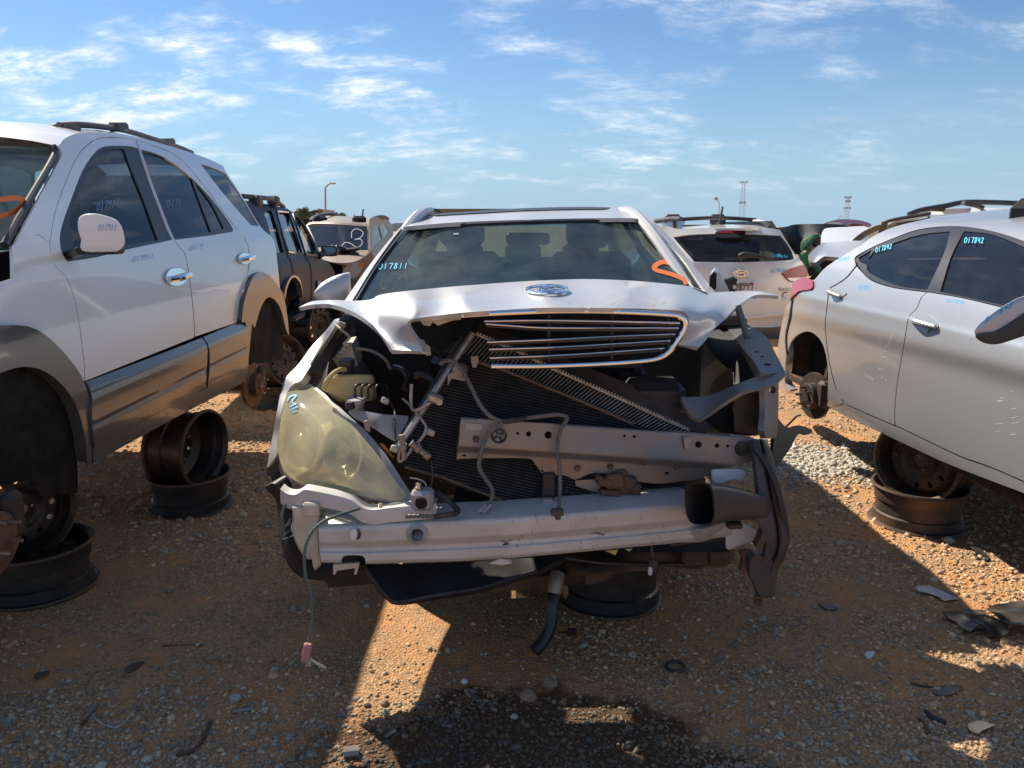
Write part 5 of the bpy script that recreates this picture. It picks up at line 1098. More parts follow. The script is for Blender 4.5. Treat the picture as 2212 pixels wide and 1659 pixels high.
c1_, c2_ = at(*z1(860, 180), 4.5), at(*z1(1215, 290), 5.4)
for c_ in (c1_, c2_): MB().tube([c_, Vector((2 * SCX - c_.x, c_.y, c_.z))], .014, 8, flat=.6).build('crossbar', 'dusty_plastic', SU)
# door mirror
def yblob(mb, lp, y, depth, levels=((.70, .0), (.88, .012), (.97, .035), (1.0, .08), (.98, .6), (.9, .9), (.7, 1.0)), n=3):
    q = loop2(lp, n); cx = sum(p[0] for p in q) / len(q); cy = sum(p[1] for p in q) / len(q); b0 = len(mb.v)
    mb.grid([[at(cx + (a - cx) * k, cy + (b - cy) * k, y + o_ * depth) for a, b in q] for k, o_ in levels], cu=True); L = len(q)
    mb.f.append(tuple(range(b0, b0 + L))[::-1]); mb.f.append(tuple(range(b0 + (len(levels) - 1) * L, b0 + len(levels) * L))); return mb
mo = yblob(MB(), tr(z1, [(572, 950), (566, 872), (592, 826), (680, 812), (800, 838), (868, 880), (898, 960), (905, 1035), (862, 1082), (795, 1090), (600, 1084), (590, 1000)]), 3.02, .14).build('door_mirror', 'white_paint', SU)
MB().box(at(*z1(760, 1080), 3.12), (.12, .10, .03), .01).build('mirror_base', 'trim_black', mo)
MB().tube([at(*z1(600, 1080), 3.14), SS(*z1(520, 1110))], .03, 10, flat=.6).build('mirror_arm', 'trim_black', mo)
mirrored(mo, SCX, SU)
scrawl('chalk_number', '017911', *z1(712, 890), 40, 15, lambda u, v: at(u, v, 3.012), 'ink_pale', mo, 1.3, -.02)
LF = lambda u, v: SS(u, v) + Vector((.006, 0, .0))
scrawl('chalk_number', '017911', *z1(955, 1125), 46, 12, LF, 'ink_pale', fd, 1.1, -.16)
scrawl('chalk_number', '017', *z1(1370, 1045), 30, 11, LF, 'ink_pale', rdoor, 1.0, -.12)
scrawl('chalk_number', '017911', *z1(690, 735), 50, 17, LF, 'ink_pale', fd, .9, -.2)
scrawl('chalk_number', '0171', *z1(1200, 715), 34, 15, LF, 'ink_pale', rdoor, .8, -.1)
# chrome handles
for cx_, cy_, k_, par_ in ((1265, 1272, 1.0, fd), (1766, 1138, .62, rdoor)):
    q = [SS(*z1(cx_ + 75 * k_ * math.cos(a), cy_ + 66 * k_ * math.sin(a))) + Vector((.004, 0, 0)) for a in np.linspace(0, 6.2832, 25)[:-1]]
    m = MB(); m.prism(q, (.010, 0, 0)); hp = m.build('handle_cup', 'chrome', par_)
    m = MB(); m.tube([SS(*z1(cx_ - 70 * k_, cy_ + 22 * k_)) + Vector((.02, 0, 0)), SS(*z1(cx_, cy_ + 5 * k_)) + Vector((.042, 0, 0)), SS(*z1(cx_ + 85 * k_, cy_ - 16 * k_)) + Vector((.02, 0, 0))], .017, 10, n=5); m.build('door_handle', 'chrome', par_)

# true size: the wheelbase measured on the ground is 2.76 m, and the sill rests at 0.6 m on the stacked rims
SU.scale = (.918, .918, .918); SU.location = (-2.497, 3.947, .123)
# ================================================================ silver sedan on the right
SE = thing('silver_sedan', 'silver sedan with dented door and blue numbers on its tinted windows', 'car', (2.74, 4.0, 0))
ECX = 2.74
ep_ = curve1([(.3, .10), (.42, .07), (.52, .035), (.66, .012), (.82, .0), (.95, -.004), (1.05, -.012), (1.10, .0), (1.2, .035), (1.28, .075), (1.38, .15), (1.48, .27), (1.54, .40), (1.62, .7)])
def SXe(y, z): return 1.86 + ep_(z) + .10 * max(0, y - 4.7) ** 2 + .10 * max(0, 2.6 - y) ** 2 - .016 * math.exp(-((z - .98 + .02 * (y - 3.5)) / .055) ** 2) + .010 * math.exp(-(((y - 3.9) / .3) ** 2 + ((z - .7) / .12) ** 2))
ES = hitter(SXe, 1.9); EOUT = Vector((-1, 0, .12))
def ep(name, outline, mat, holes=(), dx=0.0, th=.012, parent=None, h=5, mir=True, n=4):
    S = (lambda u, v: ES(u, v) + Vector((dx, 0, 0))) if dx else ES
    o = zpanel(name, z8, outline, S, mat, parent or SE, holes, h=h, th=th, out=EOUT, n=n)
    if mir: mirrored(o, ECX, parent or SE)
    return o
rg = [(440, 640, 1), (545, 577), (616, 493, 1)]
mg = [(1080, 666, 1), (1040, 702), (1012, 770), (960, 826), (945, 900), (920, 1050), (885, 1250), (868, 1430), (870, 1532, 1)]
frame = ep('body_frame', [(206, 700, 1), (232, 622), (345, 582, 1), (430, 492), (620, 372), (720, 302), (880, 233), (1100, 188), (1400, 172), (1712, 192), (1900, 262), (2050, 350, 1), (2050, 480, 1), (1900, 415), (1712, 330), (1500, 264), (1280, 233), (1040, 250), (860, 310), (720, 370), (613, 430), (608, 465), (614, 488, 1),
      (540, 574), (436, 637, 1), (418, 800), (411, 900), (434, 1100), (478, 1282), (530, 1382, 1), (470, 1400), (428, 1362, 1), (432, 1250), (428, 1130), (400, 1010), (350, 942), (290, 920), (220, 952), (185, 1000), (168, 1060, 1), (162, 950), (185, 820)], 'silver_paint')
rd_ = ep('rear_door', [(443, 643, 1), (548, 580), (620, 497, 1), (650, 532), (720, 592), (860, 637)] + [(1076, 667, 1)] + [(p[0] - 3,) + tuple(p[1:]) for p in mg[1:]] + [(720, 1470), (545, 1392, 1), (484, 1282), (440, 1100), (417, 900), (424, 800)], 'silver_paint')
fd_ = ep('front_door', [(p[0] + 3,) + tuple(p[1:]) for p in mg] + [(1140, 1660), (1300, 1735), (1500, 1806), (1712, 1898), (2000, 2020, 1), (2050, 900, 1), (1712, 802), (1545, 760), (1300, 702)], 'silver_paint')
ep('rocker_panel', [(430, 1366, 1), (470, 1402), (534, 1386, 1), (640, 1440), (868, 1540), (1140, 1667), (1300, 1742), (1500, 1814), (1712, 1906), (2000, 2030, 1), (2000, 2110, 1), (1690, 1972), (1560, 1922), (1200, 1782), (900, 1642), (580, 1492), (420, 1405, 1)], 'silver_paint', dx=.004, th=.06)
tri = [(612, 442), (720, 374), (860, 314), (1040, 254), (1280, 237), (1500, 264), (1712, 335), (1900, 420), (2050, 500, 1), (2050, 895, 1), (1712, 798), (1545, 756), (1300, 698), (1078, 663), (860, 633), (720, 588), (650, 528), (614, 470)]
ep('window_trim', tri, 'trim_black', [[(680, 512), (722, 402), (860, 342), (1040, 287), (1225, 266, 1), (1180, 420), (1074, 648, 1), (900, 626), (760, 572)], [(626, 438, 1), (712, 388, 1), (680, 486, 1), (640, 468)], [(1315, 266, 1), (1500, 287), (1712, 372), (1900, 470), (2030, 560, 1), (2030, 860, 1), (1712, 780), (1550, 745), (1158, 660, 1), (1230, 430)]], dx=.004)
ep('door_glass', [(676, 514), (718, 398), (860, 337), (1040, 282), (1230, 261, 1), (1186, 420), (1078, 654, 1), (900, 632), (756, 576)], 'window_dark', dx=.012, th=.004, parent=rd_)
ep('quarter_glass', [(622, 438, 1), (716, 384, 1), (684, 492, 1), (636, 472)], 'window_dark', dx=.012, th=.004)
fgl = ep('door_glass', [(1310, 261, 1), (1500, 282), (1712, 367), (1900, 465), (2036, 556, 1), (2036, 866, 1), (1712, 786), (1550, 751), (1152, 666, 1), (1226, 430)], 'window_dark', dx=.012, th=.004, parent=fd_)
ep('tail_lamp', [(198, 706, 1), (202, 640), (225, 590), (300, 570), (345, 590, 1), (335, 640), (260, 655), (225, 680)], 'pink_red_lens', dx=-.012, th=.05)
ep('rear_bumper', [(198, 712, 1), (182, 830), (157, 950), (163, 1062), (152, 1240), (190, 1312, 1), (150, 1322), (118, 1255), (108, 1050), (128, 900), (158, 770)], 'silver_paint', dx=-.004, th=.05)
ep('bumper_gap_trim', [(206, 706, 1), (190, 830), (164, 950), (170, 1062), (162, 1062), (156, 950), (180, 830), (198, 712, 1)], 'dark_gap', dx=-.006, th=.012, mir=False)
ep('wheel_well', [(160, 1070, 1), (180, 1000), (220, 946), (290, 914), (356, 938), (406, 1010), (436, 1130), (436, 1250), (424, 1400, 1), (300, 1330), (190, 1320, 1), (155, 1240)], 'well_black', dx=.16, th=.03)
hub(SE, (1.90, 4.83, .44), (-1, -.25, 0), .15, 5, False)
# scratches and blue grease-pencil numbers
EL = lambda u, v: ES(u, v) + Vector((-.0007, 0, .0))
m = MB()
for _ in range(14):
    x, y = random.gauss(788, 16), random.uniform(950, 1250); a = random.uniform(4, 22); stroke(m, [z8(x - a, y + 2), z8(x + a * .6, y - 3)], random.uniform(.6, 2.0), EL, 0)
for _ in range(10):
    x, y = random.gauss(700, 14), random.uniform(1000, 1220); stroke(m, [z8(x, y), z8(x + 8, y + 22)], random.uniform(.5, 1.4), EL, 0)
stroke(m, [z8(850, 940), z8(828, 1010), z8(805, 1030)], 1.4, EL, 3); m.build('scratches', 'chalk_white', rd_, False)['kind'] = 'stuff'
m = MB()
for cx_ in (1555, 1650):
    for _ in range(11):
        x, y = random.gauss(cx_, 9), random.uniform(1290, 1600); a = random.uniform(5, 26); stroke(m, [z8(x - a, y + 3), z8(x + a * .8, y - 2)], random.uniform(.5, 1.8), EL, 0)
m.build('scratches', 'chalk_white', fd_, False)['kind'] = 'stuff'
GL = lambda u, v: ES(u, v) + Vector((-.001, 0, 0))
scrawl('chalk_number', '017842', *z8(742, 372), 36, 11, GL, 'ink_cyan', rd_, 1.2, -.25)
scrawl('chalk_number', '017842', *z8(1322, 305), 43, 12, GL, 'ink_cyan', fd_, 1.4, .02)
scrawl('chalk_number', '017842', *z8(628, 618), 28, 9, EL, 'ink_blue', rd_, 1.2, .02)
scrawl('chalk_number', '017842', *z8(1205, 705), 40, 8, EL, 'ink_blue', fd_, 1.2, .12)
scrawl('chalk_number', '017842', *z8(498, 440), 24, 8, EL, 'ink_blue', frame, 1.0, -.15)
# door handles
for pts_, w_, par_ in ([(445, 648), (500, 640), (540, 642), (558, 672), (530, 692), (500, 716), (470, 690)], .006, rd_), ([(975, 835), (1030, 818), (1100, 815), (1140, 850), (1158, 890), (1100, 905), (1080, 935), (1040, 905)], .006, fd_):
    lp_ = loop2(tr(z8, pts_), 4); m = MB(); m.prism([ES(*q) + Vector((-.001, 0, 0)) for q in lp_], (-.004, 0, 0)); hc = m.build('handle_cup', 'silver_paint', par_)
    a0, a1 = pts_[0], pts_[4]; m = MB(); m.tube([ES(*z8(a0[0] + 10, a0[1])) + Vector((-.012, 0, 0)), ES(*z8((a0[0] + a1[0]) / 2, (a0[1] + a1[1]) / 2 - 6)) + Vector((-.040, 0, 0)), ES(*z8(*a1)) + Vector((-.018, 0, 0))], [.010, .017, .009], 10, n=6); m.build('door_handle', 'silver_paint', par_)
# mirror
lp_ = tr(z8, [(1390, 935), (1400, 890), (1480, 820), (1600, 740), (1700, 692), (1800, 680), (1860, 760), (1850, 860), (1760, 925), (1640, 970), (1530, 1000), (1440, 985)])
mo = yblob(MB(), lp_, 2.42, .13).build('door_mirror', 'silver_paint', SE); mirrored(mo, ECX, SE)
yblob(MB(), tr(z8, [(1395, 945), (1520, 925), (1650, 850), (1760, 780), (1850, 770), (1850, 865), (1760, 930), (1640, 975), (1530, 1006), (1440, 992)]), 2.412, .03).build('mirror_underside', 'trim_black', mo)
MB().tube([at(*z8(1800, 850), 2.52), ES(*z8(1930, 800))], .035, 10, flat=.6).build('mirror_arm', 'trim_black', mo)
scrawl('chalk_number', '017842', *z8(1455, 835), 62, 12, lambda u, v: at(u, v, 2.405), 'ink_blue', mo, 2.0, -.62)
# roof, windows front and rear, trunk, nose
edge = [ES(*z8(*p)) for p in ((430, 492), (620, 372), (720, 302), (880, 233), (1100, 188), (1400, 172), (1712, 192), (1900, 262), (2050, 350))]
ec = [Vector(p) for p in crom(edge, 4)]
rows = [[Vector((p.x + 2 * (ECX - p.x) * s, p.y, p.z + .05 * math.sin(math.pi * s) ** .7)) for s in np.linspace(0, 1, 13)] for p in ec]
MB().grid(rows, flip=True).build('roof', 'silver_paint', SE)
MB().grid([[Vector((ECX + s * w_, y, z)) for s in (-1, -.5, 0, .5, 1)] for w_, y, z in ((.72, 4.85, 1.30), (.74, 5.25, 1.16), (.72, 5.6, 1.10), (.74, 5.66, .6), (.70, 5.6, .4))]).build('trunk_well', 'hub_dark', SE)
e0 = ec[-1]
MB().grid([[Vector((ECX + s * w_, y, z)) for s in (-1, -.5, 0, .5, 1)] for w_, y, z in ((.56, e0.y, e0.z), (.74, 1.75, 1.08), (.80, 1.7, 1.05))], flip=True).build('windscreen', 'windscreen', SE)
MB().grid([[Vector((ECX + s * w_, y, z)) for s in (-1, -.5, 0, .5, 1)] for w_, y, z in ((.82, 1.7, 1.04), (.82, 1.2, .98), (.70, .75, .85), (.72, .7, .5))], flip=True).build('hood', 'silver_paint', SE)
for sg in (-1, 1):
    rows = []
    for y in np.linspace(2.64, .75, 12):
        zt = float(np.interp(y, [.75, 1.3, 1.9, 2.64], [.88, 1.0, 1.09, 1.17])); rows.append([Vector((ECX + sg * (ECX - SXe(y, z)), y, z)) for z in np.linspace(zt, .47, 10)])
    MB().grid(rows, flip=sg < 0).build('front_fender', 'silver_paint', SE)
    xe = ECX + sg * (ECX - e0.x); MB().tube([Vector((xe, e0.y, e0.z)), Vector((ECX + sg * .76, 1.95, 1.12))], .035, 8, flat=.7).build('pillar', 'silver_paint', SE)
MB().grid([[Vector((ECX + s * w_, y, z)) for s in (-1, -.5, 0, .5, 1)] for w_, y, z in ((.74, 1.78, 1.05), (.76, 2.1, 1.08), (.76, 2.3, .95), (.76, 2.3, .6))]).build('dashboard', 'dash', SE)
m = MB(); m.box((ECX, 3.2, .46), (1.55, 4.4, .05)); m.build('floor_pan', 'hub_dark', SE)
seat(SE, 2.38, 3.2, .72); seat(SE, 3.1, 3.2, .72)
m = MB(); m.box((ECX, 4.2, .72), (1.3, .5, .2), .06); m.box((ECX, 4.5, 1.0), (1.3, .16, .55), .06, Matrix.Rotation(-.25, 3, 'X')); m.build('rear_bench', 'cloth', SE)
# raised trunk lid
td = rbf([z8(*p[:2]) + (p[2],) for p in ((305, 420, 5.55), (345, 470, 5.45), (400, 345, 5.75), (720, 330, 5.3), (600, 440, 5.15), (420, 432, 5.4), (900, 330, 5.3), (900, 440, 5.1))])
panel('trunk_lid', tr(z8, [(303, 424, 1), (330, 392), (400, 346), (560, 332), (720, 330), (950, 332, 1), (950, 440, 1), (600, 442), (440, 432), (400, 434), (350, 470, 1), (320, 470, 1)]), lambda u, v: at(u, v, td(u, v)), 'silver_paint', SE, h=8, th=.03, solid=True)
# ================================================================ cars and things behind
def ypan(name, zf, out_, D, mat, parent, holes=(), h=8, th=.03, n=4, solid=False):
    d = D if callable(D) else (rbf([zf(p[0], p[1]) + (p[2],) for p in D]) if isinstance(D, list) else (lambda u, v, q=D: q))
    return panel(name, tr(zf, out_), lambda u, v: at(u, v, d(u, v)), mat, parent, [tr(zf, q) for q in holes], h=h, th=th, n=n, solid=solid)
def ext(name, zf, pts, y, depth, mat, parent):
    """a solid block: outline at distance y carried straight back"""
    lp = loop2(tr(zf, pts), 3); m = MB(); q0 = at(*lp[0], y); q0.z = 0; m.prism([at(a, b, y) for a, b in lp], q0.normalized() * depth); return m.build(name, mat, parent)

# --- dark blue SUV behind the white one
NB = thing('dark_blue_suv', 'dark blue suv without rear wheel parked behind the white suv', 'suv', (-3.1, 8.8, 0)); NCX = -3.05
np_ = curve1([(.2, -.06), (.45, -.02), (.8, .01), (1.1, .0), (1.25, -.04), (1.5, -.14), (1.72, -.27), (1.9, -.45)])
def SXn(y, z): return -2.06 - .106 * (y - 7.3) + np_(z) - .25 * max(0, 6.9 - y) ** 2
NS = hitter(SXn, -2.2); NOUT = Vector((1, 0, .1))
def npn(name, out_, mat, holes=(), dx=0.0, th=.02, parent=None):
    return zpanel(name, z3, out_, (lambda u, v: NS(u, v) + Vector((dx, 0, 0))) if dx else NS, mat, parent or NB, holes, h=6, th=th, out=NOUT)
wq = [(332, 445, 1), (365, 425), (402, 430, 1), (460, 610), (515, 815, 1), (440, 822, 1), (385, 620)]
wr = [(446, 432, 1), (552, 442, 1), (630, 640), (690, 832, 1), (548, 812, 1), (500, 620)]
wf = [(596, 458, 1), (648, 492), (700, 570), (790, 735), (822, 848, 1), (712, 834, 1), (650, 640)]
nb = npn('body_side', [(150, 330, 1), (260, 345), (400, 376), (545, 408), (650, 482), (722, 565), (832, 762), (862, 862), (942, 920), (985, 992), (1006, 1062), (1005, 1150, 1), (900, 1230), (770, 1292), (662, 1330, 1), (660, 1230), (652, 1130), (622, 1062), (580, 1040), (540, 1070), (505, 1160), (492, 1240), (495, 1330, 1), (380, 1300, 1), (250, 900), (180, 500)], 'navy_paint', [wq, wr, wf])
for w_ in (wq, wr, wf): npn('side_glass', [(p[0] - (3 if i < len(w_) / 2 else -3),) + tuple(p[1:]) for i, p in enumerate(w_)], 'window_clear', dx=-.02, th=.004)
for w_ in (wr, wf):
    mb = MB(); mb.tube([NS(*z3(*p[:2])) + Vector((.006, 0, 0)) for p in w_ + w_[:1]], .012, 6); mb.build('window_trim', 'chrome' if w_ is wr else 'trim_black', NB)
for q in ([(545, 408), (600, 600), (700, 832), (760, 930), (772, 1100), (768, 1290)], [(430, 380), (480, 560), (540, 815), (580, 900), (600, 1010)]):
    mb = MB(); stroke(mb, tr(z3, q), 1.8, lambda u, v: NS(u, v) + Vector((.004, 0, 0)), 4); mb.build('door_gap', 'dark_gap', NB, False)
npn('wheel_flare', [(486, 1215, 1), (505, 1130), (545, 1050), (585, 1030), (628, 1052), (655, 1125), (662, 1240, 1), (650, 1130), (618, 1068), (580, 1048), (545, 1078), (512, 1160), (500, 1250, 1)], 'grey_cladding', dx=.03, th=.05)
npn('wheel_well', [(510, 1240, 1), (545, 1120), (585, 1098), (630, 1130), (655, 1220), (650, 1330), (610, 1430), (560, 1440, 1), (520, 1350)], 'well_black', dx=-.1)
npn('rocker_panel', [(610, 1440, 1), (700, 1380), (900, 1250), (1005, 1155, 1), (1005, 1185, 1), (900, 1290), (720, 1400), (620, 1455, 1)], 'brown_plate', dx=.01, th=.05)  # brown colour paints in the ground's reflection along the lower cladding
for q in ((825, 1120), (915, 1110)):
    MB().box(NS(*z3(*q)) + Vector((.02, 0, 0)), (.03, .10, .10), .01).build('body_clip', 'light_fin', NB)
e_ = [Vector(p) for p in crom([NS(*z3(*p)) for p in ((150, 330), (260, 345), (400, 376), (545, 408), (650, 482))], 4)]
MB().grid([[Vector((p.x - 1.3 * s, p.y, p.z + .04 * math.sin(math.pi * s))) for s in np.linspace(0, 1, 7)] for p in e_]).build('roof', 'navy_paint', NB)
e2 = [Vector(p) for p in crom([NS(*z3(*p)) for p in ((150, 330), (180, 500), (250, 900), (380, 1300))], 4)]
MB().grid([[Vector((p.x - (1.3 + .25 * (1.7 - p.z)) * s, p.y - .05 * math.sin(math.pi * s), p.z)) for s in np.linspace(0, 1, 7)] for p in e2], flip=True).build('tailgate', 'navy_paint', NB)
MB().grid([[Vector((p.x - 1.9, p.y, p.z)) for p in e_], [Vector((p.x - 1.95, p.y, .5)) for p in e_]]).build('far_side', 'navy_paint', NB)
MB().grid([[Vector((-2.35 - 1.7 * s, y, z)) for s in (0, .5, 1)] for y, z in ((9.7, 1.1), (10.8, .98), (10.95, .5))]).build('hood', 'navy_paint', NB)
seat(NB, -2.75, 8.9, .75); MB().box((-3.0, 9.0, .5), (1.5, 3.4, .06)).build('floor_pan', 'hub_dark', NB)
rl = MB().tube([at(*z3(*p), y_) for p, y_ in (((130, 290), 7.0), ((250, 300), 7.2), ((380, 312), 7.6), ((440, 335), 8.0), ((515, 390), 8.6))], .022, 8, n=4).build('roof_rail', 'dusty_plastic', NB)
for q, y_ in (((255, 335), 7.2), ((420, 335), 7.9)): MB().box(at(*z3(*q), y_), (.10, .14, .10), .02).build('rail_foot', 'dusty_plastic', rl)
MB().tube([at(*z3(150, 290), 7.1), at(*z3(150, 290), 7.1) - Vector((1.2, 0, 0))], .02, 6).build('crossbar', 'dusty_plastic', NB)
nm = ypan('door_mirror', z3, [(862, 790), (870, 758), (900, 750), (980, 758), (1010, 785), (1008, 830), (985, 852), (900, 850), (870, 835)], 9.3, 'black_paint', NB, th=.12)
ypan('mirror_glass', z3, [(872, 790), (880, 764), (905, 760), (978, 768), (1000, 788), (998, 825), (980, 842), (905, 842), (880, 830)], 9.29, 'chrome', nm, th=.005)
MB().tube([at(*z3(870, 830), 9.35), NS(*z3(835, 850))], .04, 8).build('mirror_arm', 'black_paint', nm)
hub(NB, NS(*z3(535, 1500)) + Vector((-.05, 0, 0)), (1, -.1, 0), .15, 5, False)

# --- tan SUV facing the viewer
TS = thing('tan_suv', 'dusty tan suv facing the viewer with white chalk loops on its windscreen', 'suv', (-3.2, 15, 0))
WSD = [(735, 555, 14.5), (1310, 570, 14.5), (1000, 540, 14.3), (830, 757, 13.5), (1305, 780, 13.5), (1060, 770, 13.3)]
tw = ypan('windscreen', z3, [(735, 556, 1), (800, 540), (1000, 545), (1312, 572, 1), (1305, 782, 1), (1060, 776), (820, 758, 1)], WSD, 'window_clear', TS, h=8, th=.01)
ypan('windscreen_surround', z3, [(722, 560, 1), (800, 530), (1000, 534), (1322, 560, 1), (1318, 790, 1), (1304, 790, 1), (1308, 575, 1), (1000, 552), (800, 547), (738, 562, 1), (830, 760, 1), (815, 765, 1)], lambda u, v: rbf([z3(a, b) + (c - .03,) for a, b, c in WSD])(u, v), 'tan_paint', TS, h=14, th=.05)
m = MB(); D_ = rbf([z3(a, b) + (c - .02,) for a, b, c in WSD]); wsf = lambda u, v: at(u, v, D_(u, v))
stroke(m, tr(z3, [(1148, 680), (1150, 625), (1185, 595), (1235, 608), (1256, 640), (1225, 680), (1178, 695), (1230, 690), (1248, 722), (1225, 758), (1185, 765), (1140, 732), (1090, 722), (1055, 752)]), 1.7, wsf, 4); m.build('chalk_loops', 'chalk_white', tw, False)
ypan('roof', z3, [(722, 562, 1), (760, 525), (830, 490), (960, 474), (1230, 486), (1312, 502, 1), (1325, 566, 1), (1000, 538), (800, 534)], [(722, 562, 14.5), (1325, 566, 14.5), (1000, 538, 14.3), (830, 490, 16.2), (1230, 486, 16.4), (1312, 502, 15.8)], 'tan_paint', TS, h=6)
ypan('hood', z3, [(815, 765, 1), (1060, 780), (1318, 792, 1), (1270, 850), (1180, 900), (1080, 912), (950, 905), (860, 890, 1)], [(815, 765, 13.5), (1318, 792, 13.5), (1180, 900, 12.2), (860, 890, 12.3), (950, 905, 12.1)], 'tan_paint', TS, h=6)
ypan('front_end', z3, [(860, 885, 1), (950, 908), (1080, 914), (1180, 902), (1280, 850), (1330, 800, 1), (1350, 900), (1250, 1080), (1200, 1180, 1), (1040, 1190), (860, 1190, 1)], 12.15, 'tan_paint', TS, h=8, th=.3)
m_ = ypan('headlamp', z3, [(1062, 1000, 1), (1110, 930), (1200, 905), (1272, 900, 1), (1240, 980), (1175, 1068, 1), (1100, 1035)], 12.12, 'clear_lens', TS, th=.02)
ypan('amber_marker', z3, [(1215, 912, 1), (1272, 902, 1), (1250, 955, 1), (1215, 950, 1)], 12.11, 'amber', m_, th=.01)
ypan('grille', z3, [(945, 908, 1), (1082, 915, 1), (1050, 960), (1000, 992, 1), (945, 992, 1)], 12.13, 'dark_gap', TS, th=.02)
for y_ in (925, 942, 960, 978): MB().tube([at(*z3(948, y_), 12.1), at(*z3(1075 - (y_ - 925) * .9, y_), 12.1)], .014, 6).build('grille_bar', 'chrome', TS)
ypan('bumper_cap', z3, [(1010, 1060, 1), (1100, 1080), (1200, 1090, 1), (1180, 1180, 1), (1020, 1185, 1)], 12.05, 'grey_cladding', TS, th=.1)
TSX = at(*z3(1320, 700), 14.2).x
sdp = [(1312, 502, 14.5), (1330, 800, 13.9), (1480, 500, 17.0), (1535, 800, 16.2), (1400, 480, 15.6)]
sw1, sw2 = [(1342, 770, 1), (1348, 600), (1375, 560), (1402, 566, 1), (1432, 690, 1), (1360, 772, 1)], [(1412, 562, 1), (1450, 552), (1478, 572, 1), (1502, 625, 1), (1446, 680, 1)]
ypan('body_side', z3, [(1312, 502, 1), (1345, 490), (1400, 482), (1470, 492), (1515, 545), (1535, 600), (1540, 800, 1), (1400, 1000), (1325, 900, 1), (1322, 790)], sdp, 'tan_paint', TS, [sw1, sw2], h=6, th=.05)
sdf = rbf([z3(a_, b_) + (c_ + .05,) for a_, b_, c_ in sdp])
for q in (sw1, sw2): ypan('side_glass', z3, q, sdf, 'window_dark', TS, th=.01)
for q in ([(765, 520), (800, 485), (880, 462), (960, 456), (1030, 468)], [(1300, 555), (1330, 505), (1390, 482), (1450, 480), (1485, 500)]):
    MB().tube([at(*z3(*p), 14.6 + i * .5) for i, p in enumerate(q)], .04, 8, n=4, flat=.7).build('roof_rail', 'dusty_plastic', TS)
MB().tube([at(*z3(1248, 485), 16), at(*z3(1258, 410), 16)], .015, 6).build('antenna', 'rubber', TS)
MB().box((-3.45, 16.6, 1.08), (1.5, .1, 1.0)).build('cargo_wall', 'cloth', TS); MB().box((-3.3, 15, .55), (1.6, 4.6, .1)).build('floor_pan', 'hub_dark', TS); seat(TS, -3.7, 14.9, .8); seat(TS, -2.95, 14.9, .8)
m = MB()
for i in range(7): m.box(at(*z3(1050 + i * 14, 790 + (i % 3) * 18), 12.9), (.34, .12, .06), .02, Matrix.Rotation(random.uniform(-.5, .5), 3, 'Y'))
tag(m.build('scrap_trim_pile', 'black_plastic'), 'jumble of black trim pieces lying on the tan suv hood', 'scrap')

# --- white SUV seen from behind
TU = thing('cream_suv', 'cream white suv seen from behind with black rear wiper and red tail lamp', 'suv', (3.1, 12.5, 0))
TD = rbf([z7(a, b) + (c,) for a, b, c in ((330, 600, 11.0), (700, 545, 11.05), (1250, 560, 11.05), (1390, 780, 10.75), (520, 840, 10.55), (930, 840, 10.45), (1400, 840, 10.6), (930, 1000, 10.38), (1480, 950, 10.7), (600, 1100, 10.45), (930, 1200, 10.30), (1400, 1200, 10.45), (930, 1405, 10.3), (1500, 1405, 10.6), (300, 1100, 10.7))])
gl_o = [(332, 628, 1), (480, 606), (700, 598), (1000, 598), (1268, 612, 1), (1330, 690), (1382, 785), (1388, 818, 1), (1300, 832), (900, 846), (520, 842, 1), (420, 730)]
tb_ = ypan('tailgate', z7, [(230, 560, 1), (390, 556), (700, 546), (1100, 548), (1250, 562), (1285, 602), (1395, 775), (1470, 862), (1512, 960), (1520, 1100), (1490, 1300), (1420, 1408, 1), (900, 1408), (300, 1408, 1), (200, 1100), (250, 800)], TD, 'cream_paint', TU, [gl_o], h=8, th=.06)
tg = ypan('rear_window', z7, [(p[0], p[1]) + tuple(p[2:]) for p in gl_o], lambda u, v: TD(u, v) + .02, 'window_dark', TU, h=10, th=.01)
ypan('rear_bumper', z7, [(300, 1412, 1), (900, 1412), (1415, 1412, 1), (1380, 1500), (1300, 1570, 1), (400, 1570, 1)], 10.42, 'grey_cladding', TU, th=.3)
ypan('bumper_step', z7, [(300, 1300, 1), (900, 1320), (1200, 1300), (1500, 1260, 1), (1500, 1280, 1), (1200, 1318), (900, 1340), (300, 1320, 1)], lambda u, v: TD(u, v) - .06, 'cream_paint', TU, th=.08)
sb = ypan('high_brake_lamp', z7, [(700, 600), (735, 574), (940, 570), (960, 600), (930, 628), (740, 632)], lambda u, v: TD(u, v) - .05, 'black_paint', TU, th=.05)
ypan('lamp_lens', z7, [(738, 574, 1), (930, 571, 1), (930, 586, 1), (740, 592, 1)], lambda u, v: TD(u, v) - .06, 'red_lens', sb, th=.01)
tl_ = ypan('tail_lamp', z7, [(1284, 940, 1), (1350, 905), (1475, 868, 1), (1503, 920), (1506, 970, 1), (1450, 985), (1400, 1020, 1), (1345, 1005)], lambda u, v: TD(u, v) - .03, 'red_lens', TU, th=.04)
ypan('reverse_lens', z7, [(1330, 985, 1), (1450, 978, 1), (1400, 1018, 1), (1350, 1005, 1)], lambda u, v: TD(u, v) - .045, 'clear_lens', tl_, th=.01)
m = MB(); m.tube([at(*z7(910, 805), 10.4), at(*z7(960, 785), 10.4), at(*z7(1050, 790), 10.4), at(*z7(1240, 828), 10.42)], [.05, .05, .03, .015], 8, n=4); m.build('rear_wiper', 'black_plastic', TU)
m = MB(); m.tube([at(*z7(927 + 60 * math.cos(a), 943 + 28 * math.sin(a)), 10.34) for a in np.linspace(0, 6.2832, 25)], .012, 6, False)
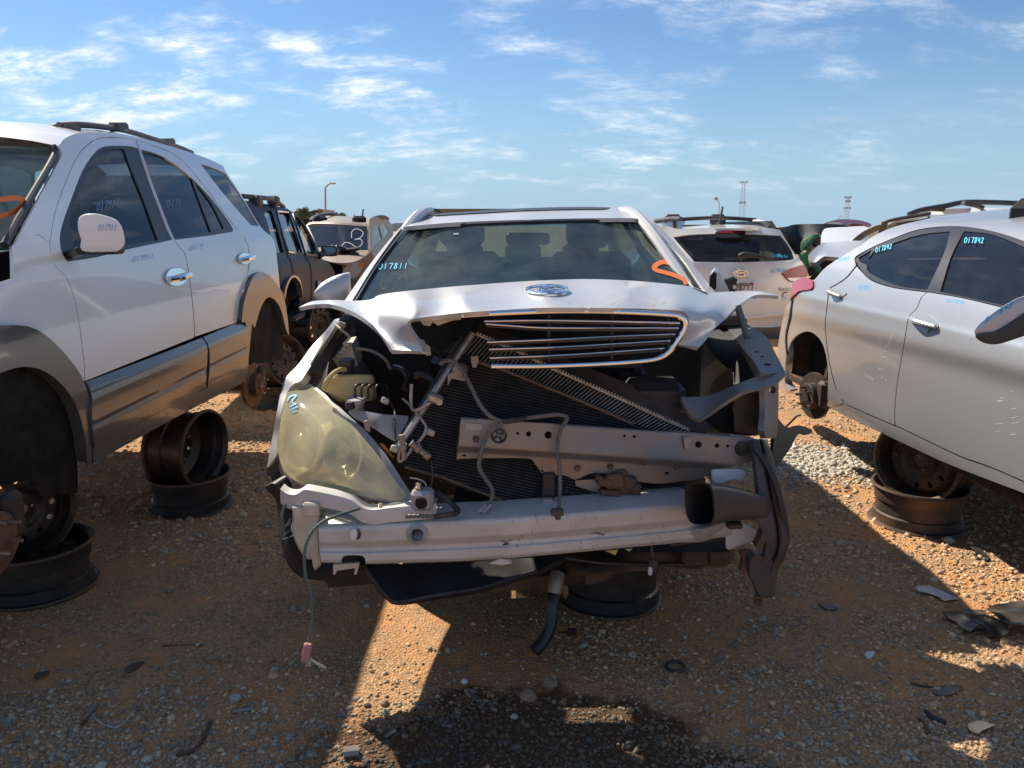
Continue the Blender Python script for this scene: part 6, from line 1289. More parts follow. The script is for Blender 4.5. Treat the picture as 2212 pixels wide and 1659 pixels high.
for q in ([(895, 925), (890, 962)], [(965, 925), (958, 962)], [(892, 948), (925, 935), (962, 940)]): m.tube([at(*z7(*p), 10.34) for p in q], .014, 6)
m.build('emblem', 'chrome', TU)
pl_ = ypan('licence_plate', z7, poly((815, 1018), (1048, 1020), (1046, 1098), (815, 1098)), 10.27, 'plate_white', TU, th=.01)
def lettering(name, text, px, py, hpx, y, mat, parent, shear=0.0, sx=1.0):
    cu = bpy.data.curves.new(name, 'FONT'); cu.body = text; cu.size = hpx / F * y * 1.38; cu.shear = shear; cu.extrude = .002; cu.align_x = 'LEFT'
    tmp = bpy.data.objects.new('tmp', cu); COL.objects.link(tmp); dg = bpy.context.evaluated_depsgraph_get()
    me = bpy.data.meshes.new_from_object(tmp.evaluated_get(dg)); bpy.data.objects.remove(tmp); bpy.data.curves.remove(cu)
    p = at(px, py, y); me.transform(Matrix.Translation(p) @ Matrix.Rotation(R(90), 4, 'X') @ Matrix.Diagonal((sx, 1, 1, 1))); me.name = name
    me.materials.clear(); me.materials.append(M[mat]); o = bpy.data.objects.new(name, me); COL.objects.link(o)
    o.parent = parent; o.matrix_parent_inverse = PINV.get(parent.name, Matrix.Identity(4)); return o
lettering('plate_number', '2B7T1', *z7(866, 1092), 12, 10.26, 'plate_ink', pl_, 0, .95)
lettering('plate_state', 'ALABAMA', *z7(868, 1044), 5.0, 10.26, 'plate_ink', pl_, 0, 1.0)
ypan('plate_sticker', z7, poly((1003, 1024), (1034, 1024), (1034, 1044), (1003, 1044)), 10.262, 'red_lens', pl_, th=.004)
lettering('model_name', 'TUCSON', *z7(1240, 1094), 6.5, 10.34, 'grey_cladding', TU, .25, 1.0)
m = MB(); stroke(m, tr(z7, [(1290, 1150), (1292, 1122), (1310, 1108), (1328, 1110)]), 2.2, lambda u, v: at(u, v, 10.33), 4); m.build('dealer_arc', 'red_lens', TU, False)
lettering('dealer_word', 'YKE', *z7(1280, 1168), 4.5, 10.33, 'ink_pale', TU, .1, 1.0)
scrawl('chalk_number', '01mmo1o', *z7(1198, 775), 33, 7, lambda u, v: at(u, v, TD(u, v) - .05), 'ink_cyan', TU, 1.0, .02)
scrawl('chalk_number', '017761o', *z7(1186, 905), 32, 8, lambda u, v: at(u, v, TD(u, v) - .01), 'ink_pale', TU, .9, -.08)
ypan('roof', z7, [(195, 505, 1), (390, 540), (700, 518), (1000, 522), (1180, 538), (1285, 600, 1), (1250, 566), (1100, 552), (700, 550), (390, 560), (230, 564, 1)], [(195, 505, 12.5), (390, 540, 12.2), (700, 518, 13.2), (1180, 538, 12.4), (1285, 600, 11.0), (1100, 552, 11.0), (700, 550, 11.0), (230, 564, 11.0)], 'cream_paint', TU, h=5)
m = MB(); m.grid([[Vector((3.1 + s * w_, y, z)) for s in (-1, -.5, 0, .5, 1)] for w_, y, z in ((.6, 13.0, 1.53), (.58, 14.0, 1.47), (.75, 14.9, 1.1), (.8, 15.8, .95), (.75, 15.9, .5))]); m.build('roof_front', 'cream_paint', TU)
for sg in (-1, 1):
    m = MB(); m.grid([[Vector((3.1 + sg * w_, y, z)) for y in (10.8, 12.5, 14.2, 15.8)] for w_, z in ((.90, .5), (.92, .85), (.86, 1.12))], flip=sg < 0); m.build('body_side', 'cream_paint', TU)
    m = MB(); m.grid([[Vector((3.1 + sg * .86, y, 1.12)) for y in (11.0, 12.5, 14.6)], [Vector((3.1 + sg * .62, y, 1.58)) for y in (11.3, 12.5, 13.9)]], flip=sg < 0); m.build('side_glass', 'window_dark', TU)
for q in ([(175, 490), (245, 478), (330, 465), (400, 468)], [(1040, 492), (1090, 495), (1140, 512), (1180, 535)]):
    MB().tube([at(*z7(*p), 12.6 - (i * .2)) for i, p in enumerate(q)], .035, 8, n=4).build('roof_rail', 'cream_paint' if q[0][0] > 500 else 'dusty_plastic', TU)
MB().tube([at(*z7(250, 482), 12.8), at(*z7(600, 462), 12.8), at(*z7(820, 462), 12.8), at(*z7(1055, 478), 12.8)], .03, 8, n=4).build('crossbar', 'dusty_plastic', TU)
MB().tube([at(*z7(735, 515), 11.8), at(*z7(742, 495), 11.8), at(*z7(764, 362), 11.8)], [.06, .02, .015], 8).build('antenna', 'rubber', TU)
MB().box((3.1, 13.2, .5), (1.5, 4.2, .1)).build('floor_pan', 'hub_dark', TU)
for s in (-.38, .38): seat(TU, 3.1 + s, 13.0, .8)
MB().box((3.1, 11.9, 1.0), (1.3, .15, .6), .06).build('rear_bench', 'cloth', TU)

# --- things behind the silver sedan
BK = thing('black_hatchback', 'black car with its rear hatch raised behind the person in green', 'car', (4.6, 14.5, 0))
ypan('raised_hatch', z8, [(100, 242, 1), (160, 236), (220, 222), (400, 218), (540, 226), (580, 250, 1), (430, 262), (370, 300, 1), (330, 400), (250, 430, 1), (190, 330), (130, 270)], [(100, 242, 12.6), (220, 222, 13.8), (540, 226, 13.8), (370, 300, 13.0), (250, 430, 13.2)], 'black_paint', BK, th=.06, solid=True)
ext('cabin', z8, [(140, 262, 1), (400, 262, 1), (700, 300, 1), (700, 560, 1), (140, 560, 1)], 14.2, 3.0, 'black_paint', BK)
RC = thing('maroon_car', 'maroon car roof with bright tail lamp behind the black hatch', 'car', (6.5, 17, 0))
ypan('roof', z8, [(405, 215, 1), (450, 200), (520, 188), (620, 192), (690, 208), (716, 222, 1), (690, 246), (560, 240), (430, 236, 1)], [(405, 215, 16.0), (520, 188, 17.5), (716, 222, 16.0), (560, 240, 15.6)], 'maroon_paint', RC, th=.1)
ext('body', z8, [(420, 238, 1), (700, 238, 1), (710, 480, 1), (410, 480, 1)], 16.0, 3.5, 'maroon_paint', RC)
ypan('tail_lamp', z8, [(560, 222, 1), (600, 216), (655, 222, 1), (665, 235, 1), (590, 232, 1)], 15.5, 'red_lens', RC, th=.05)
ypan('rear_glass', z8, [(430, 215, 1), (480, 205), (530, 215, 1), (500, 228), (450, 228, 1)], 15.6, 'clear_lens', RC, th=.02)
WH = thing('white_car', 'plain white car with its rounded boot lid open beyond the silver sedan', 'car', (4.6, 9.2, 0))
ypan('boot_lid', z8, [(386, 300, 1), (400, 262), (430, 245), (560, 238), (690, 240), (700, 330, 1), (560, 335), (392, 342, 1)], [(386, 300, 9.0), (430, 245, 9.3), (690, 240, 9.3), (560, 335, 8.7)], 'white_paint', WH, th=.06, solid=True)
ext('rear_body', z8, [(470, 345, 1), (520, 335), (760, 330, 1), (760, 620, 1), (470, 620, 1)], 9.4, 3.2, 'white_paint', WH)
GC = thing('silver_hatchback', 'silver car with black window trim half hidden by the silver sedan roof', 'car', (5.0, 8.4, 0))
ypan('body_side', z8, [(560, 340, 1), (620, 290), (700, 240), (790, 210), (820, 190, 1), (860, 180), (1100, 160), (1400, 150, 1), (1400, 330, 1), (560, 420, 1)], [(560, 340, 8.2), (820, 190, 8.0), (1400, 150, 7.4), (1400, 330, 7.3), (560, 420, 8.1)], 'silver_paint', GC, [[(585, 328, 1), (650, 275), (740, 230), (780, 222, 1), (745, 300), (715, 330, 1)], [(800, 240, 1), (880, 200), (1000, 195), (1090, 190, 1), (1070, 240), (900, 260), (790, 290, 1)]], th=.1)
gd = rbf([z8(a, b) + (c + .03,) for a, b, c in ((560, 340, 8.2), (820, 190, 8.0), (1400, 150, 7.4), (1400, 330, 7.3), (560, 420, 8.1))])
ypan('side_glass', z8, [(583, 330, 1), (650, 272), (740, 227), (784, 218, 1), (748, 302), (718, 334, 1)], gd, 'window_clear', GC, th=.01)
ypan('rear_opening', z8, [(798, 242, 1), (880, 196), (1000, 190), (1094, 186, 1), (1072, 244), (900, 264), (786, 294, 1)], lambda u, v: gd(u, v) + .1, 'dark_gap', GC, th=.01)
for q in ([(770, 300), (800, 225), (830, 198), (1100, 150)], [(880, 215), (1000, 195), (1090, 178)]): MB().tube([at(*z8(*p), 7.85 - i * .1) for i, p in enumerate(q)], .03, 8, n=4, flat=.6).build('black_trim', 'dusty_plastic', GC)
RV = thing('white_van', 'white vehicle with black roof rails at the far right behind the silver sedan', 'car', (7.2, 10.5, 0))
rvd = [(1090, 180, 9.3), (1480, 115, 9.0), (1900, 115, 8.8), (1480, 180, 8.9), (1900, 260, 8.6)]
ypan('body_side', z8, [(1000, 195, 1), (1060, 150), (1150, 125), (1300, 118), (1480, 112), (1900, 112, 1), (1900, 300, 1), (1000, 300, 1)], rvd, 'white_paint', RV, [[(1085, 182, 1), (1200, 163), (1370, 156, 1), (1365, 185), (1080, 205, 1)], [(1490, 158, 1), (1540, 125), (1700, 118), (1890, 118, 1), (1890, 170, 1), (1490, 172, 1)]], th=.1)
rvf = rbf([z8(a, b) + (c + .03,) for a, b, c in rvd])
ypan('side_glass', z8, [(1080, 184, 1), (1200, 160), (1374, 152, 1), (1368, 190), (1074, 210, 1)], rvf, 'window_dark', RV, th=.01)
ypan('tailgate_glass', z8, [(1486, 160, 1), (1538, 122), (1700, 114), (1895, 114, 1), (1895, 175, 1), (1486, 177, 1)], rvf, 'window_dark', RV, th=.01)
MB().tube([at(*z8(*p), 9.2) for p in ((955, 158), (1040, 128), (1200, 100), (1320, 78), (1500, 78), (1712, 86), (1900, 92))], .03, 8, n=4).build('roof_rail', 'dusty_plastic', RV)
MB().tube([at(*z8(*p), 9.0) for p in ((1315, 80), (1390, 95), (1440, 112))], .045, 8, flat=.6).build('rail_foot', 'dusty_plastic', RV)
MB().tube([at(*z8(*p), 9.2) for p in ((1045, 128), (1100, 118), (1190, 122))], .03, 8).build('crossbar', 'dusty_plastic', RV)
m = MB(); m.grid([[at(*z8(u_, 114), y_) for u_ in (1150, 1480, 1900)] for y_ in (9.1, 10.6)]); m.build('roof', 'white_paint', RV)
# low grey car between the tan SUV and the wreck
LG = thing('grey_car', 'grey car roof just visible between the tan suv and the wreck', 'car', (-3.2, 20, 0))
ypan('roof', z3, [(1500, 560, 1), (1540, 545), (1600, 540), (1659, 545, 1), (1659, 620, 1), (1510, 620, 1)], 19.0, 'silver_paint', LG, th=.8)
DK = thing('dark_far_car', 'dark car roof between the blue and tan suvs', 'car', (-6, 26, 0))
ypan('roof', z3, [(690, 520, 1), (710, 505), (780, 500), (830, 510, 1), (830, 570, 1), (700, 570, 1)], 24.0, 'black_paint', DK, th=1.2)

# --- poles, towers, billboard, trees
def pole(name, label, pts, y, r, cat='street lamp'):
    t = thing(name, label, cat, (at(*pts[0], y).x, y, 0)); p = [at(*q, y) for q in pts]; p[0].z = 0
    MB().tube(p[:2] + p[2:], [r, r * .6], 8).build('pole', 'wood_pole', t); return t, p
t, p = pole('street_lamp', 'tall grey street lamp above the trees on the left', [z3(897, 480), z3(903, 212), z3(925, 185), z3(950, 172)], 120, .16)
m = MB(); m.box(p[-1] + Vector((.35, 0, 0)), (.9, .4, .25), .08); m.build('lamp_head', 'wood_pole', t)
t, p = pole('street_lamp', 'thin far lamp post left of the tall lattice mast', [z7(730, 470), z7(735, 335)], 150, .12)
m = MB(); m.lathe([(0, .4), (.35, .3), (.4, 0), (.2, -.2), (0, -.2)], at(*z7(706, 296), 150), (0, 0, 1), 10); m.tube([at(*z7(735, 335), 150), at(*z7(722, 305), 150), at(*z7(706, 298), 150)], .08, 6); m.build('lamp_head', 'wood_pole', t)
t, p = pole('utility_pole', 'slim distant pole left of the tan suv antenna', [z3(1170, 490), z3(1170, 455)], 140, .12, 'pole')
t, p = pole('street_lamp', 'small distant lamp post beside the right-hand mast', [z8(498, 215), z8(500, 180), z8(512, 168), z8(526, 166)], 220, .15)
def tower(name, label, top, base, y, w, rings):
    a, b = at(*top, y), at(*base, y); b.z = 0; b.x = a.x - .0 ; t = thing(name, label, 'mast', (a.x, y, 0)); H = a.z
    for sx, sy in ((-1, -1), (1, -1), (1, 1), (-1, 1)): MB().tube([Vector((a.x + sx * w, y + sy * w, 0)), Vector((a.x + sx * w * .35, y + sy * w * .35, H))], .11, 5).build('leg', 'steel_far', t)
    n = 12; m = MB()
    for i in range(n):
        z0_, z1_ = H * i / n, H * (i + 1) / n; w0, w1 = w * (1 - .65 * i / n), w * (1 - .65 * (i + 1) / n)
        for s in (-1, 1):
            m.tube([Vector((a.x - s * w0, y - w0, z0_)), Vector((a.x + s * w1, y - w1, z1_))], .06, 4); m.tube([Vector((a.x + s * w0, y - w0, z0_)), Vector((a.x + s * w1, y + w1, z1_))], .06, 4)
    m.build('bracing', 'steel_far', t)
    for k, rr_ in rings:
        m = MB()
        for j in range(10):
            aa = 6.2832 * j / 10; m.box((a.x + rr_ * math.cos(aa), y + rr_ * math.sin(aa), H * k), (.5, .5, 1.9), .1)
        m.lathe([(rr_, -.1), (rr_, .1)], (a.x, y, H * k), (0, 0, 1), 16); m.build('antenna_array', 'steel_far', t)
tower('lattice_mast', 'tall lattice mast with two antenna rings behind the cream suv', z7(948, 148), z7(924, 480), 700, 2.6, ((1.0, 3.4), (.56, 2.6)))
tower('lattice_mast', 'shorter lattice mast above the maroon car on the right', z8(563, 40), z8(548, 190), 700, 2.2, ((.98, 2.8), (.64, 3.0), (.86, 2.2)))
bb_ = thing('billboard', 'small brown billboard between distant trees', 'billboard', (at(*z3(910, 440), 170).x, 170, 0))
ext('panel', z3, poly((835, 408), (990, 424), (990, 470), (835, 470)), 170, .6, 'sign_face', bb_)
ext('dark_end', z3, poly((833, 406), (868, 410), (868, 471), (833, 471)), 169.7, .5, 'sign_back', bb_)
pp = at(*z3(910, 470), 170); MB().tube([Vector((pp.x, 170.3, 0)), Vector((pp.x, 170.3, pp.z))], .4, 8).build('post', 'steel_far', bb_)
leafm = material('leaf', (.075, .125, .04), .7, 0, col2=(.15, .20, .065), scale=.4, lo=.4, hi=.6)
material('bark', (.09, .07, .05), .9)
def tree(label, cx, cy_top, wpx, y, seed):
    r = np.random.default_rng(seed); top = at(cx, cy_top, y); W_ = wpx / F * y / 2; H = top.z
    t = thing('tree', label, 'tree', (top.x, y, 0), 'distant trees'); m = MB()
    m.tube([Vector((top.x, y, 0)), Vector((top.x + .1, y, H * .5)), Vector((top.x, y, H * .8))], [.28, .18, .06], 7)
    for a in range(5): m.tube([Vector((top.x, y, H * .35)), Vector((top.x + W_ * .6 * math.cos(a * 1.3), y + W_ * .6 * math.sin(a * 1.3), H * .7))], [.12, .04], 5)
    m.build('trunk', 'bark', t)
    V, Fq = [], []
    cl = [(top.x + r.normal(0, .42) * W_, y + r.normal(0, .45) * W_, H * r.uniform(.36, .90), W_ * r.uniform(.22, .42)) for _ in range(24)]
    for x0, y0, zc0, rr_ in cl:
        for _ in range(150):
            d = r.normal(0, 1, 3); d /= np.linalg.norm(d); c0 = np.array((x0, y0, zc0)) + d * rr_ * r.uniform(.55, 1.1) * np.array((1, 1, .75))
            u = r.normal(0, 1, 3); u /= np.linalg.norm(u); v = np.cross(u, d + r.normal(0, .5, 3)); v /= np.linalg.norm(v) + 1e-9; s = r.uniform(.10, .22)
            b = len(V); V += [tuple(c0 - u * s), tuple(c0 + v * s * .55), tuple(c0 + u * s), tuple(c0 - v * s * .55)]; Fq.append((b, b + 1, b + 2, b + 3))
    mesh_obj('crown', V, Fq, 'leaf', t, False)
for i, (lb, x_, yt, w_, d_) in enumerate((('leafy green tree left of the street lamp, tallest of the distant clump', 705, 386, 210, 180), ('round green tree at the left end of the distant clump', 650, 415, 130, 190), ('green tree just left of the billboard', 795, 412, 150, 185), ('low green treetop right of the billboard', 975, 420, 120, 210), ('yellow green bush top above the tan suv roof', 1068, 438, 130, 195))):
    q = z3(x_, yt); tree(lb, q[0], q[1], w_ * .2315, d_, 50 + i)
# ================================================================ steel wheel rims used as stands
def rim_meshes():
    m = MB(); m.lathe([(.222, -.100), (.226, -.095), (.222, -.088), (.209, -.084), (.207, -.060), (.206, -.042), (.196, -.036), (.194, .020), (.205, .026), (.208, .084), (.222, .088), (.226, .095), (.222, .100), (.214, .099), (.200, .084), (.198, .062), (.187, .024), (.189, -.040), (.199, -.060), (.201, -.084), (.214, -.099)], (0, 0, 0), (0, 0, 1), 48)
    n = 48; b = len(m.v); k = b // n
    for j in range(n): m.f.append(((k - 1) * n + j, (k - 1) * n + (j + 1) % n, (j + 1) % n, j))
    out = []
    for mat_ in ('rim_black', 'rim_rusty'):
        o = m.build('barrel', mat_, None, sharp=24); out.append(o.data); bpy.data.objects.remove(o)
    def dish(u, v):
        r = math.hypot(u, v); return Vector((u, v, float(np.interp(r, [0, .035, .075, .10, .15, .182, .189], [.052, .05, .046, .062, .060, .036, .03]))))
    holes = [[(.036 * math.cos(a), .036 * math.sin(a)) for a in np.linspace(0, 6.2832, 13)[:-1]]]
    for i in range(5):
        a = 6.2832 * i / 5; holes.append([(.057 * math.cos(a) + .0075 * math.cos(q), .057 * math.sin(a) + .0075 * math.sin(q)) for q in np.linspace(0, 6.2832, 7)[:-1]])
    for i in range(12):
        a = 6.2832 * i / 12; ca, sa = math.cos(a), math.sin(a)
        holes.append([(.135 * ca + .017 * math.cos(q) * ca - .012 * math.sin(q) * sa, .135 * sa + .017 * math.cos(q) * sa + .012 * math.sin(q) * ca) for q in np.linspace(0, 6.2832, 9)[:-1]])
    for mat_ in ('rim_black', 'rim_rusty'):
        o = panel('disc', [(0.1885 * math.cos(a), 0.1885 * math.sin(a)) for a in np.linspace(0, 6.2832, 41)[:-1]], dish, mat_, None, holes, h=.012, th=.005, out=Vector((0, 0, 1)), n=1, hn=2, eps=.001, solid=True); out.append(o.data); bpy.data.objects.remove(o)
    m = MB()
    for z in (-.094, .094): m.lathe([(.2225, z - .0075), (.2275, z), (.2225, z + .0075)], (0, 0, 0), (0, 0, 1), 48)
    for z in (-.102, .102): m.lathe([(.226, z * .95), (.2235, z), (.213, z)], (0, 0, 0), (0, 0, 1), 48)
    o = m.build('lip', 'rim_lip', None); out.append(o.data); bpy.data.objects.remove(o); return out
RM = rim_meshes()
def rim(label, loc, axis_=(0, 0, 1), sc=1.0, rusty=False, spin=0.0, group='steel wheel rims used as stands', up=None, wide=1.0):
    t = thing('wheel_rim', label, 'wheel rim', (0, 0, 0), group); t.location = loc
    q = Vector(axis_).normalized().to_track_quat('Z', 'Y') @ Quaternion((0, 0, 1), spin); t.rotation_mode = 'QUATERNION'; t.rotation_quaternion = q; t.scale = (sc, sc, sc * wide)
    for nm, me_ in (('barrel', RM[1 if rusty else 0]), ('disc', RM[3 if rusty else 2]), ('lip', RM[4])):
        o = bpy.data.objects.new(nm, me_); COL.objects.link(o); o.parent = t
    return t
gz = lambda x, y: float(ground_h(x, y))
rim('black steel rim lying flat under the front of the wreck', (.405, 2.985, .100 + gz(.4, 3)), (0, .05, 1), .98, wide=1.15)
rim('flat dark rim on the ground below the white suv rocker, under an upright one', (-1.755, 4.02, .098 + gz(-1.75, 4)), (.02, -.03, 1), .96)
rim('upright dark rim standing in a flat one under the white suv rocker', (-1.76, 4.03, .335), (-1, .22, .04), .94, wide=1.25, spin=.4)
rim('flat black rim below the white suv front wheel arch, nearest the left edge', (-2.0, 3.04, .098 + gz(-2, 3)), (0, 0, 1), 1.0)
rim('upright black rim showing its pierced disc below the white suv front arch', (-2.11, 3.10, .335), (.82, -.55, .05), .96, wide=1.1)
rim('rusty flat rim on the ground below the silver sedan, lit on its left side', (2.10, 3.80, .100 + gz(2.1, 3.8)), (.0, .0, 1), 1.02, True)
rim('rusty upright rim with oval holes holding up the silver sedan', (2.12, 3.80, .340), (-.80, -.58, .02), .96, True, wide=1.25)
rim('flat rim at the bottom of the rusty stack behind the wreck headlamp', (-2.02, 6.45, .10), (0, 0, 1), .95, True)
rim('upright rusty rim leaning in the stack behind the wreck headlamp, nearer one', (-1.96, 6.42, .38), (.85, -.45, .25), 1.0, True)
rim('upright dark rim leaning in the stack behind the wreck headlamp, farther one', (-2.12, 6.62, .40), (.85, -.40, .3), 1.0, False)
rim('flat dark rim lying under the dark blue suv', (-2.15, 8.3, .12), (0, 0, 1), 1.35, False)
rim('upright rim under the dark blue suv beside its wheel well', (-2.12, 8.2, .47), (.9, -.4, 0), 1.3, False, wide=1.4)

# ================================================================ litter on the ground
def gp(zf, x, y, dz=0.0):
    p = atz(*zf(x, y)); p.z = gz(p.x, p.y) + dz; return p
def sheet(name, label, cat, zf, pts, mat, lift_=.006, warp=.01, seed=1, th=.003, h=.02, group=None):
    q = [tuple(gp(zf, a, b)[:2]) + tuple(c) for a, b, *c in pts]
    f = lambda u, v: Vector((u, v, gz(u, v) + lift_ + warp * float(fbm(np.array([u]), np.array([v]), seed, 5.0, 2)[0])))
    o = panel(name, q, f, mat, None, h=h, th=th, out=Vector((0, 0, 1)), n=2, solid=True, eps=.002); return tag(o, label, cat, group)
sheet('paper_sheet', 'crumpled pinkish paper sheet lying half in the sun', 'paper', z9, [(995, 1200, 1), (1100, 1170, 1), (1190, 1205), (1280, 1262, 1), (1190, 1286, 1), (1100, 1235), (1020, 1220, 1)], 'paper', .012, .012, 4)
sheet('plastic_sheet', 'torn black plastic splash shield on the gravel, nearer piece', 'scrap', z9, [(1168, 1375, 1), (1240, 1362), (1440, 1370, 1), (1520, 1420), (1605, 1490, 1), (1590, 1525), (1460, 1530, 1), (1420, 1488), (1350, 1515, 1), (1250, 1440)], 'black_sheet', .03, .022, 6)
sheet('plastic_sheet', 'torn black plastic splash shield at the right edge of the picture', 'scrap', z9, [(1455, 1380, 1), (1530, 1340), (1690, 1320, 1), (1800, 1400), (1800, 1520, 1), (1690, 1505), (1620, 1500), (1540, 1440)], 'black_sheet', .045, .02, 8)
sheet('dark_scrap', 'thin dark plastic flake on the shaded gravel near the paper', 'scrap', z9, [(365, 1285, 1), (430, 1290), (500, 1325, 1), (440, 1332), (390, 1312)], 'dusty_plastic', .008, .004, 9)
sheet('white_scrap', 'small torn white scrap on the shaded gravel', 'scrap', z9, [(668, 1625, 1), (690, 1610), (735, 1615, 1), (725, 1635), (690, 1650, 1)], 'foam', .012, .012, 10)
sheet('grey_flake', 'flat grey plastic flake in the right foreground', 'scrap', z14, [(1865, 870, 1), (1930, 848), (2040, 875, 1), (1960, 905), (1930, 928, 1), (1880, 905)], 'worn_steel', .01, .006, 11)
sheet('grey_flake', 'broad thin grey piece right of centre in the foreground', 'scrap', z14, [(1640, 655, 1), (1740, 640), (1840, 648, 1), (1780, 690), (1690, 695, 1)], 'dusty_plastic', .006, .004, 12)
sheet('brown_flake', 'flat brown flake in the left foreground shade', 'scrap', z12, [(770, 540, 1), (830, 505), (900, 492, 1), (860, 530), (800, 560, 1)], 'brown_plate', .008, .004, 13)
sheet('brown_flake', 'small square brown flake near the left edge of the foreground', 'scrap', z12, [(212, 585, 1), (230, 560), (310, 552, 1), (295, 580), (220, 602, 1)], 'brown_plate', .008, .004, 14)
sheet('dark_scrap', 'black torn strip on the sunny gravel near the silver sedan', 'scrap', z9, [(1340, 915, 1), (1390, 915), (1440, 950), (1490, 985, 1), (1470, 1003), (1370, 985, 1), (1400, 965), (1370, 945)], 'black_plastic', .015, .02, 15)
def stick(name, label, cat, zf, pts, r, mat, dz=None):
    o = MB().tube([gp(zf, a, b, (dz if dz is not None else r)) for a, b in pts], r, 8, n=4).build(name, mat); return tag(o, label, cat)
stick('bolt', 'grey metal bolt lying among the stones in the left foreground', 'bolt', z12, [(1450, 790), (1510, 782), (1575, 772)], .006, 'worn_steel')
stick('twig', 'curved brown twig in the left foreground', 'twig', z12, [(1095, 1062), (1200, 1030), (1260, 960), (1310, 845)], .006, 'dirt_metal')
stick('twig', 'short reddish twig in the left foreground', 'twig', z12, [(510, 880), (550, 840), (600, 788)], .005, 'rim_edge_rust')
stick('metal_rod', 'thin straight dark rod on the bare earth left of the wreck', 'rod', z12, [(1010, 393), (1120, 388), (1255, 385)], .003, 'dirt_metal')
stick('rubber_strip', 'short black rubber strip in the right foreground', 'scrap', z14, [(1612, 790), (1660, 830), (1735, 858)], .008, 'rubber')
stick('rubber_strip', 'curved brown strip beside the black rubber one', 'scrap', z14, [(1575, 830), (1610, 870), (1625, 920)], .006, 'dirt_metal')
stick('dark_stick', 'long dark stick among stones at right', 'twig', z14, [(1520, 610), (1640, 635), (1830, 640)], .004, 'dirt_metal')
stick('plastic_tube', 'short black plastic tube lying in the oil-dark patch', 'tube', z13, [(225, 995), (270, 988), (315, 982)], .017, 'worn_steel', .012)
stick('pale_shard', 'pale glassy shard on the sunlit gravel', 'shard', z13, [(465, 895), (495, 872), (525, 855)], .006, 'aluminium')
stick('wire_loop', 'thin pale wire curling over the stones in the left foreground', 'wire', z12, [(590, 850), (640, 885), (710, 902), (770, 880), (820, 815)], .0015, 'beige_plastic', .012)
m = MB(); c_ = gp(z14, 670, 266, .004); m.tube([c_ + Vector((.028 * math.cos(a), .028 * math.sin(a), 0)) for a in np.linspace(0, 6.2832, 21)], .0022, 6, False); tag(m.build('rubber_ring', 'worn_steel'), 'small thin ring on the shaded gravel below the intake duct', 'ring')
m = MB(); c_ = gp(z14, 90, 510, .006); m.tube([c_ + Vector((.032 * math.cos(a), .032 * math.sin(a), 0)) for a in np.linspace(0, 6.2832, 21)], .006, 8, False); tag(m.build('rubber_ring', 'rubber'), 'thick dark ring half buried in the stones in the foreground', 'ring')
# single larger stones that stand out
def stone(label, zf, x, y, s, mat, seed):
    r = np.random.default_rng(seed); c_ = gp(zf, x, y, s * .35); m = MB(); rows = []
    for i in range(7):
        th_ = math.pi * i / 6; rows.append([c_ + Vector((math.sin(th_) * math.cos(p_) * s * r.uniform(.8, 1.2), math.sin(th_) * math.sin(p_) * s * r.uniform(.8, 1.2), math.cos(th_) * s * .7)) for p_ in np.linspace(0, 6.2832, 10)[:-1]])
    m.grid(rows, cu=True, flip=True); tag(m.build('stone', mat, None, False), label, 'stone', 'larger single stones')
material('stone_pale', (.42, .40, .36), .85, 0, col2=(.30, .28, .25), scale=40, bump=.4); material('stone_brown', (.26, .17, .11), .85, 0, col2=(.34, .25, .17), scale=40, bump=.4)
stone('largest rock in the oil-dark patch in front of the wreck', z13, 1300, 665, .028, 'stone_brown', 1)
stone('brown rock at the back of the oil-dark patch', z13, 1425, 590, .026, 'stone_brown', 2)
stone('small pale stone just in front of the largest rock', z13, 1217, 772, .012, 'stone_pale', 3)
stone('bright white pebble on the sunlit gravel', z13, 928, 566, .012, 'foam', 4)
stone('grey angular stone beside the metal bolt', z12, 1465, 715, .020, 'stone_pale', 5)
stone('tan stone lying alone on the earth near the left rim', z12, 1055, 48, .016, 'stone_brown', 6)
stone('orange brown stone on the sunlit gravel', z13, 462, 690, .014, 'stone_brown', 7)
stone('flat pale stone beside the wreck near the rusty rim', z9, 1220, 885, .028, 'stone_pale', 8)

# ================================================================ person in a green hooded top
PE = thing('person', 'person in a green hooded top with pale ring pattern bending beside the cream suv', 'person', (4.35, 11.3, 0))
def skin_mesh(name, joints, edges, mat, parent, sub=2):
    me = bpy.data.meshes.new(name); me.from_pydata([j[0] for j in joints], edges, []); o = bpy.data.objects.new(name, me); COL.objects.link(o)
    o.modifiers.new('skin', 'SKIN'); 
    if not me.skin_vertices: me.attributes.new('x', 'FLOAT', 'POINT')
    return o
hc = at(*z7(1543, 690), 11.3)                            # centre of the head
Y0 = 11.3; X0 = hc.x - .34
def ring_body(rows, n=14): return [[Vector((cx + rx * math.cos(a), cy + ry * math.sin(a), z)) for a in np.linspace(0, 6.2832, n + 1)[:-1]] for cx, cy, z, rx, ry in rows]
material('green_hoodie', (.035, .135, .065), .85, 0, col2=(.022, .085, .042), scale=12); material('skin_tone', (.20, .10, .065), .55); material('trousers', (.03, .035, .06), .85); material('pale_ring', (.52, .50, .30), .8)
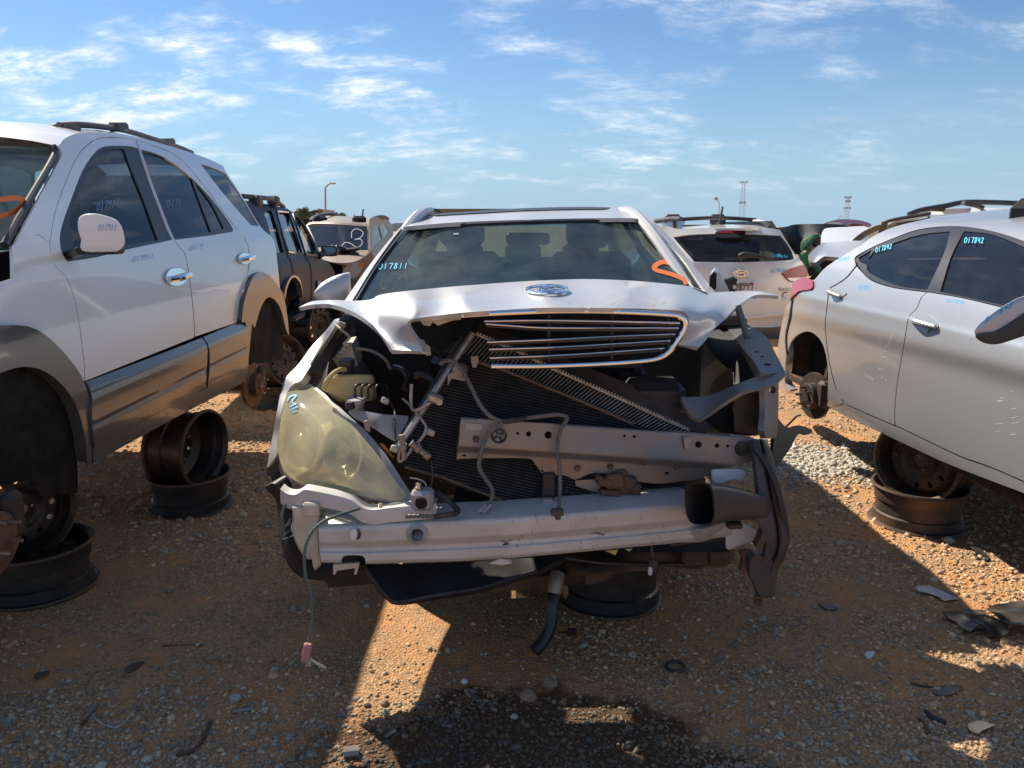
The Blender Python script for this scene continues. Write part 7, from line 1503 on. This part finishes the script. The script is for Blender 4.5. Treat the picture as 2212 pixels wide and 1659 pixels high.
# the body: legs, trunk and arms as one surface grown round the bones
SZ = hc.z
J = [((X0, Y0, .80), .13), ((X0 + .10, Y0, .92), .13), ((hc.x - .13, Y0 - .02, SZ - .25), .12), ((hc.x - .05, Y0 - .03, SZ - .13), .06), ((hc.x, Y0 - .03, SZ), .085),
     ((X0 - .09, Y0, .74), .085), ((X0 - .06, Y0 - .10, .42), .065), ((X0 - .10, Y0 + .02, .06), .048), ((X0 - .07, Y0 - .14, .04), .035),
     ((X0 + .10, Y0, .74), .085), ((X0 + .13, Y0 - .10, .42), .065), ((X0 + .10, Y0 + .02, .06), .048), ((X0 + .13, Y0 - .14, .04), .035),
     ((hc.x - .25, Y0 - .03, SZ - .24), .062), ((hc.x - .27, Y0 - .12, SZ - .46), .048), ((hc.x - .10, Y0 - .30, SZ - .52), .038), ((hc.x - .02, Y0 - .34, SZ - .52), .03),
     ((hc.x + .02, Y0 - .05, SZ - .25), .06), ((hc.x + .12, Y0 - .12, SZ - .44), .048), ((hc.x + .2, Y0 - .34, SZ - .48), .038), ((hc.x + .25, Y0 - .42, SZ - .48), .03)]
Eg = [(0, 1), (1, 2), (2, 3), (3, 4), (0, 5), (5, 6), (6, 7), (7, 8), (0, 9), (9, 10), (10, 11), (11, 12), (2, 13), (13, 14), (14, 15), (15, 16), (2, 17), (17, 18), (18, 19), (19, 20)]
me = bpy.data.meshes.new('body'); me.from_pydata([j[0] for j in J], Eg, []); po = bpy.data.objects.new('body', me); COL.objects.link(po)
sk = po.modifiers.new('skin', 'SKIN'); sk.use_smooth_shade = True
bpy.context.view_layer.objects.active = po; po.select_set(True)
if not me.skin_vertices: bpy.ops.mesh.customdata_skin_add()
for sv, j in zip(me.skin_vertices[0].data, J): sv.radius = (j[1], j[1])
me.skin_vertices[0].data[0].use_root = True
sb_ = po.modifiers.new('sub', 'SUBSURF'); sb_.levels = 2; sb_.render_levels = 2
dg = bpy.context.evaluated_depsgraph_get(); me2 = bpy.data.meshes.new_from_object(po.evaluated_get(dg)); bpy.data.objects.remove(po)
me2.materials.clear()
for k_ in ('green_hoodie', 'trousers', 'skin_tone'): me2.materials.append(M[k_])
for pf in me2.polygons:
    c_ = pf.center; pf.material_index = 1 if c_.z < .80 and c_.x < hc.x - .15 and c_.y > Y0 - .24 else (2 if c_.z > SZ - .10 or c_.y < Y0 - .33 else 0); pf.use_smooth = True
me2.name = 'body'; bo_ = bpy.data.objects.new('body', me2); COL.objects.link(bo_); bo_.parent = PE; bo_.matrix_parent_inverse = PINV[PE.name]
# hood pulled over the head, open towards the face on the right
rows = []
fdv = Vector((.50, -.82, -.24)).normalized(); sd = fdv.cross(Vector((0, 0, 1))).normalized(); upv = sd.cross(fdv)
for h_, r_ in ((-.155, .02), (-.145, .07), (-.11, .115), (-.04, .142), (.03, .145), (.075, .128), (.085, .118), (.07, .108), (.0, .105)):
    rows.append([hc + fdv * h_ + (sd * math.cos(a) * .95 + upv * math.sin(a) * 1.12) * r_ + Vector((0, 0, -.02 if h_ < 0 else 0)) for a in np.linspace(0, 6.2832, 19)[:-1]])
hd_o = MB().grid(rows, cu=True).build('hood', 'green_hoodie', PE)
m = MB()
for a, b in ((.6, -.05), (1.5, .02), (2.4, -.08), (3.2, .0), (4.2, -.05), (1.1, -.11), (2.0, .05)):
    c_ = hc + fdv * b + (sd * math.cos(a) * .95 + upv * math.sin(a) * 1.12) * float(np.interp(b, [-.155, -.145, -.11, -.04, .03, .075], [.02, .07, .115, .142, .145, .128])) + Vector((0, 0, -.02 if b < 0 else 0)); n_ = (c_ - hc).normalized(); u_ = n_.cross(fdv).normalized(); w_ = n_.cross(u_)
    m.tube([c_ + (u_ * math.cos(q) + w_ * math.sin(q)) * .020 for q in np.linspace(0, 6.2832, 13)], .004, 5, False)
m.build('ring_pattern', 'pale_ring', hd_o)['kind'] = 'stuff'
m = MB(); m.box(hc + fdv * .10 + upv * -.01, (.03, .03, .04), .01); m.build('nose', 'skin_tone', PE)
m = MB(); m.lathe([(0, .0), (.06, .005), (.085, .05), (.08, .10)], hc + fdv * .085 + upv * .075, -fdv, 14); m.build('hair', 'dark_gap', PE)
for s in (-1, 1):
    m = MB(); m.lathe([(0, .008), (.008, .005), (.010, 0)], hc + fdv * .088 + sd * .035 * s + upv * .012, fdv, 8); m.build('eye', 'dark_gap', PE)
